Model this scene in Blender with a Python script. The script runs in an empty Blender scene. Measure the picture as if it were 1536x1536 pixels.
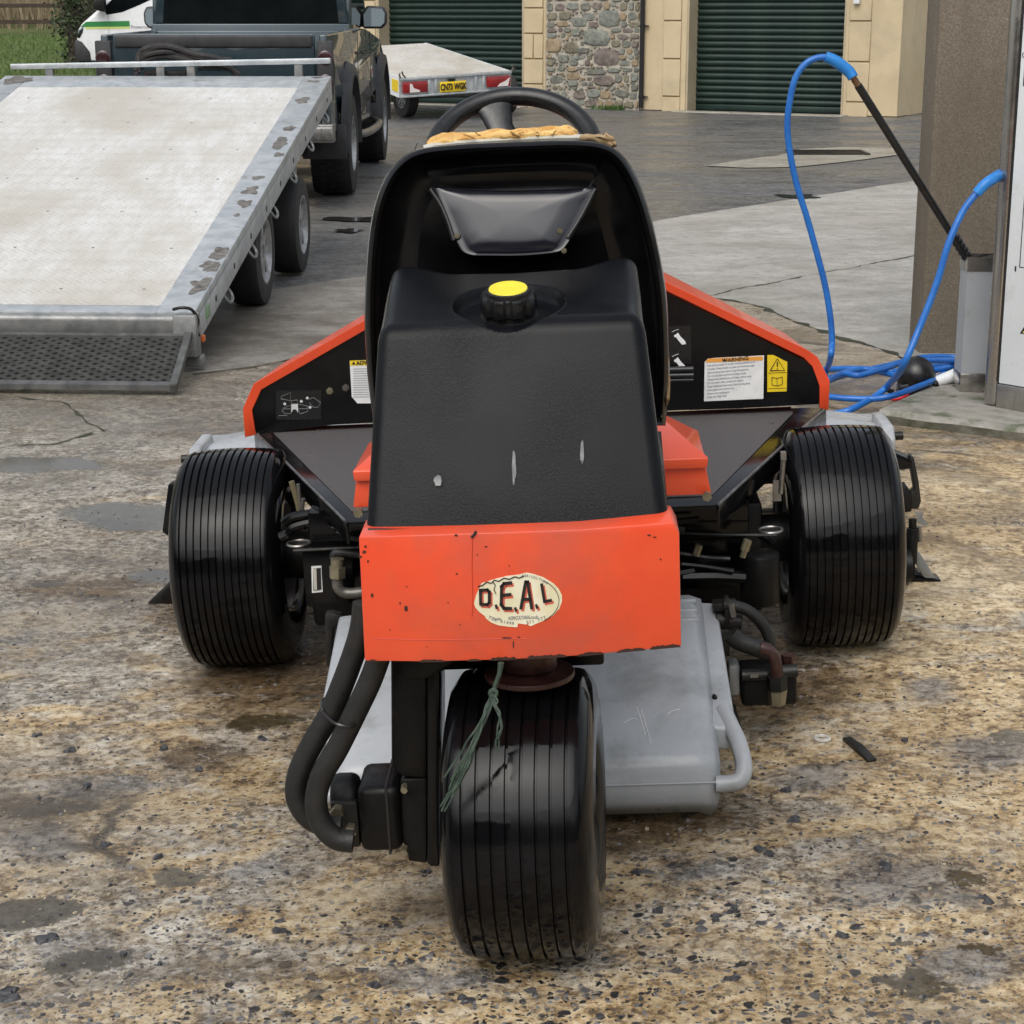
import bpy, bmesh, math, random
from mathutils import Vector, Matrix, Euler, noise as mnoise
R = math.radians
rnd = random.Random(7)
scene = bpy.context.scene
COL = scene.collection

# ------------------------------------------------------------------ camera
CAM_H, PITCH, FPX, HALF = 1.545, math.atan(758 / 2820), 2820.0, 768.0
cam = bpy.data.cameras.new('camera')
cam.sensor_width = 36
cam.lens = FPX / (2 * HALF) * 36
cam.clip_start, cam.clip_end = 0.05, 2000
camo = bpy.data.objects.new('camera', cam)
COL.objects.link(camo)
camo.location = (0, 0, CAM_H)
camo.rotation_euler = (math.pi / 2 - PITCH, 0, 0)
scene.camera = camo

# ------------------------------------------------------------------ sky, sun, exposure (overcast)
world = bpy.data.worlds.new('World')
scene.world = world
world.use_nodes = True
wn = world.node_tree
wn.nodes.clear()
sky = wn.nodes.new('ShaderNodeTexSky')
sky.sky_type = 'NISHITA'
sky.sun_disc = False
sky.sun_elevation = R(52)
sky.sun_rotation = R(200)
sky.dust_density = 4.0
sky.air_density = 1.5
hs = wn.nodes.new('ShaderNodeHueSaturation')
hs.inputs['Saturation'].default_value = 0.36
bg = wn.nodes.new('ShaderNodeBackground')
bg.inputs['Strength'].default_value = 0.13
wo = wn.nodes.new('ShaderNodeOutputWorld')
wn.links.new(sky.outputs[0], hs.inputs['Color'])
wn.links.new(hs.outputs[0], bg.inputs['Color'])
wn.links.new(bg.outputs[0], wo.inputs['Surface'])
sl = bpy.data.lights.new('sun', 'SUN')
sl.energy = 0.85
sl.angle = R(60)
sl.color = (1.0, 0.985, 0.96)
so = bpy.data.objects.new('sun', sl)
COL.objects.link(so)
so.rotation_euler = Euler((R(38), 0, R(-20)), 'XYZ')
scene.view_settings.view_transform = 'Standard'
scene.view_settings.look = 'None'
scene.view_settings.gamma = 1
scene.view_settings.use_curve_mapping = False
scene.view_settings.exposure = 0.42

# ------------------------------------------------------------------ helpers
def ray(px, py):
    u, v = px - HALF, py - HALF
    c, s = math.cos(PITCH), math.sin(PITCH)
    return Vector((u, FPX * c - v * s, -FPX * s - v * c))
def at(px, py, Y):
    d = ray(px, py)
    t = Y / d.y
    return Vector((d.x * t, Y, CAM_H + d.z * t))
def atz(px, py, z=0.0):
    d = ray(px, py)
    t = (z - CAM_H) / d.z
    return Vector((d.x * t, d.y * t, z))
def sstep(a, b, x):
    t = min(1, max(0, (x - a) / (b - a)))
    return t * t * (3 - 2 * t)
SLOPE = 0.047
def g(x, y):           # the wash pad falls gently to the left round the mower
    return SLOPE * x * math.exp(-((x - 0.05) / 1.7) ** 4) * (1 - sstep(5.4, 8.0, y)) * sstep(-1, 1.5, y)

def new_obj(name, me, parent=None):
    o = bpy.data.objects.new(name, me)
    COL.objects.link(o)
    if parent is not None:
        o.parent = parent
    return o
def tag(o, label=None, cat=None, group=None, kind=None):
    if label: o['label'] = label
    if cat: o['category'] = cat
    if group: o['group'] = group
    if kind: o['kind'] = kind
    return o
def thing(name, label, cat, loc=(0, 0, 0), rot=(0, 0, 0), group=None):
    o = new_obj(name, None)
    o.location = loc
    o.rotation_euler = rot
    o.empty_display_size = 0.1
    return tag(o, label, cat, group)

class MB:
    def __init__(s):
        s.v, s.f = [], []
    def add(s, vs, fs):
        n = len(s.v)
        s.v += [Vector(p) for p in vs]
        s.f += [tuple(i + n for i in f) for f in fs]
        return s
    def box(s, x0, x1, y0, y1, z0, z1, m=None):
        vs = [Vector(p) for p in ((x0, y0, z0), (x1, y0, z0), (x1, y1, z0), (x0, y1, z0),
                                  (x0, y0, z1), (x1, y0, z1), (x1, y1, z1), (x0, y1, z1))]
        if m is not None: vs = [m @ p for p in vs]
        return s.add(vs, [(0, 3, 2, 1), (4, 5, 6, 7), (0, 1, 5, 4), (1, 2, 6, 5), (2, 3, 7, 6), (3, 0, 4, 7)])
    def loft(s, rings, cap=True, closed=True):
        n = len(rings[0])
        vs = [p for r in rings for p in r]
        fs = []
        for i in range(len(rings) - 1):
            for j in range(n if closed else n - 1):
                k = (j + 1) % n
                fs.append((i * n + j, i * n + k, (i + 1) * n + k, (i + 1) * n + j))
        if cap:
            fs.append(tuple(reversed(range(n))))
            fs.append(tuple((len(rings) - 1) * n + j for j in range(n)))
        return s.add(vs, fs)
    def prism(s, pts, off):      # polygon pts (3d) extruded by vector off
        off = Vector(off)
        a = [Vector(p) for p in pts]
        return s.loft([a, [p + off for p in a]])
    def cyl(s, p0, p1, r0, r1=None, n=16, ph=0.0):
        p0, p1 = Vector(p0), Vector(p1)
        r1 = r0 if r1 is None else r1
        d = (p1 - p0).normalized()
        a = d.orthogonal().normalized()
        b = d.cross(a)
        c = [a * math.cos(2 * math.pi * i / n + ph) + b * math.sin(2 * math.pi * i / n + ph) for i in range(n)]
        return s.loft([[p0 + q * r0 for q in c], [p1 + q * r1 for q in c]])
    def tube(s, path, r, n=10, sub=0, rf=None):
        P = [Vector(p) for p in path]
        if sub:
            P = catmull(P, sub)
        rings = []
        a = None
        for i, p in enumerate(P):
            t = (P[min(i + 1, len(P) - 1)] - P[max(i - 1, 0)]).normalized()
            a = t.orthogonal().normalized() if a is None else (a - t * a.dot(t)).normalized()
            b = t.cross(a)
            rr = r if rf is None else r * rf(i / (len(P) - 1))
            rings.append([p + (a * math.cos(2 * math.pi * j / n) + b * math.sin(2 * math.pi * j / n)) * rr for j in range(n)])
        return s.loft(rings)
    def lathe(s, prof, c, axis='x', n=48, close=True):   # prof: list of (along axis, radius)
        rings = []
        c = Vector(c)
        for h, r in prof:
            ring = []
            for i in range(n):
                t = 2 * math.pi * i / n
                p = {'x': (h, r * math.cos(t), r * math.sin(t)), 'y': (r * math.cos(t), h, r * math.sin(t)),
                     'z': (r * math.cos(t), r * math.sin(t), h)}[axis]
                ring.append(c + Vector(p))
            rings.append(ring)
        return s.loft(rings, cap=close)
    def build(s, name, m, parent=None, bevel=0, seg=2, smooth=40, uv=False):
        bm = bmesh.new()
        vs = [bm.verts.new(p) for p in s.v]
        for f in s.f:
            try: bm.faces.new([vs[i] for i in f])
            except ValueError: pass
        bmesh.ops.recalc_face_normals(bm, faces=bm.faces)
        if bevel:
            es = [e for e in bm.edges if len(e.link_faces) == 2 and e.calc_face_angle(0) > R(28)]
            bmesh.ops.bevel(bm, geom=es, offset=bevel, segments=seg, profile=0.5, affect='EDGES', clamp_overlap=True)
        me = bpy.data.meshes.new(name)
        bm.to_mesh(me)
        bm.free()
        for mm in (m if isinstance(m, (list, tuple)) else [m]):
            me.materials.append(mm)
        if smooth:
            me.polygons.foreach_set('use_smooth', [True] * len(me.polygons))
            me.set_sharp_from_angle(angle=R(smooth))
        return new_obj(name, me, parent)
def catmull(P, sub):
    out = []
    for i in range(len(P) - 1):
        p0, p1, p2, p3 = P[max(i - 1, 0)], P[i], P[i + 1], P[min(i + 2, len(P) - 1)]
        for k in range(sub):
            t = k / sub
            out.append(0.5 * ((2 * p1) + (p2 - p0) * t + (2 * p0 - 5 * p1 + 4 * p2 - p3) * t * t + (3 * p1 - p0 - 3 * p2 + p3) * t ** 3))
    out.append(P[-1])
    return out
def copy_tree(o, parent=None):
    c = o.copy()
    COL.objects.link(c)
    if parent is not None: c.parent = parent
    for ch in list(o.children):
        copy_tree(ch, c)
    return c
def text_mesh(name, body, size, m, parent, mat4, depth=0.0006, align='CENTER', sx=1.0, shear=0.0, bold=0.0):
    cu = bpy.data.curves.new(name, 'FONT')
    cu.body = body
    cu.size = size
    cu.align_x = align
    cu.align_y = 'CENTER'
    cu.extrude = depth
    cu.offset = bold
    cu.resolution_u = 3
    cu.shear = shear
    tmp = bpy.data.objects.new(name, cu)
    COL.objects.link(tmp)
    dg = bpy.context.evaluated_depsgraph_get()
    me = bpy.data.meshes.new_from_object(tmp.evaluated_get(dg))
    bpy.data.objects.remove(tmp)
    me.transform(mat4 @ Matrix.Diagonal((sx, 1, 1, 1)))
    me.materials.clear()
    me.materials.append(m)
    return new_obj(name, me, parent)

# ------------------------------------------------------------------ materials
class NT:
    def __init__(s, name):
        s.m = bpy.data.materials.new(name)
        s.m.use_nodes = True
        s.t = s.m.node_tree
        s.t.nodes.clear()
        s.b = s.n('ShaderNodeBsdfPrincipled')
        s.o = s.n('ShaderNodeOutputMaterial')
        s.l(s.b.outputs[0], s.o.inputs[0])
        s.tc = s.n('ShaderNodeTexCoord').outputs['Object']
    def n(s, t, **k):
        x = s.t.nodes.new(t)
        for a, b in k.items(): setattr(x, a, b)
        return x
    def l(s, a, b): s.t.links.new(a, b)
    def inp(s, node, key, v):
        if hasattr(v, 'is_linked') or hasattr(v, 'links'): s.l(v, node.inputs[key])
        else: node.inputs[key].default_value = v
    def co(s, sc=(1, 1, 1), rot=(0, 0, 0), loc=(0, 0, 0), src=None):
        m = s.n('ShaderNodeMapping')
        m.inputs['Scale'].default_value = sc
        m.inputs['Rotation'].default_value = rot
        m.inputs['Location'].default_value = loc
        s.l(src or s.tc, m.inputs[0])
        return m.outputs[0]
    def noise(s, scale, detail=4, rough=0.55, vec=None, dist=0.0, col=False):
        x = s.n('ShaderNodeTexNoise')
        x.inputs['Scale'].default_value = scale
        x.inputs['Detail'].default_value = detail
        x.inputs['Roughness'].default_value = rough
        x.inputs['Distortion'].default_value = dist
        s.l(vec or s.tc, x.inputs['Vector'])
        return x.outputs['Color' if col else 'Fac']
    def voro(s, scale, feature='F1', vec=None, rand=1.0):
        x = s.n('ShaderNodeTexVoronoi', feature=feature)
        x.inputs['Scale'].default_value = scale
        x.inputs['Randomness'].default_value = rand
        s.l(vec or s.tc, x.inputs['Vector'])
        return x
    def ramp(s, fac, stops, interp='LINEAR'):
        x = s.n('ShaderNodeValToRGB')
        x.color_ramp.interpolation = interp
        e = x.color_ramp.elements
        while len(e) < len(stops): e.new(0.5)
        for k, (p, c) in enumerate(stops):
            e[k].position = p
            e[k].color = (c, c, c, 1) if isinstance(c, (int, float)) else (*c, 1)
        s.l(fac, x.inputs[0])
        return x.outputs[0]
    def mix(s, fac, a, b, mode='MIX'):
        x = s.n('ShaderNodeMix', data_type='RGBA', blend_type=mode)
        s.inp(x, 0, fac)
        for k, v in ((6, a), (7, b)):
            if isinstance(v, tuple): x.inputs[k].default_value = (*v, 1) if len(v) == 3 else v
            elif isinstance(v, (int, float)): x.inputs[k].default_value = (v, v, v, 1)
            else: s.l(v, x.inputs[k])
        return x.outputs[2]
    def math(s, op, a, b=0.0, clamp=False):
        x = s.n('ShaderNodeMath', operation=op, use_clamp=clamp)
        s.inp(x, 0, a)
        s.inp(x, 1, b)
        return x.outputs[0]
    def bump(s, h, strength=0.3, dist=0.01, prev=None):
        x = s.n('ShaderNodeBump')
        s.inp(x, 'Strength', strength)
        x.inputs['Distance'].default_value = dist
        s.l(h, x.inputs['Height'])
        if prev is not None: s.l(prev, x.inputs['Normal'])
        return x.outputs[0]
    def set(s, **k):
        for a, v in k.items():
            key = {'color': 'Base Color', 'rough': 'Roughness', 'metal': 'Metallic', 'normal': 'Normal', 'coat': 'Coat Weight',
                   'spec': 'Specular IOR Level', 'trans': 'Transmission Weight', 'coatr': 'Coat Roughness', 'alpha': 'Alpha', 'ior': 'IOR'}[a]
            if isinstance(v, tuple): s.b.inputs[key].default_value = (*v, 1)
            else: s.inp(s.b, key, v)
        return s.m

def pm(name, c1, c2=None, scale=6, rough=(0.5, 0.6), metal=0.0, bump=0.0, bscale=120, bdist=0.002, coat=0.0, spec=0.5,
       dirt=None, dscale=9, dth=(0.6, 0.7), stretch=(1, 1, 1), lo=0.35, hi=0.65):
    t = NT(name)
    v = t.co(stretch)
    nz = t.noise(scale, 6, 0.6, v)
    c = t.ramp(nz, [(lo, c1), (hi, c2 or c1)])
    if dirt:
        dn = t.noise(dscale, 7, 0.65, t.co((1, 1, 1), loc=(3.1, 1.7, 2.2)), 0.3)
        dm = t.ramp(dn, [(dth[0], 0.0), (dth[1], 1.0)])
        c = t.mix(dm, c, dirt)
    r = t.ramp(t.noise(scale * 2.3, 5, 0.6), [(0.3, rough[0]), (0.7, rough[1])])
    k = dict(color=c, rough=r, metal=metal, coat=coat, spec=spec)
    if bump:
        k['normal'] = t.bump(t.noise(bscale, 3, 0.6), bump, bdist)
    return t.set(**k)

M = {}
M['red'] = pm('red_orange_paint', (0.86, 0.098, 0.032), (0.76, 0.076, 0.026), 3, (0.28, 0.42), coat=0.35, bump=0.06, bscale=60,
              dirt=(0.035, 0.02, 0.015), dscale=38, dth=(0.745, 0.76))
M['red_panel'] = pm('faded_orange_panel', (0.88, 0.105, 0.035), (0.74, 0.066, 0.022), 2.6, (0.26, 0.46), coat=0.25, bump=0.10, bscale=35, dirt=(0.52, 0.10, 0.06), dscale=3.2, dth=(0.48, 0.72))
M['black_gloss'] = pm('wet_black_paint', (0.0025, 0.0025, 0.003), (0.006, 0.006, 0.007), 12, (0.09, 0.22), bump=0.06, bscale=80, spec=0.28,
                      dirt=(0.03, 0.022, 0.016), dscale=25, dth=(0.70, 0.78))
M['black_dull'] = pm('black_dull_paint', (0.003, 0.003, 0.003), (0.009, 0.0085, 0.0085), 14, (0.3, 0.55), bump=0.25, bscale=90, spec=0.25,
                     dirt=(0.03, 0.02, 0.014), dscale=18, dth=(0.64, 0.77))
M['iron'] = pm('oily_iron', (0.010, 0.010, 0.010), (0.026, 0.024, 0.022), 25, (0.3, 0.55), metal=0.3, bump=0.3, bscale=140,
               dirt=(0.07, 0.025, 0.015), dscale=20, dth=(0.6, 0.72))
M['rubber_hose'] = pm('hose_rubber', (0.008, 0.0078, 0.0075), (0.016, 0.0155, 0.0145), 30, (0.45, 0.65), bump=0.4, bscale=220)
M['steel'] = pm('bare_steel', (0.35, 0.35, 0.34), (0.22, 0.2, 0.18), 20, (0.25, 0.5), metal=0.9, bump=0.1)
M['rim'] = pm('rim_silver', (0.5, 0.51, 0.52), (0.3, 0.3, 0.3), 14, (0.3, 0.5), metal=0.6)
M['brass'] = pm('zinc_fitting', (0.35, 0.32, 0.22), (0.2, 0.17, 0.12), 30, (0.3, 0.5), metal=0.7)
M['rust'] = pm('rusty_pipe', (0.035, 0.015, 0.012), (0.09, 0.045, 0.038), 30, (0.25, 0.5), metal=0.3)
M['galv'] = pm('galvanised_steel', (0.42, 0.45, 0.47), (0.6, 0.62, 0.63), 11, (0.28, 0.5), metal=0.55, bump=0.12, bscale=40,
               dirt=(0.22, 0.21, 0.18), dscale=6, dth=(0.58, 0.78), stretch=(1, 1, 1))
M['galv_dark'] = pm('weathered_steel', (0.17, 0.18, 0.18), (0.30, 0.30, 0.29), 15, (0.35, 0.6), metal=0.4, bump=0.2, bscale=60)
M['grip_dark'] = pm('worn_grip_tape', (0.07, 0.065, 0.06), (0.2, 0.19, 0.17), 30, (0.7, 0.9), bump=0.5, bscale=200)
M['white_paint'] = pm('white_paint', (0.72, 0.74, 0.75), (0.8, 0.81, 0.82), 3, (0.2, 0.35), coat=0.4, dirt=(0.4, 0.38, 0.33), dscale=4, dth=(0.62, 0.85))
M['plate_yellow'] = pm('plate_yellow', (0.85, 0.6, 0.02), None, 3, (0.3, 0.4))
M['yellow'] = pm('cap_yellow', (0.85, 0.75, 0.06), (0.75, 0.62, 0.04), 30, (0.4, 0.6), bump=0.2, bscale=90)
M['label_white'] = pm('label_white', (0.78, 0.78, 0.77), (0.68, 0.68, 0.67), 30, (0.3, 0.5))
M['label_yellow'] = pm('label_yellow', (0.8, 0.58, 0.02), (0.7, 0.5, 0.02), 30, (0.3, 0.5))
M['label_orange'] = pm('label_orange', (0.75, 0.33, 0.06), None, 30, (0.3, 0.5))
M['label_black'] = pm('label_black', (0.012, 0.012, 0.012), None, 30, (0.2, 0.35))
M['ink'] = pm('ink_black', (0.015, 0.013, 0.013), None, 9, (0.5, 0.6))
M['ink_grey'] = pm('ink_grey', (0.25, 0.25, 0.26), None, 9, (0.5, 0.6))
M['ink_blue'] = pm('ink_grey_blue', (0.30, 0.31, 0.34), None, 9, (0.5, 0.6))
M['ink_red'] = pm('ink_red', (0.6, 0.12, 0.07), None, 9, (0.5, 0.6))
M['decal_cream'] = pm('decal_cream', (0.82, 0.78, 0.6), (0.72, 0.66, 0.42), 22, (0.35, 0.5))
M['foam'] = pm('torn_foam', (0.55, 0.29, 0.08), (0.78, 0.52, 0.20), 30, (0.85, 0.95), bump=1.0, bscale=90, bdist=0.006, dirt=(0.25, 0.13, 0.05), dscale=22, dth=(0.6, 0.75))
M['vinyl'] = pm('faded_vinyl', (0.55, 0.54, 0.48), (0.4, 0.38, 0.3), 22, (0.4, 0.6), bump=0.3)
M['cloth_brown'] = pm('torn_backing', (0.25, 0.16, 0.08), (0.42, 0.3, 0.16), 40, (0.8, 0.95), bump=0.8, bscale=140)
M['blue_hose'] = pm('blue_hose', (0.012, 0.11, 0.42), (0.02, 0.16, 0.52), 12, (0.25, 0.4), spec=0.5)
M['blue_sleeve'] = pm('blue_sleeve', (0.02, 0.22, 0.62), (0.015, 0.16, 0.5), 12, (0.3, 0.45))
M['black_plastic'] = pm('black_plastic', (0.006, 0.006, 0.0065), (0.012, 0.012, 0.013), 20, (0.2, 0.4), bump=0.1)
M['grey_catcher'] = pm('grey_catcher_plastic', (0.34, 0.36, 0.38), (0.42, 0.44, 0.46), 5, (0.22, 0.42), bump=0.05, bscale=50,
                       dirt=(0.24, 0.25, 0.25), dscale=7, dth=(0.5, 0.72))
M['stainless'] = pm('stainless', (0.5, 0.48, 0.45), (0.38, 0.36, 0.34), 5, (0.18, 0.32), metal=0.95, stretch=(8, 8, 0.6))
M['grey_paint'] = pm('grey_paint', (0.33, 0.35, 0.37), (0.38, 0.40, 0.42), 5, (0.35, 0.5), dirt=(0.25, 0.24, 0.22), dscale=8, dth=(0.6, 0.8))
M['white_panel'] = pm('white_panel', (0.74, 0.77, 0.79), (0.66, 0.7, 0.72), 2, (0.2, 0.35), dirt=(0.5, 0.5, 0.48), dscale=5, dth=(0.62, 0.85))
M['cream'] = pm('cream_render', (0.50, 0.40, 0.25), (0.58, 0.475, 0.31), 1.2, (0.8, 0.95), bump=0.25, bscale=70, bdist=0.004,
                dirt=(0.40, 0.33, 0.22), dscale=1.6, dth=(0.5, 0.8))
M['cream_dark'] = pm('reveal_render', (0.36, 0.30, 0.2), (0.44, 0.37, 0.26), 1.5, (0.8, 0.95), bump=0.25, bscale=70, bdist=0.004)
M['groove'] = pm('joint_render', (0.30, 0.22, 0.11), (0.36, 0.27, 0.15), 3, (0.85, 0.95))
M['shutter'] = pm('green_shutter', (0.004, 0.018, 0.013), (0.006, 0.023, 0.017), 2, (0.35, 0.5), dirt=(0.02, 0.04, 0.03), dscale=2.5, dth=(0.5, 0.8))
M['mortar'] = pm('lime_mortar', (0.46, 0.42, 0.35), (0.30, 0.265, 0.21), 9, (0.9, 1), bump=0.9, bscale=40, bdist=0.012)
M['downpipe'] = pm('downpipe_black', (0.010, 0.010, 0.012), None, 9, (0.3, 0.45))
M['stone'] = [pm('stone_%d' % i, a, b, 13, (0.75, 0.95), bump=1.0, bscale=22, bdist=0.012, dirt=d, dscale=9, dth=(0.52, 0.7)) for i, (a, b, d) in enumerate([
    ((0.15, 0.16, 0.14), (0.25, 0.26, 0.22), (0.10, 0.09, 0.07)), ((0.12, 0.095, 0.085), (0.20, 0.165, 0.145), (0.28, 0.25, 0.2)),
    ((0.24, 0.18, 0.11), (0.34, 0.26, 0.17), (0.13, 0.1, 0.07)), ((0.10, 0.105, 0.09), (0.19, 0.19, 0.16), (0.26, 0.23, 0.17)),
    ((0.20, 0.19, 0.13), (0.13, 0.11, 0.08), (0.33, 0.29, 0.22)), ((0.5, 0.48, 0.42), (0.34, 0.3, 0.25), (0.2, 0.17, 0.13))])]
M['truck_paint'] = pm('teal_grey_car_paint', (0.027, 0.046, 0.058), (0.032, 0.053, 0.066), 2, (0.16, 0.26), metal=0.35, coat=0.8,
                      dirt=(0.07, 0.075, 0.07), dscale=3, dth=(0.55, 0.9))
M['truck_black'] = pm('truck_black_trim', (0.018, 0.018, 0.02), (0.035, 0.035, 0.038), 8, (0.45, 0.65), bump=0.2)
M['glass'] = pm('dark_glass', (0.004, 0.005, 0.006), (0.008, 0.010, 0.011), 3, (0.02, 0.05), spec=0.5)
M['mirror'] = pm('mirror_glass', (0.13, 0.155, 0.17), None, 3, (0.02, 0.05), metal=1.0)
M['lamp_smoke'] = pm('smoked_lamp', (0.055, 0.022, 0.025), (0.03, 0.012, 0.014), 12, (0.08, 0.2), coat=0.6)
M['lamp_red'] = pm('lamp_red', (0.30, 0.008, 0.010), (0.2, 0.006, 0.008), 12, (0.1, 0.2), coat=0.5)
M['lamp_white'] = pm('lamp_white', (0.75, 0.68, 0.66), None, 12, (0.1, 0.2), coat=0.5)
M['tyre'] = pm('tyre_rubber', (0.014, 0.014, 0.015), (0.024, 0.024, 0.024), 8, (0.55, 0.75), bump=0.3, bscale=90)
M['green_stripe'] = pm('green_stripe', (0.03, 0.22, 0.06), None, 3, (0.3, 0.4))
M['yellow_stripe'] = pm('lime_stripe', (0.6, 0.66, 0.2), None, 3, (0.3, 0.4))
M['timber'] = pm('dark_fence_timber', (0.035, 0.022, 0.016), (0.06, 0.04, 0.028), 6, (0.7, 0.9), bump=0.5, bscale=30)
M['kerb'] = pm('kerb_concrete', (0.20, 0.19, 0.165), (0.30, 0.285, 0.25), 14, (0.55, 0.85), bump=0.9, bscale=60, bdist=0.004,
               dirt=(0.07, 0.085, 0.04), dscale=7, dth=(0.52, 0.66))

# wet ribbed tyre on the mower: glossy where water lies, streaky edge between wet and drying rubber
def wet_tyre():
    t = NT('wet_ribbed_rubber')
    nz = t.noise(14, 5, 0.6)
    c = t.ramp(nz, [(0.3, (0.003, 0.003, 0.0035)), (0.7, (0.006, 0.006, 0.007))])
    wet = t.ramp(t.noise(7, 5, 0.6, t.co((3, 1, 1)), 0.6), [(0.44, 0.06), (0.54, 0.20)])
    dust = t.ramp(t.noise(20, 7, 0.8, t.co((1, 1, 1), loc=(4, 2, 1))), [(0.62, 0.0), (0.76, 0.35)])
    c = t.mix(dust, c, (0.03, 0.024, 0.018))
    wet = t.math('MAXIMUM', wet, t.math('MULTIPLY', dust, 1.2))
    return t.set(color=c, rough=wet, spec=0.22, normal=t.bump(t.noise(34, 3, 0.5), 0.05, 0.004))
M['wet_tyre'] = wet_tyre()

def tank_plastic():
    t = NT('textured_black_plastic')
    big = t.noise(2.2, 3, 0.5)
    tex = t.noise(260, 4, 0.65, None, 1.2)
    strength = t.ramp(t.noise(3.1, 2, 0.5, t.co(loc=(0.3, 0.2, 0.1))), [(0.40, 0.12), (0.62, 0.6)])
    c = t.ramp(t.noise(9, 5, 0.6), [(0.3, (0.0035, 0.0038, 0.0048)), (0.7, (0.007, 0.0078, 0.0092))])
    drip = t.ramp(t.noise(5, 4, 0.6, t.co((9, 1, 1.1), loc=(2, 0, 0))), [(0.73, 0.0), (0.80, 0.35)])
    c = t.mix(drip, c, (0.06, 0.064, 0.07))
    r = t.ramp(big, [(0.3, 0.15), (0.7, 0.27)])
    return t.set(color=c, rough=r, spec=0.15, normal=t.bump(tex, strength, 0.0016))
M['tank'] = tank_plastic()

def grit():
    t = NT('grit_platform')
    n = t.noise(520, 3, 0.8)
    c = t.ramp(n, [(0.35, (0.035, 0.032, 0.034)), (0.68, (0.13, 0.12, 0.12))])
    wear = t.ramp(t.noise(9, 6, 0.7), [(0.66, 0), (0.76, 0.5)])
    c = t.mix(wear, c, (0.22, 0.2, 0.19))
    return t.set(color=c, rough=0.7, normal=t.bump(n, 0.5, 0.002))
M['grit'] = grit()

def deck_mat():
    t = NT('white_tread_deck')
    w = t.co((1, 1, 1), rot=(0, 0, R(45)))
    v = t.voro(36, 'F1', w, 0.0)
    dots = t.ramp(v.outputs['Distance'], [(0.15, 1.0), (0.42, 0.0)])
    n1 = t.noise(1.6, 6, 0.6, t.co((1.0, 0.6, 1)))
    n2 = t.noise(7, 6, 0.65, t.co((2.2, 0.5, 1)))
    c = t.ramp(n1, [(0.34, (0.46, 0.43, 0.37)), (0.47, (0.58, 0.565, 0.53)), (0.6, (0.66, 0.66, 0.65))])
    c = t.mix(t.ramp(n2, [(0.42, 0.0), (0.62, 0.6)]), c, (0.50, 0.47, 0.42))
    c = t.mix(t.ramp(t.noise(28, 5, 0.8, t.co((1.6, .5, 1))), [(0.5, 0.0), (0.66, 0.5)]), c, (0.42, 0.40, 0.36))
    c = t.mix(t.math('MULTIPLY', dots, 0.5), c, (0.43, 0.41, 0.37))
    return t.set(color=c, rough=0.42, normal=t.bump(dots, 0.6, 0.003))
M['deck'] = deck_mat()

def pebbledash():
    t = NT('pebbledash')
    v = t.voro(190)
    c = t.ramp(v.outputs['Color'], [(0.2, (0.145, 0.12, 0.088)), (0.6, (0.20, 0.168, 0.128)), (0.95, (0.27, 0.235, 0.185))])
    c = t.mix(t.ramp(t.noise(1.6, 6, 0.65, t.co((2, 2, 0.7))), [(0.35, 0), (0.7, 0.75)]), c, (0.125, 0.10, 0.07))
    s = t.ramp(t.voro(14).outputs['Distance'], [(0.035, 1.0), (0.05, 0.0)])
    c = t.mix(t.math('MULTIPLY', s, t.ramp(t.noise(2.5, 2), [(0.56, 0), (0.6, 1)])), c, (0.55, 0.52, 0.46))
    return t.set(color=c, rough=0.8, normal=t.bump(v.outputs['Distance'], 0.5, 0.002))
M['pebbledash'] = pebbledash()

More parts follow.
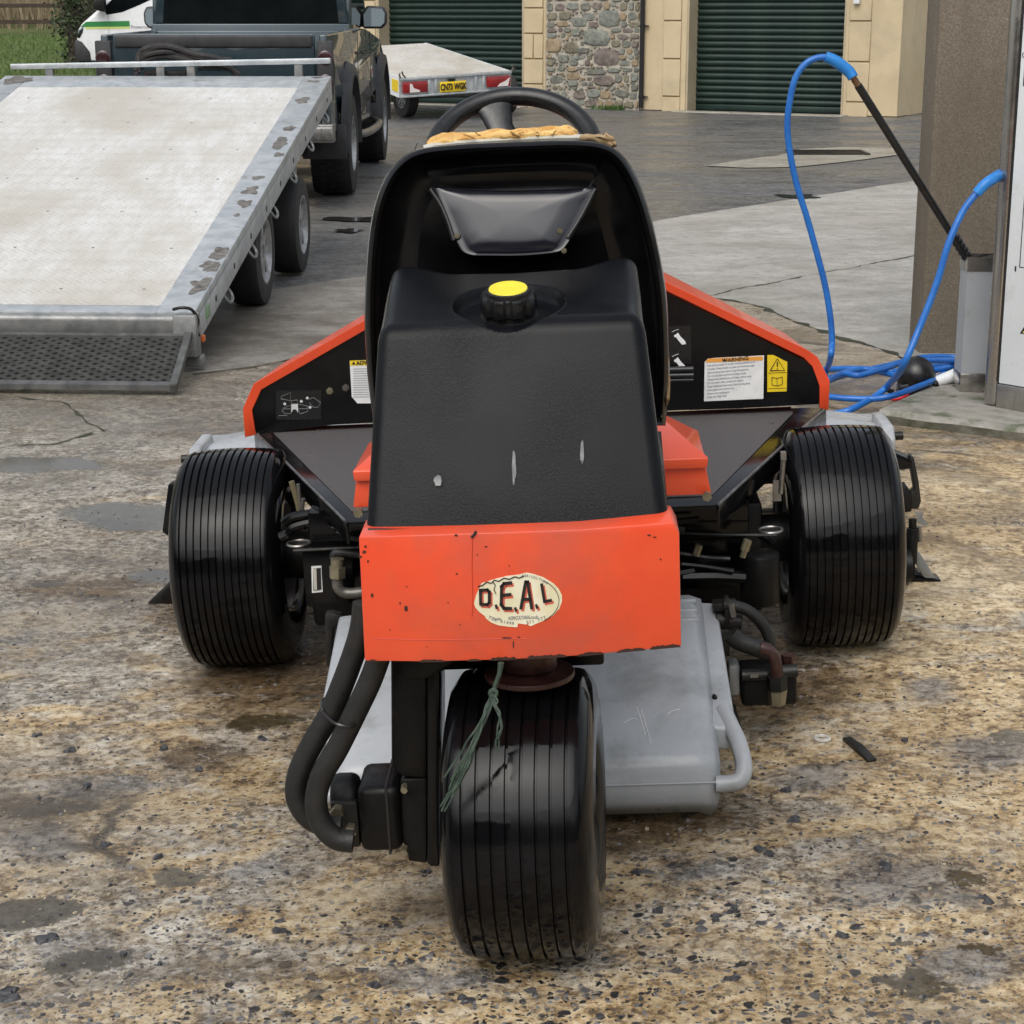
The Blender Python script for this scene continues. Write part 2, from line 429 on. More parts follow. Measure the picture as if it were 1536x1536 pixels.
# ---- ground
def pad_mat():
    t = NT('washed_concrete')
    P = t.tc
    def warped(scale, amt):
        w = t.n('ShaderNodeVectorMath', operation='MULTIPLY_ADD')
        t.l(t.noise(scale, 4, 0.6, col=True), w.inputs[0])
        w.inputs[1].default_value = (amt, amt, 0)
        t.l(P, w.inputs[2])
        return w.outputs[0]
    W = warped(30, 0.03)
    big = t.noise(0.75, 7, 0.62, t.co(loc=(4.3, 1.1, 0)), 0.4)
    med = t.noise(3.6, 8, 0.70, t.co((1, 1.5, 1), loc=(1.7, 3.0, 0)), 0.8)
    f1 = t.noise(44, 8, 0.80, W)
    f2 = t.noise(11, 6, 0.72, t.co(loc=(2, 7, 0)), 0.7)
    fine = t.math('ADD', t.math('MULTIPLY', f1, 0.68), t.math('MULTIPLY', f2, 0.32))
    tan = t.ramp(fine, [(0.375, (0.055, 0.034, 0.015)), (0.44, (0.26, 0.17, 0.078)), (0.495, (0.62, 0.455, 0.245)), (0.575, (0.86, 0.73, 0.49))])
    grey = t.ramp(fine, [(0.375, (0.040, 0.033, 0.026)), (0.45, (0.20, 0.175, 0.14)), (0.505, (0.46, 0.42, 0.35)), (0.58, (0.82, 0.79, 0.72))])
    sx = t.n('ShaderNodeSeparateXYZ'); t.l(P, sx.inputs[0])
    side = t.math('ADD', t.math('MULTIPLY', sx.outputs[0], -0.075), t.math('MULTIPLY', sx.outputs[1], 0.016))
    gm = t.ramp(t.math('ADD', t.math('ADD', t.math('MULTIPLY', med, 0.95), t.math('MULTIPLY', big, 0.45)), side), [(0.70, 0.0), (0.84, 0.92)])
    c = t.mix(gm, tan, grey)
    hs_ = []
    agg = t.ramp(t.noise(1.25, 6, 0.7, t.co(loc=(0.4, 0.9, 3)), 0.4), [(0.42, 0.0), (0.60, 1.0)])
    near = t.ramp(t.math('MULTIPLY', sx.outputs[1], 0.2), [(0.52, 1.0), (0.88, 0.0)])
    agg = t.math('MULTIPLY', t.math('ADD', t.math('MULTIPLY', agg, 0.7), 0.3), near)
    for sc, th, dark, lite in ((75, 0.57, (0.020, 0.020, 0.024), (0.30, 0.30, 0.31)), (130, 0.62, (0.025, 0.022, 0.022), (0.42, 0.40, 0.37)), (38, 0.80, (0.022, 0.022, 0.026), (0.16, 0.16, 0.17))):
        v = t.voro(sc, 'F1', W)
        hsv = t.n('ShaderNodeSeparateColor'); t.l(v.outputs['Color'], hsv.inputs[0])
        pick = t.math('GREATER_THAN', t.math('ADD', hsv.outputs[0], t.math('MULTIPLY', t.math('SUBTRACT', agg, 0.75), 0.5)), th)
        edge = t.ramp(v.outputs['Distance'], [(0.34, 1.0), (0.44, 0.0)])
        stone = t.ramp(hsv.outputs[1], [(0.25, dark), (1.0, lite)])
        m_ = t.math('MULTIPLY', pick, edge)
        c = t.mix(m_, c, stone)
        hs_.append(m_)
    pits = t.ramp(t.noise(17, 6, 0.75, W), [(0.60, 0.0), (0.66, 0.85)])
    c = t.mix(t.math('MULTIPLY', pits, t.ramp(big, [(0.4, 0.2), (0.6, 1.0)])), c, (0.055, 0.04, 0.028))
    stain = t.ramp(t.noise(2.1, 8, 0.74, t.co(loc=(7.7, 2.9, 1)), 0.5), [(0.53, 0.0), (0.62, 0.7)])
    c = t.mix(stain, c, t.mix(fine, (0.03, 0.02, 0.010), (0.26, 0.18, 0.095)))
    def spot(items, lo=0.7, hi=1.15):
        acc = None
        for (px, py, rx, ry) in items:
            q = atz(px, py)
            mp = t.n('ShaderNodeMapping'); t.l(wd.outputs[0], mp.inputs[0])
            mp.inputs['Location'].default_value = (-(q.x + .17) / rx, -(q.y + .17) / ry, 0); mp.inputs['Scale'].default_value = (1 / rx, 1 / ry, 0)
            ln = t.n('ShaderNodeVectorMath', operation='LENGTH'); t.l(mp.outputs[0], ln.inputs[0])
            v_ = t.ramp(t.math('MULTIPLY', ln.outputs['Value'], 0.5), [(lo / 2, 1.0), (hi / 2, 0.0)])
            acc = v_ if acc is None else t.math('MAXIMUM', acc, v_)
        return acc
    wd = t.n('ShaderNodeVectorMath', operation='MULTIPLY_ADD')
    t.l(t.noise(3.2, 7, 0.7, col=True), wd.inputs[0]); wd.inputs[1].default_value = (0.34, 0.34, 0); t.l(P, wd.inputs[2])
    damp_shade = spot(((430, 1000, .26, .34), (340, 900, .2, .2), (1150, 1040, .22, .28), (700, 1350, .16, .1), (330, 640, .3, .2), (120, 860, .25, .1), (980, 1240, .2, .12), (300, 1120, .1, .1), (800, 1230, .42, .22), (740, 1020, .5, .5)), 0.6, 1.2)  # damp stains; those under the mower also paint in its contact shade
    c = t.mix(t.math('MULTIPLY', damp_shade, 0.88), c, t.mix(t.ramp(fine, [(0.42, 0.0), (0.56, 1.0)]), (0.025, 0.015, 0.006), (0.21, 0.135, 0.065)))
    slate = spot(((1330, 1350, .20, .13), (1460, 1480, .10, .07), (1040, 1330, .10, .06), (1230, 1190, .13, .07), (1480, 1160, .13, .12), (120, 1390, .12, .10), (60, 1240, .12, .10), (640, 1460, .10, .05), (380, 1290, .10, .07), (1400, 1060, .10, .08), (150, 1160, .10, .06)), 0.45, 1.15)
    c = t.mix(t.math('MULTIPLY', slate, 0.8), c, t.mix(t.ramp(fine, [(0.42, 0.0), (0.58, 1.0)]), (0.035, 0.034, 0.036), (0.36, 0.35, 0.34)))
    pale = spot(((1120, 1440, .10, .06), (1480, 1290, .10, .10), (1450, 900, .3, .3), (60, 910, .2, .15), (30, 1090, .1, .1), (520, 1330, .1, .06), (1400, 750, .3, .3)), 0.4, 1.2)
    c = t.mix(t.math('MULTIPLY', pale, 0.5), c, t.mix(t.ramp(fine, [(0.42, 0.0), (0.54, 1.0)]), (0.36, 0.25, 0.13), (0.86, 0.74, 0.52)))
    dk = t.ramp(t.noise(2.3, 9, 0.75, t.co((1, 1.5, 1), loc=(1.1, 6.3, 4)), 0.6), [(0.58, 0.0), (0.66, 0.7)])
    c = t.mix(dk, c, t.mix(fine, (0.02, 0.02, 0.02), (0.16, 0.155, 0.15)))
    glint_flecks = t.ramp(t.noise(20, 8, 0.85, t.co((1, 1.8, 1)), 1.5), [(0.555, 0.0), (0.60, 0.8)])  # pale flecks painted in as sky glints off the wet film
    c = t.mix(t.math('MULTIPLY', glint_flecks, t.ramp(t.math('ADD', gm, side), [(0.2, 0.15), (0.8, 1.0)])), c, (0.66, 0.64, 0.6))
    # far end of the pad weathers to a plain grey buff concrete
    farm = t.ramp(t.math('ADD', t.math('MULTIPLY', sx.outputs[1], 0.1), t.math('MULTIPLY', t.math('SUBTRACT', med, 0.5), 0.5)), [(0.60, 0.0), (0.76, 0.8)])
    c = t.mix(farm, c, t.mix(t.ramp(fine, [(0.42, 0.0), (0.56, 1.0)]), (0.19, 0.17, 0.14), (0.42, 0.38, 0.32)))
    cr = t.voro(0.42, 'DISTANCE_TO_EDGE', t.mix(0.12, P, t.noise(2.2, 6, 0.7, col=True), 'LINEAR_LIGHT'))
    crack = t.ramp(cr.outputs['Distance'], [(0.003, 1.0), (0.009, 0.0)])
    crack = t.math('MULTIPLY', crack, t.ramp(t.noise(0.8, 3), [(0.5, 0), (0.56, 0.85)]))
    c = t.mix(crack, c, (0.03, 0.025, 0.02))
    wet = t.ramp(t.math('ADD', t.noise(1.1, 9, 0.74, t.co((0.8, 1.3, 1), loc=(2.2, 8.4, 0)), 0.6), t.math('MULTIPLY', sx.outputs[0], -0.045)), [(0.43, 0.0), (0.54, 1.0)])
    c = t.mix(t.math('MULTIPLY', wet, 0.42), c, (0.055, 0.042, 0.028))
    pud = None
    for (px, py, rx, ry) in ((190, 757, 0.24, 0.17), (262, 1303, 0.055, 0.06), (60, 1335, 0.09, 0.06), (1342, 1443, 0.022, 0.02), (1487, 1463, 0.04, 0.016), (400, 1070, 0.09, 0.06), (250, 845, 0.16, 0.09), (40, 690, 0.3, 0.12),
                             (1440, 1355, 0.03, 0.03), (1390, 1500, 0.06, 0.05), (120, 1420, 0.08, 0.05), (1500, 1130, 0.06, 0.06), (640, 1000, .1, .08)):
        q = atz(px, py)
        mp = t.n('ShaderNodeMapping'); t.l(wd.outputs[0], mp.inputs[0])
        mp.inputs['Location'].default_value = (-(q.x + .17) / rx, -(q.y + .17) / ry, 0); mp.inputs['Scale'].default_value = (1 / rx, 1 / ry, 0)
        ln = t.n('ShaderNodeVectorMath', operation='LENGTH'); t.l(mp.outputs[0], ln.inputs[0])
        pm_ = t.ramp(ln.outputs['Value'], [(0.80, 1.0), (1.0, 0.0)])
        pud = pm_ if pud is None else t.math('MAXIMUM', pud, pm_)
    lowp = t.ramp(t.noise(2.6, 8, 0.75, t.co((0.9, 1.7, 1), loc=(3.2, 4.4, 9)), 0.8), [(0.645, 0.0), (0.665, 1.0)])
    pud = t.math('MAXIMUM', pud, lowp)
    pud = t.math('MULTIPLY', pud, t.ramp(fine, [(0.58, 1.0), (0.66, 0.25)]))
    c = t.mix(t.math('MULTIPLY', pud, 0.86), c, t.mix(big, (0.055, 0.042, 0.018), (0.04, 0.033, 0.022)))
    broad = t.ramp(t.noise(0.62, 6, 0.66, t.co(loc=(6.1, 3.3, 2)), 0.5), [(0.40, 0.35), (0.58, 1.0)])
    c = t.mix(1.0, c, t.mix(broad, (0.50, 0.44, 0.37), (1.0, 0.985, 0.97)), 'MULTIPLY')
    r = t.ramp(wet, [(0.0, 0.42), (0.5, 0.20), (1.0, 0.07)])
    r = t.math('ADD', r, t.math('MULTIPLY', t.math('SUBTRACT', fine, 0.5), 0.45), True)
    h = t.math('ADD', t.math('MULTIPLY', fine, 0.9), t.math('ADD', t.math('MULTIPLY', med, 2.0), t.math('ADD', t.math('MULTIPLY', hs_[0], 0.28), t.math('ADD', t.math('MULTIPLY', hs_[2], 0.35), t.math('MULTIPLY', pits, -0.5)))))
    bs = t.math('MULTIPLY', t.ramp(wet, [(0.0, 0.9), (0.7, 0.6), (1.0, 0.30)]), t.math('SUBTRACT', 1.0, t.math('MULTIPLY', pud, 0.97)))
    r = t.math('MULTIPLY', r, t.math('SUBTRACT', 1.0, t.math('MULTIPLY', pud, 0.88)))
    r = t.math('MAXIMUM', r, 0.04)
    return t.set(color=c, rough=r, spec=0.5, normal=t.bump(h, bs, 0.009))
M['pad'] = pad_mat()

def asphalt_mat():
    t = NT('wet_asphalt')
    f = t.noise(34, 8, 0.86)
    f3 = t.noise(9, 7, 0.78, t.co((1, 1, 1), loc=(4, 4, 4)), 0.5)
    ff = t.math('ADD', t.math('MULTIPLY', f, 0.66), t.math('MULTIPLY', f3, 0.34))
    b = t.noise(0.30, 8, 0.68, None, 0.6)
    m = t.noise(1.3, 8, 0.75, t.co((0.6, 1.4, 1)), 0.4)
    v = t.voro(55)
    c = t.ramp(ff, [(0.40, (0.020, 0.020, 0.022)), (0.49, (0.085, 0.087, 0.090)), (0.59, (0.26, 0.265, 0.27))])
    c = t.mix(t.ramp(b, [(0.42, 0), (0.60, 0.55)]), c, t.mix(ff, (0.05, 0.045, 0.035), (0.24, 0.22, 0.185)))
    c = t.mix(t.ramp(m, [(0.53, 0), (0.62, 0.6)]), c, (0.030, 0.030, 0.032))
    c = t.mix(t.ramp(t.noise(0.55, 8, 0.7, t.co((0.5, 1.6, 1), loc=(9, 3, 0)), 0.5), [(0.55, 0), (0.63, 0.5)]), c, (0.20, 0.185, 0.16))
    r = t.ramp(t.noise(0.7, 7, 0.7, t.co((0.6, 1.5, 1))), [(0.42, 0.55), (0.56, 0.25)])
    return t.set(color=c, rough=r, spec=0.5, normal=t.bump(t.math('ADD', ff, t.math('ADD', m, t.math('MULTIPLY', v.outputs['Distance'], 0.5))), 0.8, 0.012))
M['asphalt'] = asphalt_mat()

def slab_mat(name, a, b, st, sa, dkc=(0.09, 0.085, 0.075), crack=0.0):
    t = NT(name)
    f = t.noise(48, 8, 0.86)
    f3 = t.noise(10, 8, 0.78, t.co(loc=(1, 8, 4)), 0.6)
    ff = t.math('ADD', t.math('MULTIPLY', f, 0.55), t.math('MULTIPLY', f3, 0.45))
    m = t.noise(1.8, 9, 0.76, t.co((0.7, 1.3, 1)), 0.5)
    c = t.ramp(m, [(0.38, a), (0.6, b)])
    c = t.mix(t.ramp(ff, [(0.40, 0.8), (0.50, 0.0)]), c, dkc)
    c = t.mix(t.ramp(ff, [(0.52, 0.0), (0.62, 0.45)]), c, tuple(min(.8, q * 1.5) for q in b))
    c = t.mix(t.ramp(t.noise(0.9, 8, 0.72, t.co(loc=(5, 5, 0)), 0.4), [(0.47, 0), (0.62, sa)]), c, st)
    if crack:
        cr = t.voro(crack, 'DISTANCE_TO_EDGE', t.mix(0.10, t.tc, t.noise(1.6, 7, 0.75, col=True), 'LINEAR_LIGHT'))
        c = t.mix(t.ramp(cr.outputs['Distance'], [(0.002, 0.9), (0.008, 0.0)]), c, (0.04, 0.045, 0.025))
    r = t.ramp(t.noise(0.8, 6, 0.6), [(0.4, 0.6), (0.65, 0.35)])
    return t.set(color=c, rough=r, normal=t.bump(t.math('ADD', ff, m), 0.6, 0.008))
M['slab_pale'] = slab_mat('pale_concrete', (0.32, 0.305, 0.28), (0.44, 0.42, 0.39), (0.20, 0.195, 0.155), 0.55, (0.13, 0.125, 0.115))
M['slab_wet'] = slab_mat('damp_concrete', (0.17, 0.155, 0.135), (0.28, 0.26, 0.23), (0.08, 0.066, 0.047), 0.8, (0.06, 0.052, 0.042))
M['patch'] = slab_mat('patch_concrete', (0.28, 0.26, 0.215), (0.38, 0.355, 0.3), (0.17, 0.155, 0.125), 0.7)
def puddle_mat(name, c):
    t = NT(name)
    return t.set(color=c, rough=0.035, spec=0.5, normal=t.bump(t.noise(9, 2), 0.03, 0.01))
M['puddle_brown'] = puddle_mat('brown_puddle', (0.055, 0.042, 0.02))
M['puddle_grey'] = puddle_mat('grey_puddle', (0.035, 0.032, 0.028))
M['wood_wall'] = pm('distant_trees', (0.018, 0.02, 0.012), (0.05, 0.05, 0.032), 0.6, (0.9, 1), bump=1.0, bscale=3, bdist=0.3)
M['soil'] = pm('base_soil', (0.04, 0.035, 0.028), (0.07, 0.06, 0.045), 4, (0.7, 0.9), bump=0.4)
M['grass_ground'] = pm('grass_ground', (0.055, 0.085, 0.018), (0.10, 0.12, 0.035), 0.9, (0.8, 0.95), bump=1.0, bscale=14, bdist=0.06,
                       dirt=(0.13, 0.115, 0.055), dscale=2.2, dth=(0.5, 0.7))
M['grass_blade'] = pm('grass_blade', (0.05, 0.10, 0.015), (0.11, 0.15, 0.04), 2, (0.6, 0.8))
M['brush'] = pm('winter_hedge', (0.12, 0.095, 0.05), (0.24, 0.19, 0.11), 1.5, (0.85, 0.95), bump=1.0, bscale=6, bdist=0.1, stretch=(5, 5, 0.6),
                dirt=(0.06, 0.065, 0.03), dscale=2, dth=(0.5, 0.62))
M['twig'] = pm('twig', (0.16, 0.125, 0.07), (0.26, 0.21, 0.13), 3, (0.8, 0.9))
M['leaf_dark'] = pm('ivy_leaf', (0.022, 0.04, 0.012), (0.05, 0.075, 0.025), 6, (0.4, 0.6))
M['bark'] = pm('bark', (0.03, 0.023, 0.018), (0.07, 0.055, 0.042), 9, (0.8, 0.95), bump=0.9, bscale=25)
M['chips'] = [pm('chip_%d' % i, a, b, 60, (0.3, 0.6), bump=0.3, bscale=200) for i, (a, b) in enumerate([
    ((0.03, 0.03, 0.033), (0.07, 0.07, 0.075)), ((0.14, 0.14, 0.145), (0.22, 0.215, 0.21)), ((0.32, 0.26, 0.17), (0.45, 0.38, 0.26))])]

# ------------------------------------------------------------------ ground
def interp(P, x):
    if x <= P[0][0]: return P[0][1]
    for a, b in zip(P, P[1:]):
        if x <= b[0]: return a[1] + (b[1] - a[1]) * (x - a[0]) / (b[0] - a[0])
    return P[-1][1]
LB = [(-60, 2.0), (-4.2, 6.9)] + [tuple(atz(*p)[:2]) for p in ((300, 560), (400, 545), (480, 528), (560, 512), (960, 448), (1040, 440), (1130, 457), (1230, 495), (1300, 518), (1370, 540))] + [(2.6, 7.3), (60, -2)]
LA = [(-60, 6), (-4.2, 9.0)] + [tuple(atz(*p)[:2]) for p in ((414, 433), (547, 414), (1000, 328), (1036, 322), (1371, 271))] + [(9, 24), (60, 60)]
def lineB(x): return interp(LB, x) + 0.05 * mnoise.noise(Vector((x * 3.1, 0, 5))) + 0.02 * mnoise.noise(Vector((x * 13, 2, 5)))
def lineA(x): return interp(LA, x) + 0.05 * mnoise.noise(Vector((x * 2.3, 9, 5))) + 0.015 * mnoise.noise(Vector((x * 11, 2, 8)))
def sheet(name, m, xs, lo, hi, rows, dz=0.0, pw=1.0, gap=0.012):
    mb = MB()
    vs, fs = [], []
    for i, x in enumerate(xs):
        a, b = lo(x) + gap / 2, hi(x) - gap / 2
        for j in range(rows + 1):
            y = a + (b - a) * (j / rows) ** pw
            vs.append((x, y, g(x, y) + dz))
    n = rows + 1
    for i in range(len(xs) - 1):
        for j in range(rows):
            fs.append((i * n + j, (i + 1) * n + j, (i + 1) * n + j + 1, i * n + j + 1))
    # skirt so that the joints have depth
    k = len(vs)
    for i in range(len(xs)):
        for j in (0, rows):
            v = vs[i * n + j]
            vs.append((v[0], v[1], v[2] - 0.03))
    for i in range(len(xs) - 1):
        fs.append((i * n, (i + 1) * n, k + 2 * (i + 1), k + 2 * i))
        fs.append((i * n + rows, (i + 1) * n + rows, k + 2 * (i + 1) + 1, k + 2 * i + 1))
    mb.add(vs, fs)
    o = mb.build(name, m, smooth=50)
    tag(o, kind='structure')
    return o
def frange(a, b, s):
    n = max(1, int(round((b - a) / s)))
    return [a + (b - a) * i / n for i in range(n + 1)]
xs_fine = [-60, -30, -15, -8] + frange(-5, 5, 0.05) + [8, 15, 30, 60]
base = MB()
gx = [-400, -60, -20, -8] + frange(-4, 4, 0.5) + [8, 20, 60, 400]
gy = [-300, -40, -3] + frange(-1, 10, 0.5) + [14, 20, 40, 130, 600]
base.add([(x, y, g(x, y) - 0.035) for x in gx for y in gy],
         [(i * len(gy) + j, (i + 1) * len(gy) + j, (i + 1) * len(gy) + j + 1, i * len(gy) + j + 1) for i in range(len(gx) - 1) for j in range(len(gy) - 1)])
tag(base.build('ground', M['soil']), kind='structure')
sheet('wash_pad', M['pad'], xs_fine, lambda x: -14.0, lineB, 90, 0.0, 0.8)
xl = [x for x in xs_fine if x <= 0.2] 
xr = [x for x in xs_fine if x >= 0.2]
sheet('concrete_slab', M['slab_wet'], xl[:-1] + [0.195], lineB, lineA, 12)
sheet('concrete_slab', M['slab_pale'], [0.205] + xr[1:], lineB, lineA, 12)
sheet('yard', M['asphalt'], xs_fine, lineA, lambda x: 62.0, 30, -0.006, 1.4)

def blob(cx, cy, rx, ry, n=40, seed=0, amp=0.3, f=1.3):
    out = []
    for i in range(n):
        t = 2 * math.pi * i / n
        k = 1 + amp * mnoise.noise(Vector((math.cos(t) * f, math.sin(t) * f, seed))) * 2 + 0.4 * amp * mnoise.noise(Vector((math.cos(t) * 4.5, math.sin(t) * 4.5, seed)))
        out.append((cx + rx * k * math.cos(t), cy + ry * k * math.sin(t)))
    return out
def flat(name, m, pts, dz, kind='structure', th=0.0):
    mb = MB()
    vs = [(x, y, g(x, y) + dz) for x, y in pts]
    cx, cy = sum(p[0] for p in pts) / len(pts), sum(p[1] for p in pts) / len(pts)
    n = len(pts)
    mb.add(vs + [(cx, cy, g(cx, cy) + dz)], [(i, (i + 1) % n, n) for i in range(n)])
    o = mb.build(name, m, smooth=30)
    return tag(o, kind=kind)
for (px, py, rx, ry, sd, mm) in ((1193, 295, 0.19, 0.22, 5, 'puddle_grey'), (533, 329, 0.24, 0.17, 6, 'puddle_grey'), (522, 346, 0.1, 0.1, 7, 'puddle_grey')):
    p = atz(px, py)
    p = atz(px, py, g(p.x, p.y))
    flat('puddle', M[mm], blob(p.x, p.y, rx, ry, seed=sd * 3.3, amp=0.45), 0.004 if p.y < 9 else 0.003)
pp = [atz(*q) for q in ((1057, 249), (1120, 239), (1170, 233), (1200, 224), (1260, 221), (1338, 222), (1350, 232), (1300, 239), (1240, 246), (1190, 251), (1120, 252))]
flat('concrete_patch', M['patch'], [(q.x, q.y) for q in pp], 0.003)
dc = thing('drain_cover', 'dark iron drain cover sunk in the pale concrete patch of the yard', 'drain cover', atz(1247, 232, 0.004))
MB().box(-0.42, 0.42, -0.02, 0.02, 0, 0.014).box(-0.42, 0.42, 0.52, 0.56, 0, 0.014).box(-0.42, -0.38, 0.02, 0.52, 0, 0.014).box(0.38, 0.42, 0.02, 0.52, 0, 0.014).build('frame', M['iron'], dc)
for k in range(7):
    MB().box(-0.37, 0.37, 0.035 + k * 0.07, 0.075 + k * 0.07, 0, 0.01).build('bar', M['black_dull'], dc)

# cracks and open joints (thin dark irregular strips lying in the surface)
M['crack'] = pm('crack_dirt', (0.018, 0.018, 0.012), (0.045, 0.05, 0.022), 9, (0.7, 0.9))
def crack(pts, w, name='crack', sd=1):
    P_ = catmull([atz(x, y) for x, y in pts], 14)
    mb = MB(); vs = []
    for i, p in enumerate(P_):
        t_ = (P_[min(i + 1, len(P_) - 1)] - P_[max(i - 1, 0)]).normalized()
        n_ = Vector((-t_.y, t_.x, 0))
        q = p + n_ * (0.035 * mnoise.noise(p * 3.7 + Vector((sd, 0, 0))) + 0.018 * mnoise.noise(p * 14 + Vector((sd, 0, 0))))
        ww = w * max(.12, .55 + 1.3 * mnoise.noise(p * 9 + Vector((0, sd, 0))))
        for s_ in (-1, 1):
            r_ = q + n_ * s_ * ww
            vs.append((r_.x, r_.y, g(r_.x, r_.y) + .003))
    mb.add(vs, [(2 * i, 2 * i + 2, 2 * i + 3, 2 * i + 1) for i in range(len(P_) - 1)])
    tag(mb.build(name, M['crack'], smooth=50), kind='structure')
crack([(-40, 672), (0, 668), (45, 664), (80, 662), (110, 652), (135, 645)], .011, sd=2)
crack([(20, 596), (60, 600), (95, 603), (115, 615), (140, 632), (160, 642)], .008, sd=3)
crack([(1062, 445), (1130, 429), (1250, 407), (1372, 384), (1480, 365)], .008, sd=5)
crack([(1040, 441), (1130, 458), (1180, 478), (1230, 496), (1300, 519), (1370, 541)], .022, name='joint', sd=7)
crack([(290, 562), (400, 546), (480, 529), (560, 513)], .014, name='joint', sd=8)

# grass bank, far left
mb = MB()
vx = frange(-60, -6.2, 1.0); vy = [34, 38, 42, 46, 50, 54, 58, 62, 66, 70, 76, 82]
def gh(x, y): return 0.001 + 0.5 * sstep(34, 68, y) + 0.12 * mnoise.noise(Vector((x * 0.2, y * 0.2, 3))) * sstep(34, 40, y) + 1.8 * sstep(68, 84, y)
def gx_(x, y): return x + 6.2 - max(6.2, 0.232 * y - 0.5) + (0.5 * mnoise.noise(Vector((y, 1, 1))) if x > -6.5 else 0)
mb.add([(gx_(x, y), y, gh(gx_(x, y), y)) for x in vx for y in vy],
       [(i * len(vy) + j, (i + 1) * len(vy) + j, (i + 1) * len(vy) + j + 1, i * len(vy) + j + 1) for i in range(len(vx) - 1) for j in range(len(vy) - 1)])
tag(mb.build('grass_bank', M['grass_ground']), kind='structure')
mb = MB()
pth = [(x, 55 + 0.6 * math.sin(x * 0.3)) for x in frange(-60, -17.5, 1.2)]
mb.add([v for x, y in pth for v in ((x, y, gh(x, y) + 0.03), (x, y + 3.2, gh(x, y + 3.2) + 0.03))], [(2 * i, 2 * i + 2, 2 * i + 3, 2 * i + 1) for i in range(len(pth) - 1)])
tag(mb.build('path', M['asphalt']), kind='structure')
mb = MB()
r2 = random.Random(5)
for k in range(9000):
    y = r2.uniform(36, 68); x = r2.uniform(-0.30 * y - 1, -0.21 * y) 
    if 54.4 < y < 58.8 and x < -17.5: continue
    z = gh(x, y); h = r2.uniform(0.05, 0.16); a = r2.uniform(-.06, .06); w = 0.02
    mb.add([(x - w, y, z), (x + w, y, z), (x + a, y + r2.uniform(-.05, .05), z + h)], [(0, 1, 2)])
tag(mb.build('grass', M['grass_blade'], smooth=0), 'rough winter grass on the bank in front of the fence', kind='stuff')

# loose chips and grit on the pad
mb = MB(); idx = []
r2 = random.Random(11)
for k in range(5200):
    y = 2.35 + 3.9 * r2.random() ** 1.5
    x = r2.uniform(-0.29, 0.29) * (y + 0.3)
    if mnoise.noise(Vector((x * 1.9, y * 1.9, 7))) < r2.uniform(-0.45, 0.25): continue
    s = r2.uniform(0.0022, 0.0062) * (1.6 if r2.random() < 0.05 else 1)
    z = g(x, y)
    n = r2.choice((5, 6)); a0 = r2.uniform(0, 6.28); el = r2.uniform(0.5, 1.0); rt = r2.uniform(0, 3.14)
    ring = []
    for i in range(n):
        t = a0 + 2 * math.pi * i / n
        q = s * r2.uniform(0.75, 1.2)
        u, v = q * math.cos(t), q * el * math.sin(t)
        ring.append((x + u * math.cos(rt) - v * math.sin(rt), y + u * math.sin(rt) + v * math.cos(rt)))
    n0 = len(mb.f)
    hh = s * r2.uniform(0.25, 0.6)
    mb.add([(a, b, z - 0.002) for a, b in ring] + [(x + (a - x) * 0.7, y + (b - y) * 0.7, z + hh) for a, b in ring],
           [(i, (i + 1) % n, n + (i + 1) % n, n + i) for i in range(n)] + [tuple(range(n, 2 * n))])
    idx += [r2.choice((0, 0, 1, 1, 2))] * (len(mb.f) - n0)
o = mb.build('gravel', M['chips'], smooth=0)
for p, i in zip(o.data.polygons, idx): p.material_index = i
tag(o, 'loose stone chips and grit scattered over the wet concrete', kind='stuff')

# ------------------------------------------------------------------ garage building
GY = math.atan(0.55)
gp = at(970, 165, 29.75)
gar = thing('garage_building', 'cream rendered garage building with two green roller doors and a rubble stone pillar between them', 'building',
            (gp.x, gp.y, 0), (0, 0, -GY))
MG = Matrix.Translation((gp.x, gp.y, 0)) @ Matrix.Rotation(-GY, 4, 'Z')
MGi = MG.inverted()
def G(px, py, ly=0.0):
    o = MGi @ Vector((0, 0, CAM_H)); d = MGi.to_3x3() @ ray(px, py)
    return o + d * ((ly - o.y) / d.y)
uL0 = G(530, 60).x - 3.0
uA, uB = G(566, 60).x, G(785, 60).x          # left door opening
uC = G(819, 60).x                            # stone starts
uD = G(961, 60).x
uE, uF = G(1030, 60).x, G(1268, 60).x        # right door opening
uG = G(1352, 60).x
HT, DH = 6.2, 2.75
def wallbox(name, x0, x1, z0, z1, m='cream', y0=0.0, y1=0.45, bev=0.008):
    return MB().box(x0, x1, y0, y1, z0, z1).build(name, M[m], gar, bevel=bev, seg=1)
wallbox('wall', uL0, uA, 0, DH)
wallbox('wall', uB, uC, 0, DH)
wallbox('wall', uD, uE, 0, DH)
wallbox('wall', uF, uG, 0, DH)
wallbox('wall', uL0, uG, DH, HT)
MB().box(uG - 0.45, uG, 0.452, 5.5, 0, HT).build('wall', M['cream'], gar)
MB().box(uL0, uG - 0.46, 5.0, 5.5, 0, HT).build('wall', M['cream'], gar)
rf = MB()
rf.add([(uL0 - .3, -.4, HT), (uG + .3, -.4, HT), (uG + .3, 5.9, HT), (uL0 - .3, 5.9, HT), (uL0 - .3, 2.7, HT + 2.6), (uG + .3, 2.7, HT + 2.6)],
       [(0, 1, 5, 4), (2, 3, 4, 5), (0, 4, 3), (1, 2, 5), (0, 3, 2, 1)])
rf.build('roof', pm('slate', (0.08, 0.085, 0.09), (0.13, 0.13, 0.135), 5, (0.5, 0.7), bump=0.4, bscale=12), gar, smooth=0)
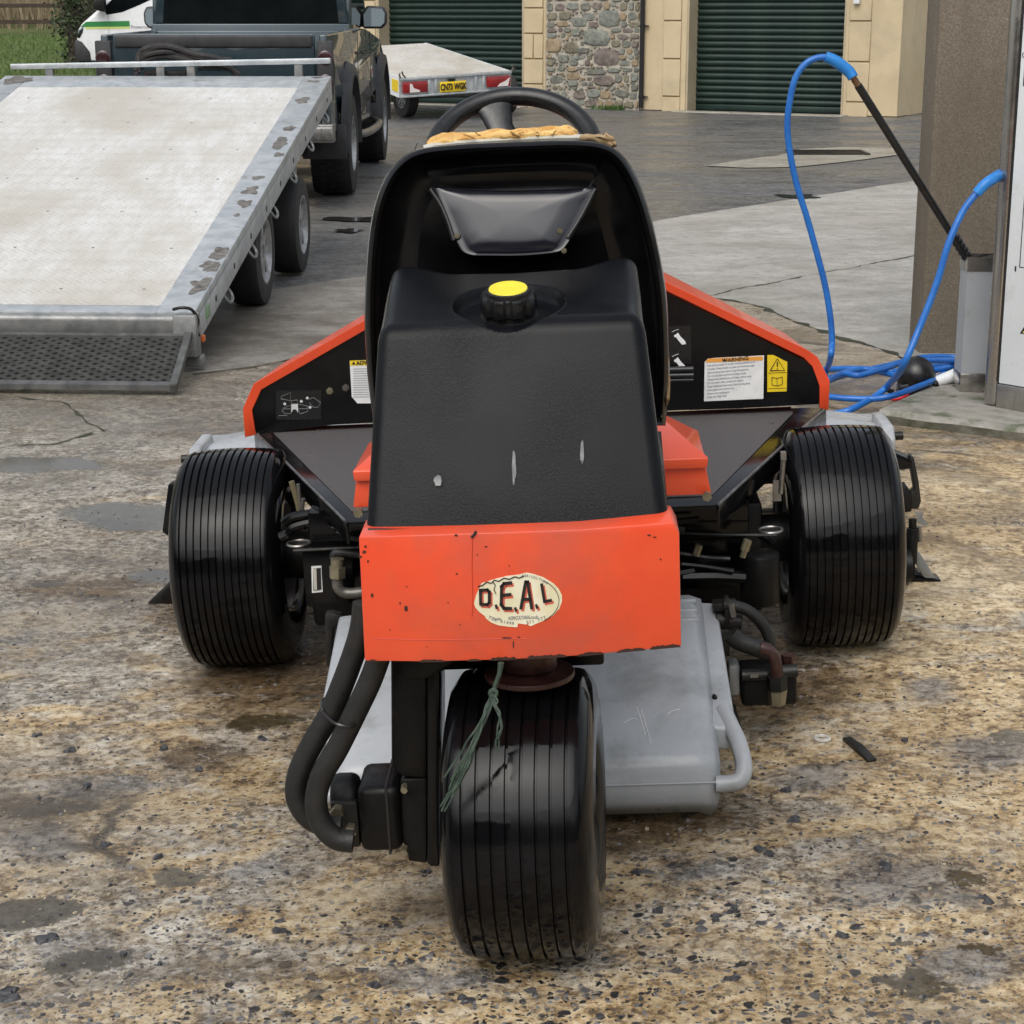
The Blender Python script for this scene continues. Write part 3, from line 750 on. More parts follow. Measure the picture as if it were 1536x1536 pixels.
# jamb linings (reveals in a darker render) and roller shutters built slat by slat
for (a, b) in ((uA, uB), (uE, uF)):
    MB().box(a - 0.002, a + 0.03, 0.012, 0.44, 0, DH).build('reveal', M['cream_dark'], gar)
    MB().box(b - 0.03, b + 0.002, 0.012, 0.44, 0, DH).build('reveal', M['cream_dark'], gar)
    sh = MB().box(a + 0.03, b - 0.03, 0.36, 0.38, 0.0, DH).build('roller_door', M['shutter'], gar)
    w = b - a - 0.06
    ref = None
    n = 28
    for k in range(n):
        z = 0.10 + k * 0.0945
        if ref is None:
            pr = [(0.36, 0.0), (0.334, 0.012), (0.322, 0.045), (0.334, 0.078), (0.36, 0.0885)]
            ref = MB().prism([(a + 0.03, y, zz) for y, zz in pr], (w, 0, 0)).build('slat', M['shutter'], sh, smooth=50)
        else:
            c = ref.copy(); COL.objects.link(c); ref_l = c
            c.location = (0, 0, k * 0.0945)
            ref.location = (0, 0, 0)
        if k == 0: ref.location = (0, 0, 0)
    # the first slat mesh starts at z=0, so lift all of them together
    for c in sh.children: c.location.z += 0.10
    MB().box(a + 0.035, b - 0.035, 0.325, 0.359, 0.008, 0.095).build('bottom_rail', M['shutter'], sh, bevel=0.008)
    MB().box(a - 0.10, b + 0.1, -0.30, 0.0, -0.02, 0.012).build('threshold', M['patch'], gar, bevel=0.02)
# raised quoin blocks
def quoins(x0, x1, step, z0=0.02, split=()):
    k = 0
    z = z0
    while z < HT - 0.1:
        z1 = min(z + step - 0.022, HT - 0.03)
        if k in split:
            xm = (x0 + x1) / 2
            MB().box(x0, xm - 0.008, -0.028, 0.0, z, z1).build('quoin', M['cream'], gar, bevel=0.006, seg=1)
            MB().box(xm + 0.008, x1, -0.028, 0.0, z, z1).build('quoin', M['cream'], gar, bevel=0.006, seg=1)
        else:
            MB().box(x0, x1, -0.028, 0.0, z, z1).build('quoin', M['cream'], gar, bevel=0.006, seg=1)
        z += step; k += 1
    MB().box(x0 - 0.0, x1 + 0.0, -0.006, -0.001, 0.0, HT - 0.02).build('joint', M['groove'], gar)
def zG(px, py): return G(px, py).z
q1 = zG(1000, 31) - zG(1000, 88)
quoins(G(996, 60).x, G(1022, 60).x, q1, z0=zG(1000, 144) + 0.005 - q1)
q2 = zG(802, 48) - zG(802, 86)
quoins(G(787, 60).x, G(815, 60).x, q2, z0=zG(802, 125) - 0.0 - q2 * 2, split=(3, 7))
q3 = zG(1288, 31) - zG(1288, 92)
quoins(G(1274, 60).x, G(1306, 60).x, q3, z0=zG(1288, 152) - q3)
quoins(G(541, 60).x, G(564, 60).x, q2, z0=zG(802, 125) - q2 * 2 + 0.12)
# security light
sb = MB().box(G(1283, 0).x, G(1292, 0).x, -0.10, -0.03, zG(1288, 6), zG(1288, -12)).build('wall_lamp', M['white_paint'], gar, bevel=0.01)
# stone pillar with every stone its own piece
sp = MB().box(uC + 0.003, uD - 0.003, -0.008, 0.44, -0.02, DH - 0.003).build('stone_pillar', M['mortar'], gar)
MB().box(uC + 0.001, uD - 0.001, 0.0, 0.44, DH, DH + 0.001)
r3 = random.Random(21)
def stone(cx, cz, w, h, big=False):
    n = r3.choice((7, 8, 9))
    pts = []
    for i in range(n):
        t = 2 * math.pi * (i + r3.uniform(-0.22, 0.22)) / n
        c, s = math.cos(t), math.sin(t)
        e = 0.62
        x = w / 2 * (abs(c) ** e) * (1 if c > 0 else -1) * r3.uniform(0.84, 1.04)
        z = h / 2 * (abs(s) ** e) * (1 if s > 0 else -1) * r3.uniform(0.82, 1.04)
        pts.append((cx + x, cz + z))
    d = r3.uniform(0.012, 0.035)
    mb = MB()
    r0 = [(max(uC + 0.004, min(uD - 0.004, x)), 0.02, z) for x, z in pts]
    r1 = [(x, -d * 0.75, z) for x, _, z in r0]
    rr = [(cx + (x - cx) * 0.86, -d - r3.uniform(0, 0.01), cz + (z - cz) * 0.84) for x, _, z in r0]
    mb.loft([r0, r1, rr])
    mb.build('stone', M['stone'][r3.choices(range(6), (5, 3, 3, 4, 3, 0.6))[0]], sp, smooth=30)
def X(px): return G(px, 60).x
bigs = [(896, 28, 37, 29), (901, 58, 42, 27), (910, 86, 44, 28), (832, 68, 24, 24), (857, 71, 22, 20), (893, 140, 22, 13), (935, 140, 24, 13), (900, 121, 32, 18), (883, 24, 21, 14)]
bigs = [(914, 28, 36, 29), (896, 56, 42, 27), (910, 86, 44, 28), (831, 68, 24, 24), (857, 71, 22, 20), (892, 140, 22, 13), (934, 140, 24, 13), (908, 121, 34, 18), (883, 25, 20, 14),
        (835, 120, 22, 11), (860, 125, 17, 9), (865, 48, 14, 14), (846, 88, 18, 13), (895, 108, 34, 10), (870, 33, 26, 16)]
occ = []
for px, py, w, h in bigs:
    a, b = G(px - w / 2, py), G(px + w / 2, py)
    c, d = G(px, py - h / 2), G(px, py + h / 2)
    stone((a.x + b.x) / 2, (c.z + d.z) / 2, b.x - a.x, c.z - d.z)
    occ.append(((a.x + b.x) / 2, (c.z + d.z) / 2, b.x - a.x, c.z - d.z))
occ2 = list(occ)
z = 0.02
while z < DH - 0.06:
    h = r3.uniform(0.075, 0.15)
    x = uC + 0.01
    while x < uD - 0.03:
        w = r3.uniform(0.09, 0.27)
        if x + w > uD - 0.02: w = uD - 0.01 - x
        if w < 0.035: break
        cx, cz = x + w / 2, z + h / 2 + r3.uniform(-0.012, 0.012)
        hit = any(abs(cx - ox) < (ow + w) / 2 * 0.86 and abs(cz - oz) < (oh + h) / 2 * 0.86 for ox, oz, ow, oh in occ)
        if not hit:
            stone(cx, cz, w - 0.012, h - 0.010); occ2.append((cx, cz, w - .01, h - .01))
            x += w
        else:
            x += 0.045
    z += h
nf = 0
for k in range(9000):
    if nf > 150: break
    w = r3.uniform(0.035, 0.15) * (1 - k / 14000); h = w * r3.uniform(0.45, 0.9)
    cx, cz = r3.uniform(uC + w / 2, uD - w / 2), r3.uniform(0.03, DH - 0.06)
    if any(abs(cx - ox) < (ow + w) / 2 * 0.9 and abs(cz - oz) < (oh + h) / 2 * 0.9 for ox, oz, ow, oh in occ2): continue
    stone(cx, cz, w, h); occ2.append((cx, cz, w, h)); nf += 1
dp = thing('downpipe', 'black plastic downpipe beside the rubble stone pillar', 'drainpipe', MG @ Vector((X(965.5), -0.055, 0)), (0, 0, -GY))
MB().cyl((0, 0, 0.03), (0, 0, HT - 0.05), 0.037, n=14).build('pipe', M['downpipe'], dp)
for zz in (zG(965, 145), zG(965, 39), zG(965, 39) + 1.3):
    MB().cyl((0, 0, zz - 0.02), (0, 0, zz + 0.02), 0.044, n=14).box(-0.01, 0.10, 0.0, 0.03, zz - 0.012, zz + 0.012).build('bracket', M['downpipe'], dp)
# weeds at the foot of the pillar
mb = MB()
for k in range(380):
    u = uD - 0.25 - abs(r3.gauss(0, 0.20)); q = MG @ Vector((u, -0.02 - abs(r3.gauss(0, 0.09)), 0))
    if u < uC: continue
    h = r3.uniform(0.02, 0.08) ; a = r3.uniform(0, 6.28); w = r3.uniform(0.006, 0.014)
    mb.add([(q.x - w * math.cos(a), q.y - w * math.sin(a), 0), (q.x + w * math.cos(a), q.y + w * math.sin(a), 0), (q.x + r3.uniform(-.04, .04), q.y + r3.uniform(-.04, .04), h)], [(0, 1, 2)])
tag(mb.build('weeds', pm('weed', (0.04, 0.10, 0.012), (0.09, 0.15, 0.03), 9, (0.5, 0.7)), smooth=0), 'small green weeds growing at the foot of the stone pillar', kind='stuff')

# ------------------------------------------------------------------ fence, hedge, ivy tree
fn = thing('wooden_fence', 'dark post and rail timber fence on the grass bank', 'fence', (0, 66, 0))
fz = gh(-17, 66)
for x in frange(-38, -9.5, 3.0):
    q = MB().box(x - 0.075, x + 0.075, -0.06, 0.06, gh(x, 66) - 0.1, fz + 1.22).build('post', M['timber'], fn, bevel=0.01, seg=1)
xp = at(56, 30, 66).x
for k, x in enumerate(frange(-38, -9.5, 3.0)[:0]): pass
for x0 in range(-36, -9, 3):
    for zz in (0.98, 0.45):
        MB().box(x0 + 0.02, x0 + 2.98, -0.10, -0.06, fz + zz + 0.0, fz + zz + 0.13).build('rail', M['timber'], fn, bevel=0.008, seg=1)
mb = MB()
vx = frange(-90, 60, 1.0); vz = frange(0, 19, 0.7)
def hz_(x, z): return z * (1 + .22 * mnoise.noise(Vector((x * .12, 0, 8))) + .1 * mnoise.noise(Vector((x * .7, 0, 8))))
def hy(x, z): return 80 + 3.0 * mnoise.noise(Vector((x * 0.35, z * 0.5, 2))) - 0.0 * z + 0.8 * mnoise.noise(Vector((x * 1.5, z * 1.2, 2)))
mb.add([(x, hy(x, z), hz_(x, z)) for x in vx for z in vz], [(i * len(vz) + j, (i + 1) * len(vz) + j, (i + 1) * len(vz) + j + 1, i * len(vz) + j + 1) for i in range(len(vx) - 1) for j in range(len(vz) - 1)])
top = len(mb.v)
mb.add([(x, hy(x, 19) + d, hz_(x, 19) - d * 0.4) for x in vx for d in (0, 6)], [(2 * i, 2 * i + 2, 2 * i + 3, 2 * i + 1) for i in range(len(vx) - 1)])
tag(mb.build('woods', M['brush']), 'brown winter scrub and woodland behind the fence', kind='stuff')
mb = MB()
r2 = random.Random(9)
for k in range(5200):
    x = r2.uniform(-33, -12); y = r2.uniform(71, 79); z = r2.uniform(0.2, 1.2); h = r2.uniform(0.6, 3.2); w = r2.uniform(0.012, 0.04)
    dx = r2.uniform(-0.6, 0.6) * h * 0.5
    mb.add([(x - w, y, z), (x + w, y, z), (x + dx, y + r2.uniform(-.2, .2), z + h)], [(0, 1, 2)])
tag(mb.build('undergrowth', M['twig'], smooth=0), 'bare twigs and dry stems behind the fence', kind='stuff')

def ivy_tree(x, y, z, h, r, label):
    t = thing('ivy_tree', label, 'tree', (x, y, z))
    rr = random.Random(3)
    mb = MB().tube([(0, 0, -0.1), (0.03, 0, h * 0.3), (-0.04, 0.02, h * 0.65), (0.03, 0, h)], 0.22, n=10, sub=5, rf=lambda s: 1 - 0.7 * s)
    for k in range(9):
        a = rr.uniform(0, 6.28); zz = h * rr.uniform(0.25, 0.85); l = r * rr.uniform(0.5, 0.9)
        mb.tube([(0, 0, zz), (l * .5 * math.cos(a), l * .5 * math.sin(a), zz + l * .4), (l * math.cos(a), l * math.sin(a), zz + l * .9)], 0.04, n=6, sub=3, rf=lambda s: 1 - 0.7 * s)
    mb.build('trunk', M['bark'], t)
    mb = MB()
    clumps = [(rr.uniform(0, 6.28), rr.uniform(0.0, 1.0) ** 0.7, rr.uniform(0.02, 1.0), rr.uniform(0.10, 0.24)) for _ in range(150)]
    for a, q, zz, cr in clumps:
        er = r * (0.55 + 0.45 * math.sin(min(1, zz * 1.6) * 2.2)) * q
        cx, cy, cz = er * math.cos(a), er * math.sin(a), zz * h
        for j in range(46):
            p = Vector((cx + rr.gauss(0, cr * .7), cy + rr.gauss(0, cr * .7), max(0.02, cz + rr.gauss(0, cr))))
            u = Vector((rr.gauss(0, 1), rr.gauss(0, 1), rr.gauss(0, .6))).normalized(); v = u.orthogonal().normalized()
            s = rr.uniform(0.03, 0.06)
            mb.add([p - u * s, p + v * s * .6, p + u * s, p - v * s * .6], [(0, 1, 2, 3)])
    mb.build('crown', M['leaf_dark'], t, smooth=0)
    return t
q = at(113, 60, 47.5)
ivy_tree(q.x, 47.5, gh(q.x, 47.5) - 0.02, 5.5, 0.62, 'dark ivy covered tree standing on the grass behind the white van')
t2 = thing('bare_tree', 'dark bare tree trunk just behind the nose of the white van', 'tree', (at(137, 10, 50).x, 50, gh(-9, 50)))
MB().tube([(0, 0, -.1), (0.05, 0, 2), (-0.05, 0, 5), (0.2, 0, 8)], 0.16, n=10, sub=4, rf=lambda s: 1 - .5 * s).build('trunk', M['bark'], t2)
mb = MB()
for k in range(24):
    a = r2.uniform(0, 6.28); zz = r2.uniform(2.8, 7.5); l = r2.uniform(1, 2.6)
    mb.tube([(0, 0, zz), (l * .5 * math.cos(a), l * .5 * math.sin(a), zz + l * .45), (l * math.cos(a), l * math.sin(a), zz + l * .6)], 0.035, n=5, sub=2, rf=lambda s: 1 - .8 * s)
mb.build('branches', M['bark'], t2)

# belt of trees across the yard behind the viewpoint (seen only in reflections)
mb = MB(); va = frange(-80, 80, 1.6); vz = frange(0, 1, .1)
def tl(a, k):
    rr = 27 + 2.5 * mnoise.noise(Vector((a * .2, k * 4, 1)))
    h = 7.6 + 3.4 * mnoise.noise(Vector((a * .11, 0, 3))) + 1.2 * mnoise.noise(Vector((a * .6, 0, 3)))
    return (rr * math.sin(R(a)), -rr * math.cos(R(a)) + 4, k * h)
mb.add([tl(a, k) for a in va for k in vz], [(i * len(vz) + j, (i + 1) * len(vz) + j, (i + 1) * len(vz) + j + 1, i * len(vz) + j + 1) for i in range(len(va) - 1) for j in range(len(vz) - 1)])
tag(mb.build('treeline', M['wood_wall']), 'dark belt of trees across the yard facing the garage', kind='stuff')

# ------------------------------------------------------------------ wheels for road vehicles
def road_wheel(parent, x0, x1, cy, cz, r, rr, rimmat, out=1, spokes=5, tread=True):
    """x0 inner, x1 outer face; out = +1 when the outer face looks to +x"""
    w = abs(x1 - x0); m = (x0 + x1) / 2
    s = 1 if x1 > x0 else -1
    P = [(-.5, rr), (-.52, rr + (r - rr) * .5), (-.47, r * .965), (-.40, r * .99), (-.2, r), (.2, r), (.40, r * .99), (.47, r * .965), (.52, rr + (r - rr) * .5), (.5, rr)]
    mb = MB().lathe([(h * w * s, q) for h, q in P], (0, 0, 0), 'x', 48, close=False)
    mb.lathe([(-.46 * w * s, rr * 1.0), (-.2 * w * s, rr * .9), (.3 * w * s, rr * .9), (.46 * w * s, rr)], (0, 0, 0), 'x', 48, close=False)
    if tread:
        nb = 40
        for i in range(nb):
            for row, (a, b) in enumerate(((-.49, -.33), (-.29, -.12), (-.08, .08), (.12, .29), (.33, .49))):
                t = 2 * math.pi * (i + (row % 2) * .5) / nb
                rot = Matrix.Rotation(t, 4, 'X')
                e = 0.95 if row in (0, 4) else 1.0
                mb.box(min(a * w, b * w), max(a * w, b * w), -r * 0.052, r * 0.052, r * 0.95 * e, r * 1.018 * e, rot)
    wh = new_obj('wheel', None, parent)
    wh.location = (m, cy, cz)
    mb.build('tyre', M['tyre'], wh, smooth=35)
    mb = MB().lathe([(.49 * w * s, rr * 1.02), (.50 * w * s, rr * .94), (.36 * w * s, rr * .86), (.2 * w * s, rr * .8), (.2 * w * s, rr * .3), (.34 * w * s, rr * .26), (.36 * w * s, 0.004)], (0, 0, 0), 'x', 40, close=False)
    for k in range(spokes):
        mb.box(min(.2 * w * s, .40 * w * s), max(.2 * w * s, .40 * w * s), -rr * .11, rr * .11, rr * .2, rr * .88, Matrix.Rotation(2 * math.pi * k / spokes, 4, 'X'))
    mb.build('rim', rimmat, wh, smooth=35)
    return wh

# ------------------------------------------------------------------ white van
vn = thing('white_van', 'white panel van with a green and lime stripe parked beyond the blue grey pickup', 'van', (at(118, 110, 46).x, 46, 0.0), (0, 0, R(4)))
# profile in (x from the nose, z)
prof = [(0.02, 0.30), (-0.02, 0.62), (0.0, 0.80), (0.03, 1.00), (0.14, 1.16), (0.52, 1.47), (1.05, 2.0), (1.3, 2.25), (1.7, 2.38), (5.2, 2.42), (5.35, 2.3), (5.4, 0.45), (5.3, 0.30)]
W2 = 1.95
def vsec(y, k): return [Vector((max(x, 0.0) + (x if x < 0 else 0) + (k if i < 8 else -k if i > 9 else 0), y, z - (k * .6 if z > 1.0 else 0))) for i, (x, z) in enumerate(prof)]
body = MB().loft([vsec(0.10, .10), vsec(0.0, .0), vsec(W2, .0), vsec(W2 + .10, .10)] if False else [vsec(0.0, .05), vsec(0.06, .0), vsec(W2 - .06, .0), vsec(W2, .05)])
body.build('body', M['white_paint'], vn, bevel=0.03, seg=3)
MB().prism([(-0.05, -0.025, 0.28), (-0.07, -0.025, 0.66), (-0.03, -0.025, 0.80), (0.12, -0.025, 0.74), (0.30, -0.025, 0.50), (0.32, -0.025, 0.28)], (0, W2 + 0.05, 0)).build('bumper', M['truck_black'], vn, bevel=0.03, seg=2)
arc = [(1.02 + 0.42 * math.cos(t), -0.012, 0.42 + 0.42 * math.sin(t)) for t in [math.pi * k / 16 for k in range(17)]]
arc2 = [(1.02 + 0.35 * math.cos(t), -0.012, 0.42 + 0.35 * math.sin(t)) for t in [math.pi * k / 16 for k in range(17)]]
MB().prism(arc + list(reversed(arc2)), (0, 0.05, 0)).build('wheel_arch', M['truck_black'], vn)
MB().prism(arc2, (0, 0.0015 - 0.0, 0)).build('wheel_well', M['ink'], vn)
w = new_obj('wheel', None, vn); w.location = (1.02, 0.10, 0.335)
MB().lathe([(-.1, .2), (-.115, .27), (-.09, .33), (.09, .33), (.1, .2)], (0, 0, 0), 'y', 40).build('tyre', M['tyre'], w)
MB().lathe([(-.095, .2), (-.07, .18), (-.04, .05), (-.05, .004)], (0, 0, 0), 'y', 32, close=False).build('rim', M['rim'], w)
w2 = copy_tree(w, vn); w2.location = (4.4, 0.10, 0.335)
MB().prism([(0.02, -0.008, .84), (0.04, -0.010, 1.0), (0.18, -0.012, 1.09), (0.15, -0.012, 0.96), (0.07, -0.010, 0.82)], (0, 0.03, 0)).build('headlight', M['mirror'], vn, bevel=0.004)
MB().prism([(0.66, -0.006, 1.50), (0.74, -0.006, 1.36), (1.1, -0.006, 1.42), (1.5, -0.006, 1.58), (1.9, -0.006, 1.76), (1.9, -0.006, 2.1), (1.28, -0.006, 2.1)], (0, 0.02, 0)).build('side_window', M['glass'], vn)
MB().prism([(0.60, 0.12, 1.56), (0.60, W2 - .12, 1.56), (1.22, W2 - .16, 2.19), (1.22, 0.16, 2.19)], (-0.012, 0, 0.014)).build('windscreen', M['glass'], vn)
mr = MB().prism([(0.46, -0.32, 1.48), (0.74, -0.32, 1.42), (0.78, -0.32, 1.85), (0.50, -0.32, 1.85)], (0, 0.22, 0)).box(0.6, 0.7, -0.12, 0.01, 1.50, 1.56).build('wing_mirror', M['black_plastic'], vn, bevel=0.03)
def vz(py): return CAM_H - (py - 10) * 0.966 / 115.5
MB().prism([(0.10, -0.006, 1.08), (0.24, -0.006, 1.20), (1.26, -0.006, 1.22), (1.26, -0.006, 1.09)], (0, 0.008, 0)).build('stripe', M['green_stripe'], vn)
MB().prism([(0.22, -0.0055, 1.03), (0.22, -0.0055, 1.078), (1.26, -0.0055, 1.088), (1.26, -0.0055, 1.04)], (0, 0.008, 0)).build('stripe', M['yellow_stripe'], vn)
text_mesh('lettering', 'Powercut', 0.11, M['ink_grey'], vn, Matrix.Translation((1.50, -0.008, 1.08)) @ Matrix.Rotation(R(90), 4, 'X'), depth=0.001)
MB().box(0.40, 0.404, -0.004, 0.01, 0.75, 0.751).box(0.76, 0.768, -0.004, 0.01, 0.5, 1.5).build('panel_gap', M['ink_grey'], vn)

# ------------------------------------------------------------------ pickup truck
TX = at(322, 100, 15.05).x
tk = thing('pickup_truck', 'blue grey pickup truck seen from behind, hitched to the tilted trailer', 'pickup', (TX, 15.05, 0), (0, 0, R(-0.5)))
hw = 0.93
# side panels with real wheel openings: outline in (y,z)
def arch(cy, cz, r, a0=0, a1=180, n=14): return [(cy + r * math.cos(R(a0 + (a1 - a0) * k / n)), cz + r * math.sin(R(a0 + (a1 - a0) * k / n))) for k in range(n + 1)]
RW, FW, WZ, WR = 1.2, 4.75, 0.42, 0.42
side = [(0.0, 0.62), (0.0, 1.335)] + [(2.0, 1.345), (2.02, 1.36), (3.6, 1.34), (4.2, 1.30), (5.3, 1.22), (5.45, 1.0), (5.5, 0.6), (5.3, 0.52)] + arch(FW, WZ + .05, 0.50, 0, 180) + [(4.2, 0.50), (1.75, 0.50)] + arch(RW, WZ + .05, 0.50, 0, 180)[:] + [(0.6, 0.55)]
for s in (-1, 1):
    mb = MB()
    x0, x1 = s * (hw - 0.11), s * hw
    o1 = [Vector((x1 - s * (0.05 if z > 1.2 else 0.03 if z < 0.7 else 0), y, z)) for y, z in side]
    o0 = [Vector((x0, y, z)) for y, z in side]
    mb.loft([o0, o1])
    mb.build('side_panel', M['truck_paint'], tk, bevel=0.025, seg=3)
    # flared arches
    for cy in (RW, FW):
        ri = [Vector((s * (hw - 0.03), y, z)) for y, z in arch(cy, WZ + .05, 0.50, -8, 188, 22)]
        ro = [Vector((s * (hw + 0.06), y, z)) for y, z in arch(cy, WZ + .05, 0.52, -8, 188, 22)]
        rx = [Vector((s * (hw + 0.05), y, z)) for y, z in arch(cy, WZ + .05, 0.60, -8, 188, 22)]
        ry = [Vector((s * (hw - 0.01), y, z)) for y, z in arch(cy, WZ + .05, 0.635, -8, 188, 22)]
        mb = MB(); n = len(ri)
        vs = ri + ro + rx + ry
        mb.add(vs, [(k * n + i, k * n + i + 1, (k + 1) * n + i + 1, (k + 1) * n + i) for k in range(3) for i in range(n - 1)])
        mb.build('wheel_arch', M['truck_black'], tk, smooth=60)
        MB().box(min(s * .60, s * (hw + .03)), max(s * .60, s * (hw + .03)), cy - 0.64, cy - 0.60, 0.34, 0.62).build('mud_flap', M['truck_black'], tk, bevel=0.008)
    road_wheel(tk, s * 0.63, s * 0.965, RW, WZ, WR, 0.235, M['rim'], spokes=6)
    road_wheel(tk, s * 0.63, s * 0.965, FW, WZ, WR, 0.235, M['rim'], spokes=6)
    MB().tube([(s * .75, 1.9, .48), (s * .98, 2.1, .45), (s * .98, 3.8, .45), (s * .75, 4.0, .48)], 0.035, n=10, sub=4).build('side_step', M['steel'], tk)
    # tail lamps
    lamp = MB().box(min(s * 0.80, s * 0.925), max(s * 0.80, s * 0.925), -0.018, 0.05, 0.88, 1.29).build('tail_light', M['truck_black'], tk, bevel=0.012)
    for zz in (1.16, 0.98):
        MB().lathe([(-.026, .004), (-.0255, .045), (-.023, .056), (-.015, .060)], (s * .865, 0, zz), 'y', 24, close=False).build('lens', M['lamp_smoke'], lamp, smooth=60)
    # door mirror
    mo_ = -.14 if s > 0 else -.06
    def mx(x): return s * (x + mo_)
    mm = MB().prism([(mx(x_), 3.28, z_) for x_, z_ in ((1.02, 1.345), (1.20, 1.345), (1.245, 1.39), (1.25, 1.49), (1.22, 1.545), (1.06, 1.555), (1.01, 1.48))], (0, 0.10, 0)).box(min(s * .80, mx(1.06)), max(s * .80, mx(1.06)), 3.32, 3.37, 1.36, 1.40).build('door_mirror', M['truck_black'], tk, bevel=0.02, seg=3)
    MB().prism([(mx(x_), 3.256 + (z_ - 1.36) * .12, z_) for x_, z_ in ((1.035, 1.365), (1.19, 1.365), (1.225, 1.40), (1.23, 1.485), (1.205, 1.525), (1.075, 1.535), (1.03, 1.47))], (0, 0.004, 0)).build('mirror_glass', M['mirror'], mm)
    MB().box(min(s * .925, s * .945), max(s * .925, s * .945), 2.45, 2.60, 1.13, 1.16).build('door_handle', M['truck_black'], tk, bevel=0.006)
    MB().box(min(s * .9285, s * .934), max(s * .9285, s * .934), 2.10, 2.112, 0.56, 1.33).box(min(s * .9285, s * .934), max(s * .9285, s * .934), 3.45, 3.462, 0.56, 1.32).build('door_gap', M['ink'], tk)
    # cab pillars, doors glass
    cabs = [(2.06, 1.345), (2.14, 1.80), (2.25, 1.90), (3.3, 1.90), (3.9, 1.36)]
    MB().prism([(s * 0.83, y, z) for y, z in cabs], (s * 0.04, 0, 0)).build('cab_side', M['truck_paint'], tk, bevel=0.01)
    MB().prism([(s * 0.871, y, z) for y, z in ((2.2, 1.39), (2.26, 1.80), (3.22, 1.82), (3.7, 1.39))], (s * 0.004, 0, 0)).build('side_window', M['glass'], tk)
MB().box(-.82, .82, 0.02, 2.0, 0.72, 0.76).build('bed_floor', M['truck_black'], tk)
MB().box(-.82, .82, 1.96, 2.0, 0.76, 1.34).build('bed_front', M['truck_paint'], tk, bevel=.01)
MB().box(-.70, .70, .05, 1.95, 0.40, 0.718).build('chassis', M['black_dull'], tk)
MB().box(-.55, .55, 2.0, 5.2, 0.38, 0.9).build('underbody', M['black_dull'], tk)
tg = MB()
tg.box(-.785, .785, -0.012, 0.045, 0.70, 1.345).build('tailgate', M['truck_paint'], tk, bevel=0.018, seg=3)
tgo = [c for c in tk.children if c.name.startswith('tailgate')][0]
MB().box(-.77, .77, -0.03, 0.02, 1.235, 1.335).build('spoiler', M['truck_black'], tgo, bevel=0.018, seg=3)
MB().box(-.13, .14, -0.024, -0.0125, 1.07, 1.165).box(-.10, .11, -.032, -.0245, 1.09, 1.125).build('handle', M['black_plastic'], tgo, bevel=0.008)
MB().box(-.815, .815, 0.0, 0.05, 0.66, 0.72).build('sill', M['truck_black'], tk)
MB().box(-.93, .93, -0.16, 0.0, 0.52, 0.66).box(-.93, -.62, -.175, -.16, .54, .64).box(.62, .93, -.175, -.16, .54, .64).build('rear_bumper', M['steel'], tk, bevel=0.02, seg=3)
MB().box(-.06, .06, -.36, -.16, .42, .48).cyl((0, -.32, .48), (0, -.32, .56), .03).build('tow_bar', M['iron'], tk)
# cab rear wall, window, roof, screen, bonnet
MB().box(-.87, .87, 2.02, 2.07, .76, 1.40).build('cab_back', M['truck_paint'], tk, bevel=.012)
rw = MB().prism([(-.86, 2.055, 1.40), (.86, 2.055, 1.40), (.80, 2.085, 1.86), (-.80, 2.085, 1.86)], (0, .05, 0)).build('rear_frame', M['truck_paint'], tk, bevel=.02)
MB().prism([(-.775, 2.046, 1.405), (.775, 2.046, 1.405), (.735, 2.066, 1.80), (-.735, 2.066, 1.80)], (0, .006, 0)).build('rear_window', M['glass'], tk)
MB().prism([(-.82, 2.12, 1.862), (.82, 2.12, 1.862), (.78, 2.3, 1.92), (-.78, 2.3, 1.92)], (0, 1.1, 0.005)).build('roof', M['truck_paint'], tk, bevel=.02)
MB().prism([(-.80, 3.93, 1.34), (.80, 3.93, 1.34), (.74, 3.42, 1.88), (-.74, 3.42, 1.88)], (0, .01, .01)).build('windscreen', M['glass'], tk)
MB().prism([(-.83, 3.9, 1.30), (.83, 3.9, 1.30), (.80, 5.35, 1.18), (-.80, 5.35, 1.18)], (0, 0, -.05)).build('bonnet', M['truck_paint'], tk, bevel=.02)
MB().box(-.85, .85, 5.42, 5.52, .55, 1.12).build('grille', M['truck_black'], tk, bevel=.02)

# ------------------------------------------------------------------ tilted bed trailer
RRc, FRc = at(292, 468, 8.14), at(497, 114, 12.41)
yaw = math.atan2(FRc.x - RRc.x, FRc.y - RRc.y)
LEN = math.hypot(FRc.x - RRc.x, FRc.y - RRc.y)
TIL = math.atan2(FRc.z - RRc.z, LEN)
LEN = math.hypot(LEN, FRc.z - RRc.z)
WID = 2.13
tr = thing('flatbed_trailer', 'galvanised flatbed trailer with tilted white tread deck and mesh ramp behind the pickup', 'trailer', (RRc.x, RRc.y, 0), (0, 0, -yaw))
# deck frame in a child empty so the tilt is exact: x from -WID..0, y 0..LEN
MT = Matrix.Translation((0, 0, RRc.z)) @ Matrix.Rotation(TIL, 4, 'X')
def tb(x0, x1, y0, y1, z0, z1): return MB().box(x0, x1, y0, y1, z0, z1, MT)
RWD = 0.172
tb(-WID + RWD, -RWD, 0.09, LEN - 0.30, -0.025, -0.004).build('deck', M['deck'], tr)
for a, b in ((-RWD, 0.0), (-WID, -WID + RWD)):
    tb(a, b, 0.0, LEN, -0.045, 0.0).build('side_rail', M['galv'], tr, bevel=0.006)
rail = [c for c in tr.children if c.name.startswith('side_rail')][0]
tb(-0.035, -0.001, 0.0, LEN, -0.155, -0.046).build('side_skirt', M['galv'], tr, bevel=0.004)
tb(-WID + .001, -WID + .035, 0.0, LEN, -0.155, -0.046).build('side_skirt', M['galv'], tr, bevel=0.004)
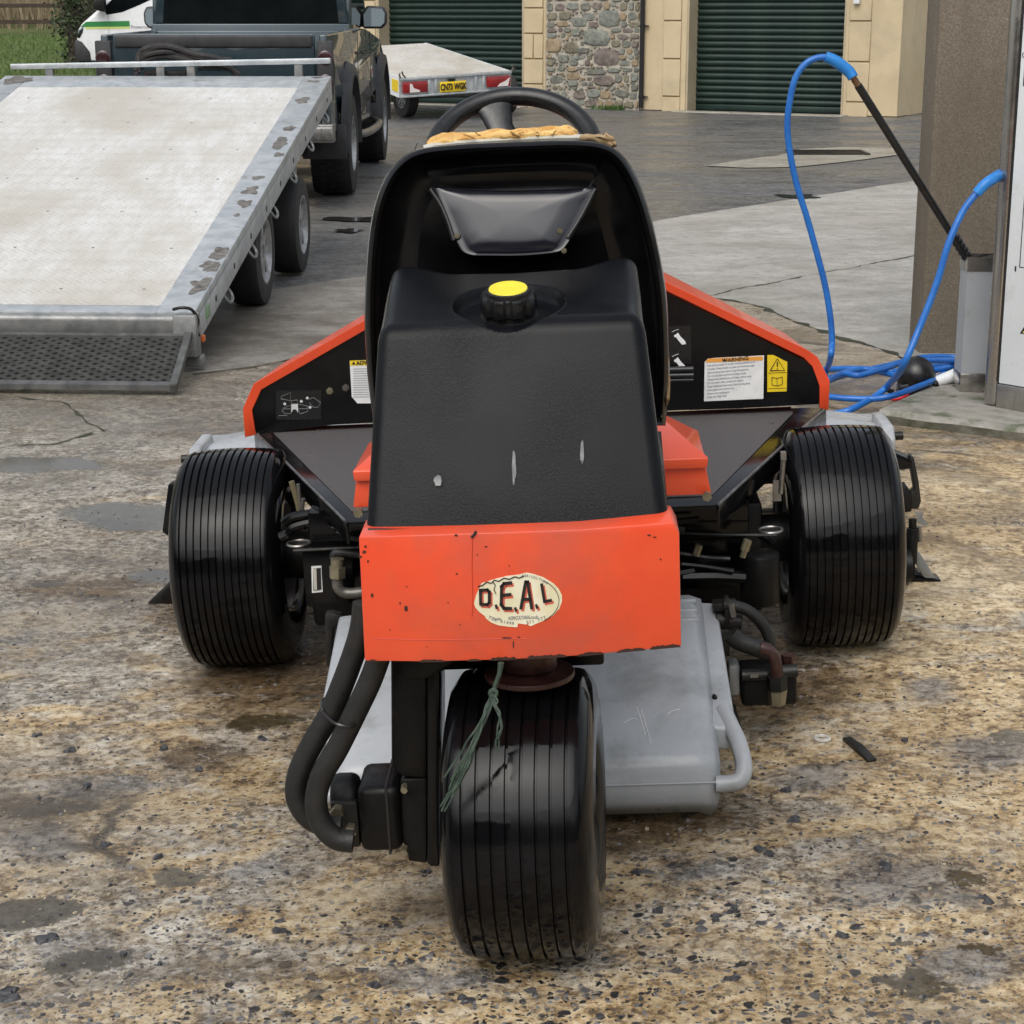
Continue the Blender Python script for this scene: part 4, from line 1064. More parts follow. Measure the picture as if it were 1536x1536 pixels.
tb(-WID + RWD, -RWD, LEN - 0.299, LEN, -0.045, -0.001).build('front_plate', M['galv'], tr, bevel=0.005)
tb(-WID, 0.0, -0.055, -0.002, -0.11, -0.005).build('rear_beam', M['galv_dark'], tr, bevel=0.02, seg=3)
tb(-WID + RWD, -RWD, 0.0, 0.088, -0.045, -0.003).build('rear_plate', M['galv'], tr, bevel=0.005)
for k in range(7):
    y = 0.4 + k * 0.6
    tb(-WID + 0.036, -0.036, y, y + 0.05, -0.14, -0.047).build('cross_member', M['galv_dark'], tr)
# skirt holes and lashing hooks
mb = MB()
for k in range(9):
    y = 0.45 + k * 0.46
    mb.cyl(MT @ Vector((0.0005, y, -0.10)), MT @ Vector((-0.001, y, -0.10)), 0.016, n=10)
mb.build('holes', M['ink'], rail)
for k in range(6):
    y = 0.7 + k * 0.66
    mb = MB().tube([MT @ Vector(p) for p in ((-.01, y - .05, -.155), (.012, y - .045, -.19), (.018, y, -.205), (.012, y + .045, -.19), (-.01, y + .05, -.155))], 0.008, n=6, sub=3)
    mb.build('lashing_hook', M['galv_dark'], tr)
# worn grip patches on the rail (px centre, size)
def T(px, py):      # hit the deck plane, local trailer coords before tilt
    MW = Matrix.Translation((RRc.x, RRc.y, 0)) @ Matrix.Rotation(-yaw, 4, 'Z') @ MT
    Mi = MW.inverted()
    o = Mi @ Vector((0, 0, CAM_H)); d = Mi.to_3x3() @ ray(px, py)
    return o + d * (-o.z / d.z)
for k, (px, py, sx, sy) in enumerate(((455, 151, .06, .09), (435, 192, .045, .07), (422, 215, .06, .16), (418, 232, .045, .05), (386, 267, .04, .06), (377, 285, .055, .10), (366, 305, .05, .10),
                                      (355, 323, .022, .03), (330, 380, .07, .11), (317, 400, .07, .09), (303, 428, .07, .12), (470, 122, .05, .05), (474, 116, .04, .03), (26, 120, .12, .13))):
    q = T(px, py)
    pts = blob(q.x, q.y, sx * .72, sy * .66, n=44, seed=k * 2.7, amp=0.42, f=1.4)
    pts = [(min(-0.006, x) if q.x > -1 else max(-WID + .006, x), y) for x, y in pts]
    MB().prism([MT @ Vector((x, y, 0.0008)) for x, y in pts], MT.to_3x3() @ Vector((0, 0, 0.0012))).build('worn_patch', M['grip_dark'], rail, smooth=0)
mb = MB()
for i in range(5):
    for j in range(7):
        x = -RWD - 0.12 - i * 0.38; y = 0.30 + j * 0.58
        mb.cyl(MT @ Vector((x, y, -0.0045)), MT @ Vector((x, y, -0.003)), 0.008, n=8)
mb.build('screws', M['galv_dark'], tr)['kind'] = 'stuff'
# front stop bar
zt = at(400, 90, 12.45).z
fb = new_obj('front_bar', None, tr)
MW0 = (Matrix.Translation((RRc.x, RRc.y, 0)) @ Matrix.Rotation(-yaw, 4, 'Z')).inverted()
pL, pR = MW0 @ at(15, 96, 12.58), MW0 @ at(495, 87, 12.45)
d = (pR - pL).normalized()
up = Vector((0, 0, 0.036)); bk = Vector((0, 0.05, 0))
MB().loft([[pL, pL + bk, pL + bk - up, pL - up], [pR, pR + bk, pR + bk - up, pR - up]]).build('bar', M['galv'], fb, bevel=0.005)
for t in (0.12, 0.47, 0.505 + 0.06, 0.90):
    p = pL.lerp(pR, t) - up
    q = MT.inverted() @ p
    zb = (MT @ Vector((q.x, LEN - 0.02, -0.02))).z
    MB().box(p.x - 0.025, p.x + 0.025, p.y + 0.005, p.y + 0.045, zb - 0.05, p.z - 0.001).build('bar_post', M['galv_dark'], fb)
p = pL.lerp(pR, 0.48)
MB().box(p.x - 0.14, p.x + 0.14, p.y + 0.05, p.y + 0.11, p.z - 0.12, p.z - 0.06).cyl((p.x - .15, p.y + .09, p.z - .09), (p.x + .15, p.y + .09, p.z - .09), 0.03).build('winch', M['iron'], fb, bevel=.01)
# chassis, wheels and drawbar
def flatw(py_, dx): return None
zc = lambda y: (MT @ Vector((0, y, -0.16))).z
for x in (-0.30, -WID + 0.24):
    MB().prism([(x, 0.5, zc(0.5)), (x, LEN - 0.1, zc(LEN - .1)), (x, LEN - 0.1, 0.45), (x, 2.2, 0.34), (x, .9, 0.20)], (0.06, 0, 0)).build('chassis_beam', M['galv_dark'], tr)
for (wpx, wpy, Yw) in ((0, 0, 10.05), (0, 0, 11.3)):
    ly = Yw - RRc.y
    road_wheel(tr, -0.20, -0.025, ly, 0.285, 0.285, 0.175, M['rim'], spokes=8, tread=False)
    road_wheel(tr, -WID + .20, -WID + .025, ly, 0.285, 0.285, 0.175, M['rim'], spokes=8, tread=False)
    MB().cyl((-WID + .2, ly, .285), (-.2, ly, .285), .035).build('axle', M['galv_dark'], tr)
MB().loft([[(-WID + .5, LEN - .6, .40), (-WID + .56, LEN - .6, .40), (-WID + .56, LEN - .6, .48), (-WID + .5, LEN - .6, .48)],
           [(-WID / 2 - .06, LEN + 1.9, .46), (-WID / 2, LEN + 1.9, .46), (-WID / 2, LEN + 1.9, .54), (-WID / 2 - .06, LEN + 1.9, .54)]]).loft(
          [[(-.56, LEN - .6, .40), (-.5, LEN - .6, .40), (-.5, LEN - .6, .48), (-.56, LEN - .6, .48)],
           [(-WID / 2, LEN + 1.9, .46), (-WID / 2 + .06, LEN + 1.9, .46), (-WID / 2 + .06, LEN + 1.9, .54), (-WID / 2, LEN + 1.9, .54)]]).build('drawbar', M['galv_dark'], tr)
# tail end clutter at the right corner
MB().box(-0.085, 0.02, -0.07, 0.02, RRc.z - 0.19, RRc.z - 0.002).box(-0.05, 0.03, -0.02, 0.05, RRc.z - 0.24, RRc.z - 0.19).build('corner_bracket', M['galv_dark'], tr, bevel=.01)
MB().tube([(-.08, -.06, RRc.z + .02), (-.04, -.075, RRc.z + .03), (.0, -.06, RRc.z + .02), (.02, -.03, RRc.z - .03), (.012, -.04, RRc.z - .07), (.02, -.02, RRc.z - .1)], .007, n=8, sub=4).build('latch', M['iron'], tr)
MB().box(-.002, .004, .22, .30, zc(.3) + .03, zc(.3) + .09).build('marker_sticker', pm('marker_green', (0.22, 0.36, 0.2), None, 5, (.3, .4)), tr, bevel=.005)
MB().box(-.002, .014, .10, .14, zc(.13) - .02, zc(.13) + .01).build('marker_lamp', pm('marker_orange', (0.7, 0.15, 0.03), None, 5, (.3, .4)), tr, bevel=.005)
# mesh ramp
M['ramp_frame'] = pm('dark_ramp_frame', (0.07, 0.072, 0.07), (0.14, 0.14, 0.135), 15, (0.4, 0.65), metal=0.3, bump=0.2, bscale=60)
M['mesh_steel'] = pm('dull_mesh_steel', (0.020, 0.021, 0.019), (0.05, 0.05, 0.046), 15, (0.5, 0.75), metal=0.2, bump=0.2, bscale=60)
rp = new_obj('ramp', None, tr)
A, B = MW0 @ at(293, 494, 8.05), MW0 @ atz(266, 588, 0.015)
A = Vector((0.0, -0.07, RRc.z - 0.105)); 
rl = (B - A)
B = Vector((B.x, B.y, 0.02))
def RP(u, v, w=0.0):    # u 0..1 from right to left, v 0..1 down the ramp
    a = A.lerp(B, v)
    return Vector((a.x - u * (WID + B.x * 0.0), a.y, a.z + w))
MB().loft([[RP(0, 0), RP(0, 0, .03), RP(0, 0, .03) + Vector((-.03, 0, 0)), RP(0, 0) + Vector((-.03, 0, 0))], [RP(0, 1), RP(0, 1, .03), RP(0, 1, .03) + Vector((-.03, 0, 0)), RP(0, 1) + Vector((-.03, 0, 0))]]).build('frame', M['ramp_frame'], rp)
MB().loft([[RP(0, .93), RP(1, .93), RP(1, 1), RP(0, 1)], [RP(0, .93, .022), RP(1, .93, .022), RP(1, 1, .022), RP(0, 1, .022)]]).build('frame', M['ramp_frame'], rp)
MB().loft([[RP(0, .0), RP(1, .0), RP(1, .05), RP(0, .05)], [RP(0, .0, .022), RP(1, .0, .022), RP(1, .05, .022), RP(0, .05, .022)]]).build('frame', M['ramp_frame'], rp)
mb = MB()
nc, nr = 17, 9
for r_ in range(nr):
    v0 = 0.05 + 0.88 * (r_ + 0.5) / nr
    for sgn in (-1, 1):
        pts = []
        for c_ in range(nc * 4 + 1):
            ph = c_ / 4 + (0.5 if r_ % 2 else 0)
            tri = (abs(((ph) % 1) - .5) * 4 - 1)
            tri = max(-.75, min(.75, tri)) / .75
            pts.append((c_ / (nc * 4), v0 + sgn * tri * 0.46 / nr * 1.0))
        for (a, b), (c2, d2) in zip(pts, pts[1:]):
            b_, d_ = b + (0.0), d2
            th = 0.013
            mb.add([RP(a, b_ - th, .004), RP(c2, d_ - th, .004), RP(c2, d_ + th, .004), RP(a, b_ + th, .004),
                    RP(a, b_ - th, .020), RP(c2, d_ - th, .020), RP(c2, d_ + th, .014), RP(a, b_ + th, .014)],
                   [(4, 5, 6, 7), (3, 2, 6, 7), (0, 1, 5, 4), (0, 3, 2, 1)])
mb.build('mesh_panel', M['mesh_steel'], rp, smooth=0)['kind'] = 'stuff'
for u in (0.13, 0.30, 0.48, 0.66, 0.84):
    MB().loft([[RP(u, .03, -.012), RP(u, .03, .003), RP(u + .02, .03, .003), RP(u + .02, .03, -.012)], [RP(u, .95, -.012), RP(u, .95, .003), RP(u + .02, .95, .003), RP(u + .02, .95, -.012)]]).build('rib', M['galv'], rp)

# bundled dark strap / cover on the trailer's front bar
st = thing('tarpaulin', 'dark folded tarpaulin bundled on the trailer winch in front of the pickup tailgate', 'tarpaulin', at(275, 88, 12.75))
mb = MB()
r2 = random.Random(4)
for k in range(9):
    z0 = .02 + .022 * k * .6; 
    mb.tube([(-.30 + r2.uniform(-.02, .02), r2.uniform(-.03, .05), z0 * .7 - .12), (-.28, 0, z0 * .7 - .04), (-.12, r2.uniform(-.04, .04), z0 * .7), (.08, r2.uniform(-.04, .04), z0 * .5 - .03), (.26, 0, z0 * .3 - .05), (.36, .02, -.10 - .005 * k)], 0.017, n=7, sub=4)
mb.build('fabric', pm('tarp', (0.014, 0.013, 0.014), (0.035, 0.031, 0.03), 12, (.6, .8), bump=.4, bscale=40), st)

# ------------------------------------------------------------------ second trailer with number plate
RL, RR_, FR = at(601, 118, 26.9), at(768, 107, 27.9), at(640, 64.5, 30.4)
ex = (RR_ - RL); wd = ex.length; ex.normalize()
ey = (FR - RR_); ln = ey.length
fwd = (ey - ex * ey.dot(ex)); 
t3 = thing('white_trailer', 'small white decked trailer with red tail lights parked in front of the left green door', 'trailer', (RL.x, RL.y, 0))
off = Vector((RL.x, RL.y, 0))
dn = Vector((0, 0, -1))
def Q(u, v, w): return RL - off + ex * (u * wd) + ey * v + dn * w
def qbox(u0, u1, v0, v1, w0, w1): return MB().loft([[Q(u0, v0, w0), Q(u1, v0, w0), Q(u1, v1, w0), Q(u0, v1, w0)], [Q(u0, v0, w1), Q(u1, v0, w1), Q(u1, v1, w1), Q(u0, v1, w1)]])
qbox(0.02, 0.98, 0.02, 1.0, 0.0, 0.03).build('deck', M['deck'], t3)
qbox(0.0, 1.0, 0.0, 0.0195, -0.004, 0.03).build('rear_edge', M['galv'], t3, bevel=.004)
qbox(0.0, 0.0195, 0.02, 1.0, -0.004, 0.27).build('side_board', M['white_paint'], t3)
qbox(0.9805, 1.0, 0.02, 1.0, -0.004, 0.20).build('side_board', M['white_paint'], t3)
qbox(0.0, 1.0, 0.012, 0.022, 0.031, 0.235).build('rear_board', M['galv'], t3)
qbox(0.0, 1.0, -0.002, 0.02, 0.236, 0.265).build('rear_bumper', M['galv'], t3, bevel=.004)
for u in (0.24, 0.30, 0.66, 0.73):
    qbox(u, u + 0.025, 0.004, 0.0115, 0.035, 0.232).build('stiffener', M['galv'], t3, bevel=.005)
for a, b in ((0.02, 0.235), (0.77, 0.985)):
    lm = qbox(a, b, -0.004, 0.011, 0.055, 0.205).build('tail_light', M['lamp_red'], t3, bevel=.01)
    c0 = a + (0.055 if a < .5 else 0.09)
    qw = MB().prism([Q(c0, -.0055, .197), Q(c0 + .09, -.0055, .197), Q(c0 + .085, -.0055, .17), Q(c0 + .035, -.0055, .14), Q(c0 + .02, -.0055, .08), Q(c0, -.0055, .075)] if a < .5 else
                    [Q(c0, -.0055, .197), Q(c0 + .10, -.0055, .197), Q(c0 + .115, -.0055, .075), Q(c0 + .08, -.0055, .12), Q(c0 + .02, -.0055, .16)], (0, .012, 0)).build('lens', M['lamp_white'], lm)
pl = qbox(0.345, 0.575, -0.003, 0.0035, 0.085, 0.225).build('number_plate', M['plate_yellow'], t3, bevel=.003)
zdir = Vector((0, 0, 1)); nrm = ex.cross(zdir).normalized()
zz = ex.cross(nrm) * -1
m4 = Matrix.Translation(Q(0.46, -0.0065, 0.158)) @ Matrix((( ex.x, zz.x, nrm.x), (ex.y, zz.y, nrm.y), (ex.z, zz.z, nrm.z))).to_4x4()
text_mesh('lettering', 'CN73 WGK', 0.125, M['ink'], pl, m4, depth=0.002, sx=0.66, bold=0.004)
qbox(0.42, 0.48, -0.003, 0.0035, 0.045, 0.08).build('plate_lamp', M['black_plastic'], t3)
for u in (0.005, 0.995):
    MB().tube([Q(u, .005, 0), Q(u - .02 if u < .5 else u + .02, -.004, -.06), Q(u, -.01, -.10), Q(u + .015, 0, -.05), Q(u + .04, .005, -.01)], .012, n=7, sub=4).build('latch', M['steel'], t3)
qbox(-0.004, -0.001, 0.03, 0.10, 0.04, 0.2).build('reflector', M['label_yellow'], t3)
wl = road_wheel(t3, 0.18, 0.02, 1.15, 0.30, 0.30, 0.17, M['rim'], spokes=8, tread=False)
wl.location = Vector((0.02, 0.85, 0.30)); wl.rotation_euler = (0, 0, R(28))
wl2 = copy_tree(wl, t3); wl2.location = Vector((1.45, 1.62, 0.30))
MB().cyl((0.02, .85, .3), (1.45, 1.62, .3), .04).build('axle', M['galv_dark'], t3)
qbox(0.06, 0.94, 0.03, 0.95, 0.031, 0.10).build('frame', M['galv_dark'], t3)

# ------------------------------------------------------------------ ride-on mower
ROLL, YAWM = R(2.7), R(-1.9)
mw = thing('ride_on_mower', 'orange and black three wheeled ride on reel mower seen from behind', 'mower', (0.015, 2.91, g(0.015, 2.91)), (0, -ROLL, YAWM))
MM = Matrix.Translation(mw.location) @ Euler((0, -ROLL, YAWM), 'XYZ').to_matrix().to_4x4()
MMi = MM.inverted(); MM3 = MMi.to_3x3(); OL = MMi @ Vector((0, 0, CAM_H))
def L(px, py, ly):
    d = MM3 @ ray(px, py)
    return OL + d * ((ly - OL.y) / d.y)
def Lz(px, py, lz):
    d = MM3 @ ray(px, py)
    return OL + d * ((lz - OL.z) / d.z)
def Lx(px, py, lx):
    d = MM3 @ ray(px, py)
    return OL + d * ((lx - OL.x) / d.x)
def plate(pts, ly0, ly1): return MB().prism([L(x, y, ly0) for x, y in pts], (0, ly1 - ly0, 0))

# ---- tyres
def ribbed(parent, w, r, rimr, ribs, gw, gd, n=96, crown=0.035, sh=0.30, edge_r=0.55):
    """tread ribs with grooves cut round the tyre, axis x, centred on the origin"""
    half = w / 2
    tread = half * 0.86
    prof = []
    def rad(x):
        q = abs(x) / half
        return r - crown * r * q ** 2 - 0.13 * r * max(0, (q - .76) / .24) ** 2.4
    pitch = 2 * tread / ribs
    xs = []
    for i in range(ribs):
        a = -tread + i * pitch
        xs += [(a + gw * .5, 0), (a + gw * .9, .0), (a + pitch * .5, 0), (a + pitch - gw * .9, 0), (a + pitch - gw * .5, 0)]
        if i < ribs - 1: xs += [(a + pitch - gw * .25, gd), (a + pitch + gw * .25, gd)]
    P = [(-half * .80, rimr * .99), (-half * .93, rimr + .012), (-half * 1.02, rimr + (r - rimr) * .40), (-half * 1.0, rimr + (r - rimr) * .62), (-half * .95, rad(half * .95))]
    P += [(x, rad(x) - dd) for x, dd in xs]
    P += [(-a, b) for a, b in reversed(P[:5])]
    return MB().lathe(P, (0, 0, 0), 'x', n, close=False)
def mower_wheel(x, y, z, w, r, rimr, ribs, gw, gd, steer=0.0, dish=1):
    wh = new_obj('wheel', None, mw)
    wh.location = (x, y, z); wh.rotation_euler = (0, 0, steer)
    ribbed(wh, w, r, rimr, ribs, gw, gd).build('tyre', M['wet_tyre'], wh, smooth=45)
    mb = MB()
    for s in (-1, 1):
        mb.lathe([(s * w * .42, rimr * 1.02), (s * w * .44, rimr * .95), (s * w * .38, rimr * .88), (s * w * .20, rimr * .84), (s * w * .12, rimr * .5), (s * w * .14, rimr * .3), (s * w * .14, .004)], (0, 0, 0), 'x', 48, close=False)
        for k in range(5):
            a = 2 * math.pi * k / 5
            mb.cyl((s * w * .13, rimr * .42 * math.cos(a), rimr * .42 * math.sin(a)), (s * w * .13 + s * .018, rimr * .42 * math.cos(a), rimr * .42 * math.sin(a)), .009, n=6)
    mb.build('rim', M['rim'], wh, smooth=40)
    return wh
mower_wheel(0.022, 0, 0.243, 0.243, 0.243, 0.105, 9, 0.0055, 0.0075, steer=R(-3.2))
RF = 0.268
mower_wheel(-0.722, 1.52, RF, 0.264, RF, 0.135, 13, 0.0055, 0.0075)
mower_wheel(0.738, 1.52, RF, 0.266, RF, 0.135, 13, 0.0055, 0.0075)

# ---- orange counterweight panel (front-facing plate, folded box)
RB = -0.20
pn = plate([(538, 805), (700, 800), (870, 794), (1010, 783), (1019, 800), (1022, 970), (870, 984), (760, 990), (640, 993), (547, 992)], RB, RB + 0.10)
pn = pn.build('rear_panel', M['red_panel'], mw, bevel=0.003)
# chipped lower edge: dark bare metal flakes
r2 = random.Random(12)
mb = MB()
edge = [(547, 992), (640, 993), (760, 990), (870, 984), (1022, 970)]
segs = [(552, 567, 2.5), (628, 668, 3), (735, 775, 4.5), (790, 850, 4), (866, 905, 3.5), (925, 968, 4), (975, 1021, 5), (700, 722, 2)]
for a, b, h in segs:
    xs_ = frange(a, b, 4)
    up_ = []; lo_ = []
    for x in xs_:
        y = interp(edge, x)
        e = min(1, (x - a) / 5, (b - x) / 5) 
        up_.append((x, y - (0.6 + h * (0.5 + 0.6 * r2.random())) * max(e, .15))); lo_.append((x, y + 0.6))
    pts = [L(x, y, RB - .0012) for x, y in lo_] + [L(x, y, RB - .0012) for x, y in reversed(up_)]
    mb.prism(pts, (0, .001, 0))
for (x, y, w, h) in ((558, 893, 2.5, 3), (609, 913, 3, 4), (548, 820, 2, 2), (546, 828, 3, 2), (684, 803, 2, 2), (974, 803, 3, 1.4), (982, 806, 3, 1), (991, 839, 1.2, 1.2), (685, 861, 1.5, 1.5), (729, 820, 2, 1), (716, 832, 1, 1), (764, 849, 1, 1),
                     (770, 967, 1, 6), (778, 956, 2, 1), (760, 957, 8, 1.1), (690, 937, 1, 1), (672, 904, 1, 1), (610, 880, 1.2, 1), (552, 842, 1.4, 2.5), (600, 905, 1.2, 2), (540, 835, 3, 1.5), (640, 970, 1, 1), (585, 945, 1, 1)):
    pts = [L(x + w * math.cos(t) * r2.uniform(.7, 1.2), y + h * math.sin(t) * r2.uniform(.7, 1.2), RB - .0010) for t in [6.283 * k / 8 for k in range(8)]]
    mb.prism(pts, (0, .0008, 0))
mb.build('paint_chips', pm('bare_metal_chip', (0.02, 0.012, 0.01), (0.06, 0.02, 0.012), 60, (.5, .7)), pn, smooth=0)['kind'] = 'stuff'
# thin weld scar lines
MB().tube([L(x, y, RB - .0004) for x, y in ((709, 805), (708, 850), (709, 900), (708, 925))], .0007, n=5, sub=3).tube([L(x, y, RB - .0002) for x, y in ((560, 958), (640, 960), (720, 959), (790, 958))], .0006, n=5, sub=3).build('seam', pm('dull_red', (0.55, 0.05, 0.02), None, 9, (.4, .5)), pn)
MB().tube([L(x, y, RB - .001) for x, y in ((707, 806), (711, 802), (714, 797))], .0022, n=6).build('notch', M['ink'], pn)

# ---- D.E.A.L decal
def LM(px, py, ly, rot=0.0):      # matrix: x right, y up in the plane ly
    p = L(px, py, ly)
    return Matrix.Translation(p) @ Matrix.Rotation(R(90), 4, 'X') @ Matrix.Rotation(R(rot), 4, 'Z')
DY = RB - 0.0008
out = [(711, 905), (714, 893), (719, 882), (722, 875), (732, 872), (744, 868), (760, 864), (778, 862), (790, 859), (800, 861), (815, 866), (830, 875), (838, 883), (843, 893), (843, 902), (839, 913), (830, 923), (818, 930),
       (806, 935), (797, 939), (792, 938), (795, 932), (790, 937), (777, 935), (776, 941), (762, 940), (748, 938), (737, 934), (729, 928), (727, 924), (718, 917), (713, 911)]
dec = MB().prism([L(x, y, DY) for x, y in out], (0, .0006, 0)).build('decal', M['decal_cream'], pn, smooth=0)
inn = [(790 + 50.5 * math.cos(t) - 2, 901 + 35.5 * math.sin(t)) for t in [R(a) for a in range(-58, 62, 6)]]
MB().tube([L(x, y, DY - .0003) for x, y in inn], .0006, n=4).build('ring_line', M['ink'], dec)
MB().tube([L(x, y, DY - .0003) for x, y in ((717, 880), (724, 878), (730, 873), (737, 875), (741, 870), (748, 872), (756, 867), (764, 869), (772, 865), (779, 867), (786, 864))], .0011, n=4).build('torn_line', M['ink'], dec)
MB().tube([L(x, y, DY - .0003) for x, y in ((739, 872), (743, 878), (741, 884), (744, 891))], .0009, n=4).build('torn_line', M['ink'], dec)
PXM = (L(800, 900, DY) - L(700, 900, DY)).x / 100      # metres per photo pixel here
def stroke_letter(paths, w, dx, dy, ly, m):
    mb = MB()
    for P_ in paths:
        for (x0, y0), (x1, y1) in zip(P_, P_[1:]):
            d = Vector((x1 - x0, y1 - y0)).normalized(); n = Vector((-d.y, d.x)) * w / 2; e = d * w * .42
            mb.prism([L(x + dx, y + dy, ly) for x, y in ((x0 - e.x + n.x, y0 - e.y + n.y), (x1 + e.x + n.x, y1 + e.y + n.y), (x1 + e.x - n.x, y1 + e.y - n.y), (x0 - e.x - n.x, y0 - e.y - n.y))], (0, .0002, 0))
    return mb.build('lettering', m, dec, smooth=0)
for k_, (paths, w) in enumerate(((([(720.5, 886), (721, 906)], [(720.5, 885.5), (731, 885), (734, 888), (734, 904), (731, 907), (722, 906.5)]), 4.6), (([(766, 874.5), (756, 875.5), (752.5, 880), (752, 907), (756, 912.5), (766, 913)], [(753, 893), (765, 892)]), 5.0),
                    (([(788.5, 873), (781.5, 912)], [(788.5, 873), (791.5, 873)], [(791.5, 873), (797.5, 912)], [(784, 899), (795, 899)]), 4.8), (([(812.5, 877), (816.5, 901)], [(816.5, 902.5), (826, 900.5)]), 4.4),
                    (([(744, 908.5), (745, 912)],), 3.8), (([(773, 912.5), (774, 916)],), 3.8), (([(804.5, 908), (805.5, 911.5)],), 3.8))):
    stroke_letter(paths, w, 2.6, 3.0, DY - .0004 - .00001 * k_, M['ink_red'])
    stroke_letter(paths, w, 0, 0, DY - .0009 - .00001 * k_, M['ink'])
text_mesh('lettering', 'www.        AGRICULTURAL.co.uk', 7.5 * PXM, M['ink_grey'], dec, LM(774, 927, DY - .0005, 1), depth=.0001, sx=.62, bold=.0002)
for k, ch in enumerate('TEL 01446    711 777'):
    a = (k - 9.5) / 9.5
    if ch == ' ' or k in (11, 12): continue
    text_mesh('lettering', ch, 6.5 * PXM, M['ink_grey'], dec, LM(776 + 41 * a, 935 - 8.5 * a * a, DY - .0005, a * 24), depth=.0001, bold=.0002)
for k, ch in enumerate('AGRICULTURE'):
    a = k / 10
    text_mesh('lettering', ch, 5 * PXM, M['ink_grey'], dec, LM(784 + 36 * a, 863.5 + 11 * a * a, DY - .0005, -6 - a * 22), depth=.0001, bold=.0001)

# ---- black tank cover
def tank():
    poly = [Vector((0, -0.152, 0.776)), Vector((0, -0.024, 1.072)), Vector((0, 0.214, 1.122)), Vector((0, 0.246, 1.110)), Vector((0, 0.26, 1.0))]
    fil = [0, .021, .018, .010, 0]
    P = []
    for i, v in enumerate(poly):
        if fil[i] == 0: P.append(v); continue
        a_ = (poly[i - 1] - v).normalized(); b_ = (poly[i + 1] - v).normalized()
        for k in range(9):
            t_ = k / 8
            p0_, p2_ = v + a_ * fil[i], v + b_ * fil[i]
            P.append(p0_ * (1 - t_) ** 2 + v * 2 * t_ * (1 - t_) + p2_ * t_ ** 2)
    Q_ = [P[0]]
    for p_, q_ in zip(P, P[1:]):
        n_s = max(1, int((q_ - p_).length / .0022))
        Q_ += [p_.lerp(q_, (k + 1) / n_s) for k in range(n_s)]
    P = Q_
    hwid = [(-0.152, .2330), (-0.024, .2075), (0.0, .206), (0.10, .206), (0.21, .2045), (0.26, .204)]
    N = 200
    rr = 0.022
    C0 = Vector((0, 0.11, 0.86))
    rings = []
    xc = (L(549, 792, -.152).x + L(1002, 781, -.152).x) / 2
    cap = (L(764, 468, 0.055).x, 0.058)
    for i, p in enumerate(P):
        t = (P[min(i + 1, len(P) - 1)] - P[max(i - 1, 0)]).normalized()
        nrm = Vector((0, -t.z, t.y))          # outward (back/up)
        if nrm.dot(p - C0) < 0: nrm = -nrm
        w = interp(hwid, p.y)
        ring = []
        for j in range(N + 1):
            u = -1 + 2 * j / N
            x = u * (w - rr)
            q = Vector((x + xc, p.y, p.z))
            # slightly bowed back face and raised front corners
            q += nrm * (0.006 * (1 - u * u)) * (1 - .7 * sstep(.92, 1.08, p.z))
            if p.z > 1.05:
                e = sstep(.52, 1.0, abs(u)) * sstep(0.02, 0.20, p.y)
                q.z += 0.014 * e
                q.z -= 0.006 * (1 - abs(u)) * sstep(0.05, 0.2, p.y)
            ring.append(q)
        ed = []
        for k in range(1, 7):
            a = k / 6 * math.pi / 2
            ed.append((rr * math.sin(a), rr * (1 - math.cos(a))))
        def side(s, base):
            o = []
            for dx, dn_ in ed:
                o.append(base + Vector((s * dx, 0, 0)) - nrm * dn_)
            last = o[-1]
            tgt = Vector((last.x, C0.y, C0.z))
            for f in (.3, .65, 1.0):
                o.append(last.lerp(tgt, f))
            return o
        ring = list(reversed(side(-1, ring[0]))) + ring + side(1, ring[-1])
        rings.append(ring)
    # recess for the filler: a D-shaped flat floor cut into the slope
    fz = 1.066
    for ring in rings:
        for q in ring:
            dx, dy = q.x - cap[0], q.y - cap[1]
            if q.z > 1.03:
                d = math.hypot(dx, dy)
                k = 1 - sstep(.083, .091, d)
                if q.y > -0.10 and k > 0:
                    fzz = fz + 0.015 * 0
                    q.z -= .021 * k
    mb = MB().loft(rings, cap=False, closed=False)
    o = mb.build('tank_cover', M['tank'], mw, smooth=55)
    return o, cap, fz
tk_, cap, fz_ = tank()
# rear lower lip and lighter moulding line
MB().tube([L(552, 796, -.162), L(650, 797, -.165), L(780, 796, -.168), L(900, 791, -.165), L(1000, 783, -.160)], .004, n=8, sub=5).build('lower_lip', M['black_plastic'], tk_)
cx, cy = cap
fc = new_obj('fuel_cap', None, mw)
fc.location = (cx, cy, fz_)
fc.scale = (1, 1, .86)
fc.rotation_euler = (R(13), 0, 0)
MB().lathe([(0.0, .047), (.006, .046), (.008, .036), (.016, .034)], (0, 0, 0), 'z', 48).build('collar', M['black_plastic'], fc)
mb = MB()
prof_n = 72
rings = []
for z, k in ((0.014, .92), (0.017, 1.0), (0.044, 1.0), (0.050, .93)):
    rings.append([Vector((.0425 * k * (1 + (.05 if (i % 8) < 5 else -.035)) * math.cos(2 * math.pi * i / prof_n), .0425 * k * (1 + (.05 if (i % 8) < 5 else -.035)) * math.sin(2 * math.pi * i / prof_n), z)) for i in range(prof_n)])
mb.loft(rings).build('knob', M['black_plastic'], fc, smooth=30)
MB().lathe([(.049, .036), (.056, .035), (.0575, .032)], (0, 0, 0), 'z', 48).build('rim_ring', M['black_plastic'], fc)
MB().lathe([(.0575, .031), (.0595, .030), (.0600, .010), (.0600, .001)], (0, 0, 0), 'z', 48).build('yellow_disc', M['yellow'], fc)
for (x, y, w, h) in ((657, 716, 6, 8), (770, 700, 3.5, 24), (872, 680, 5, 22)):
    q = [Lx(x, y, 0)]
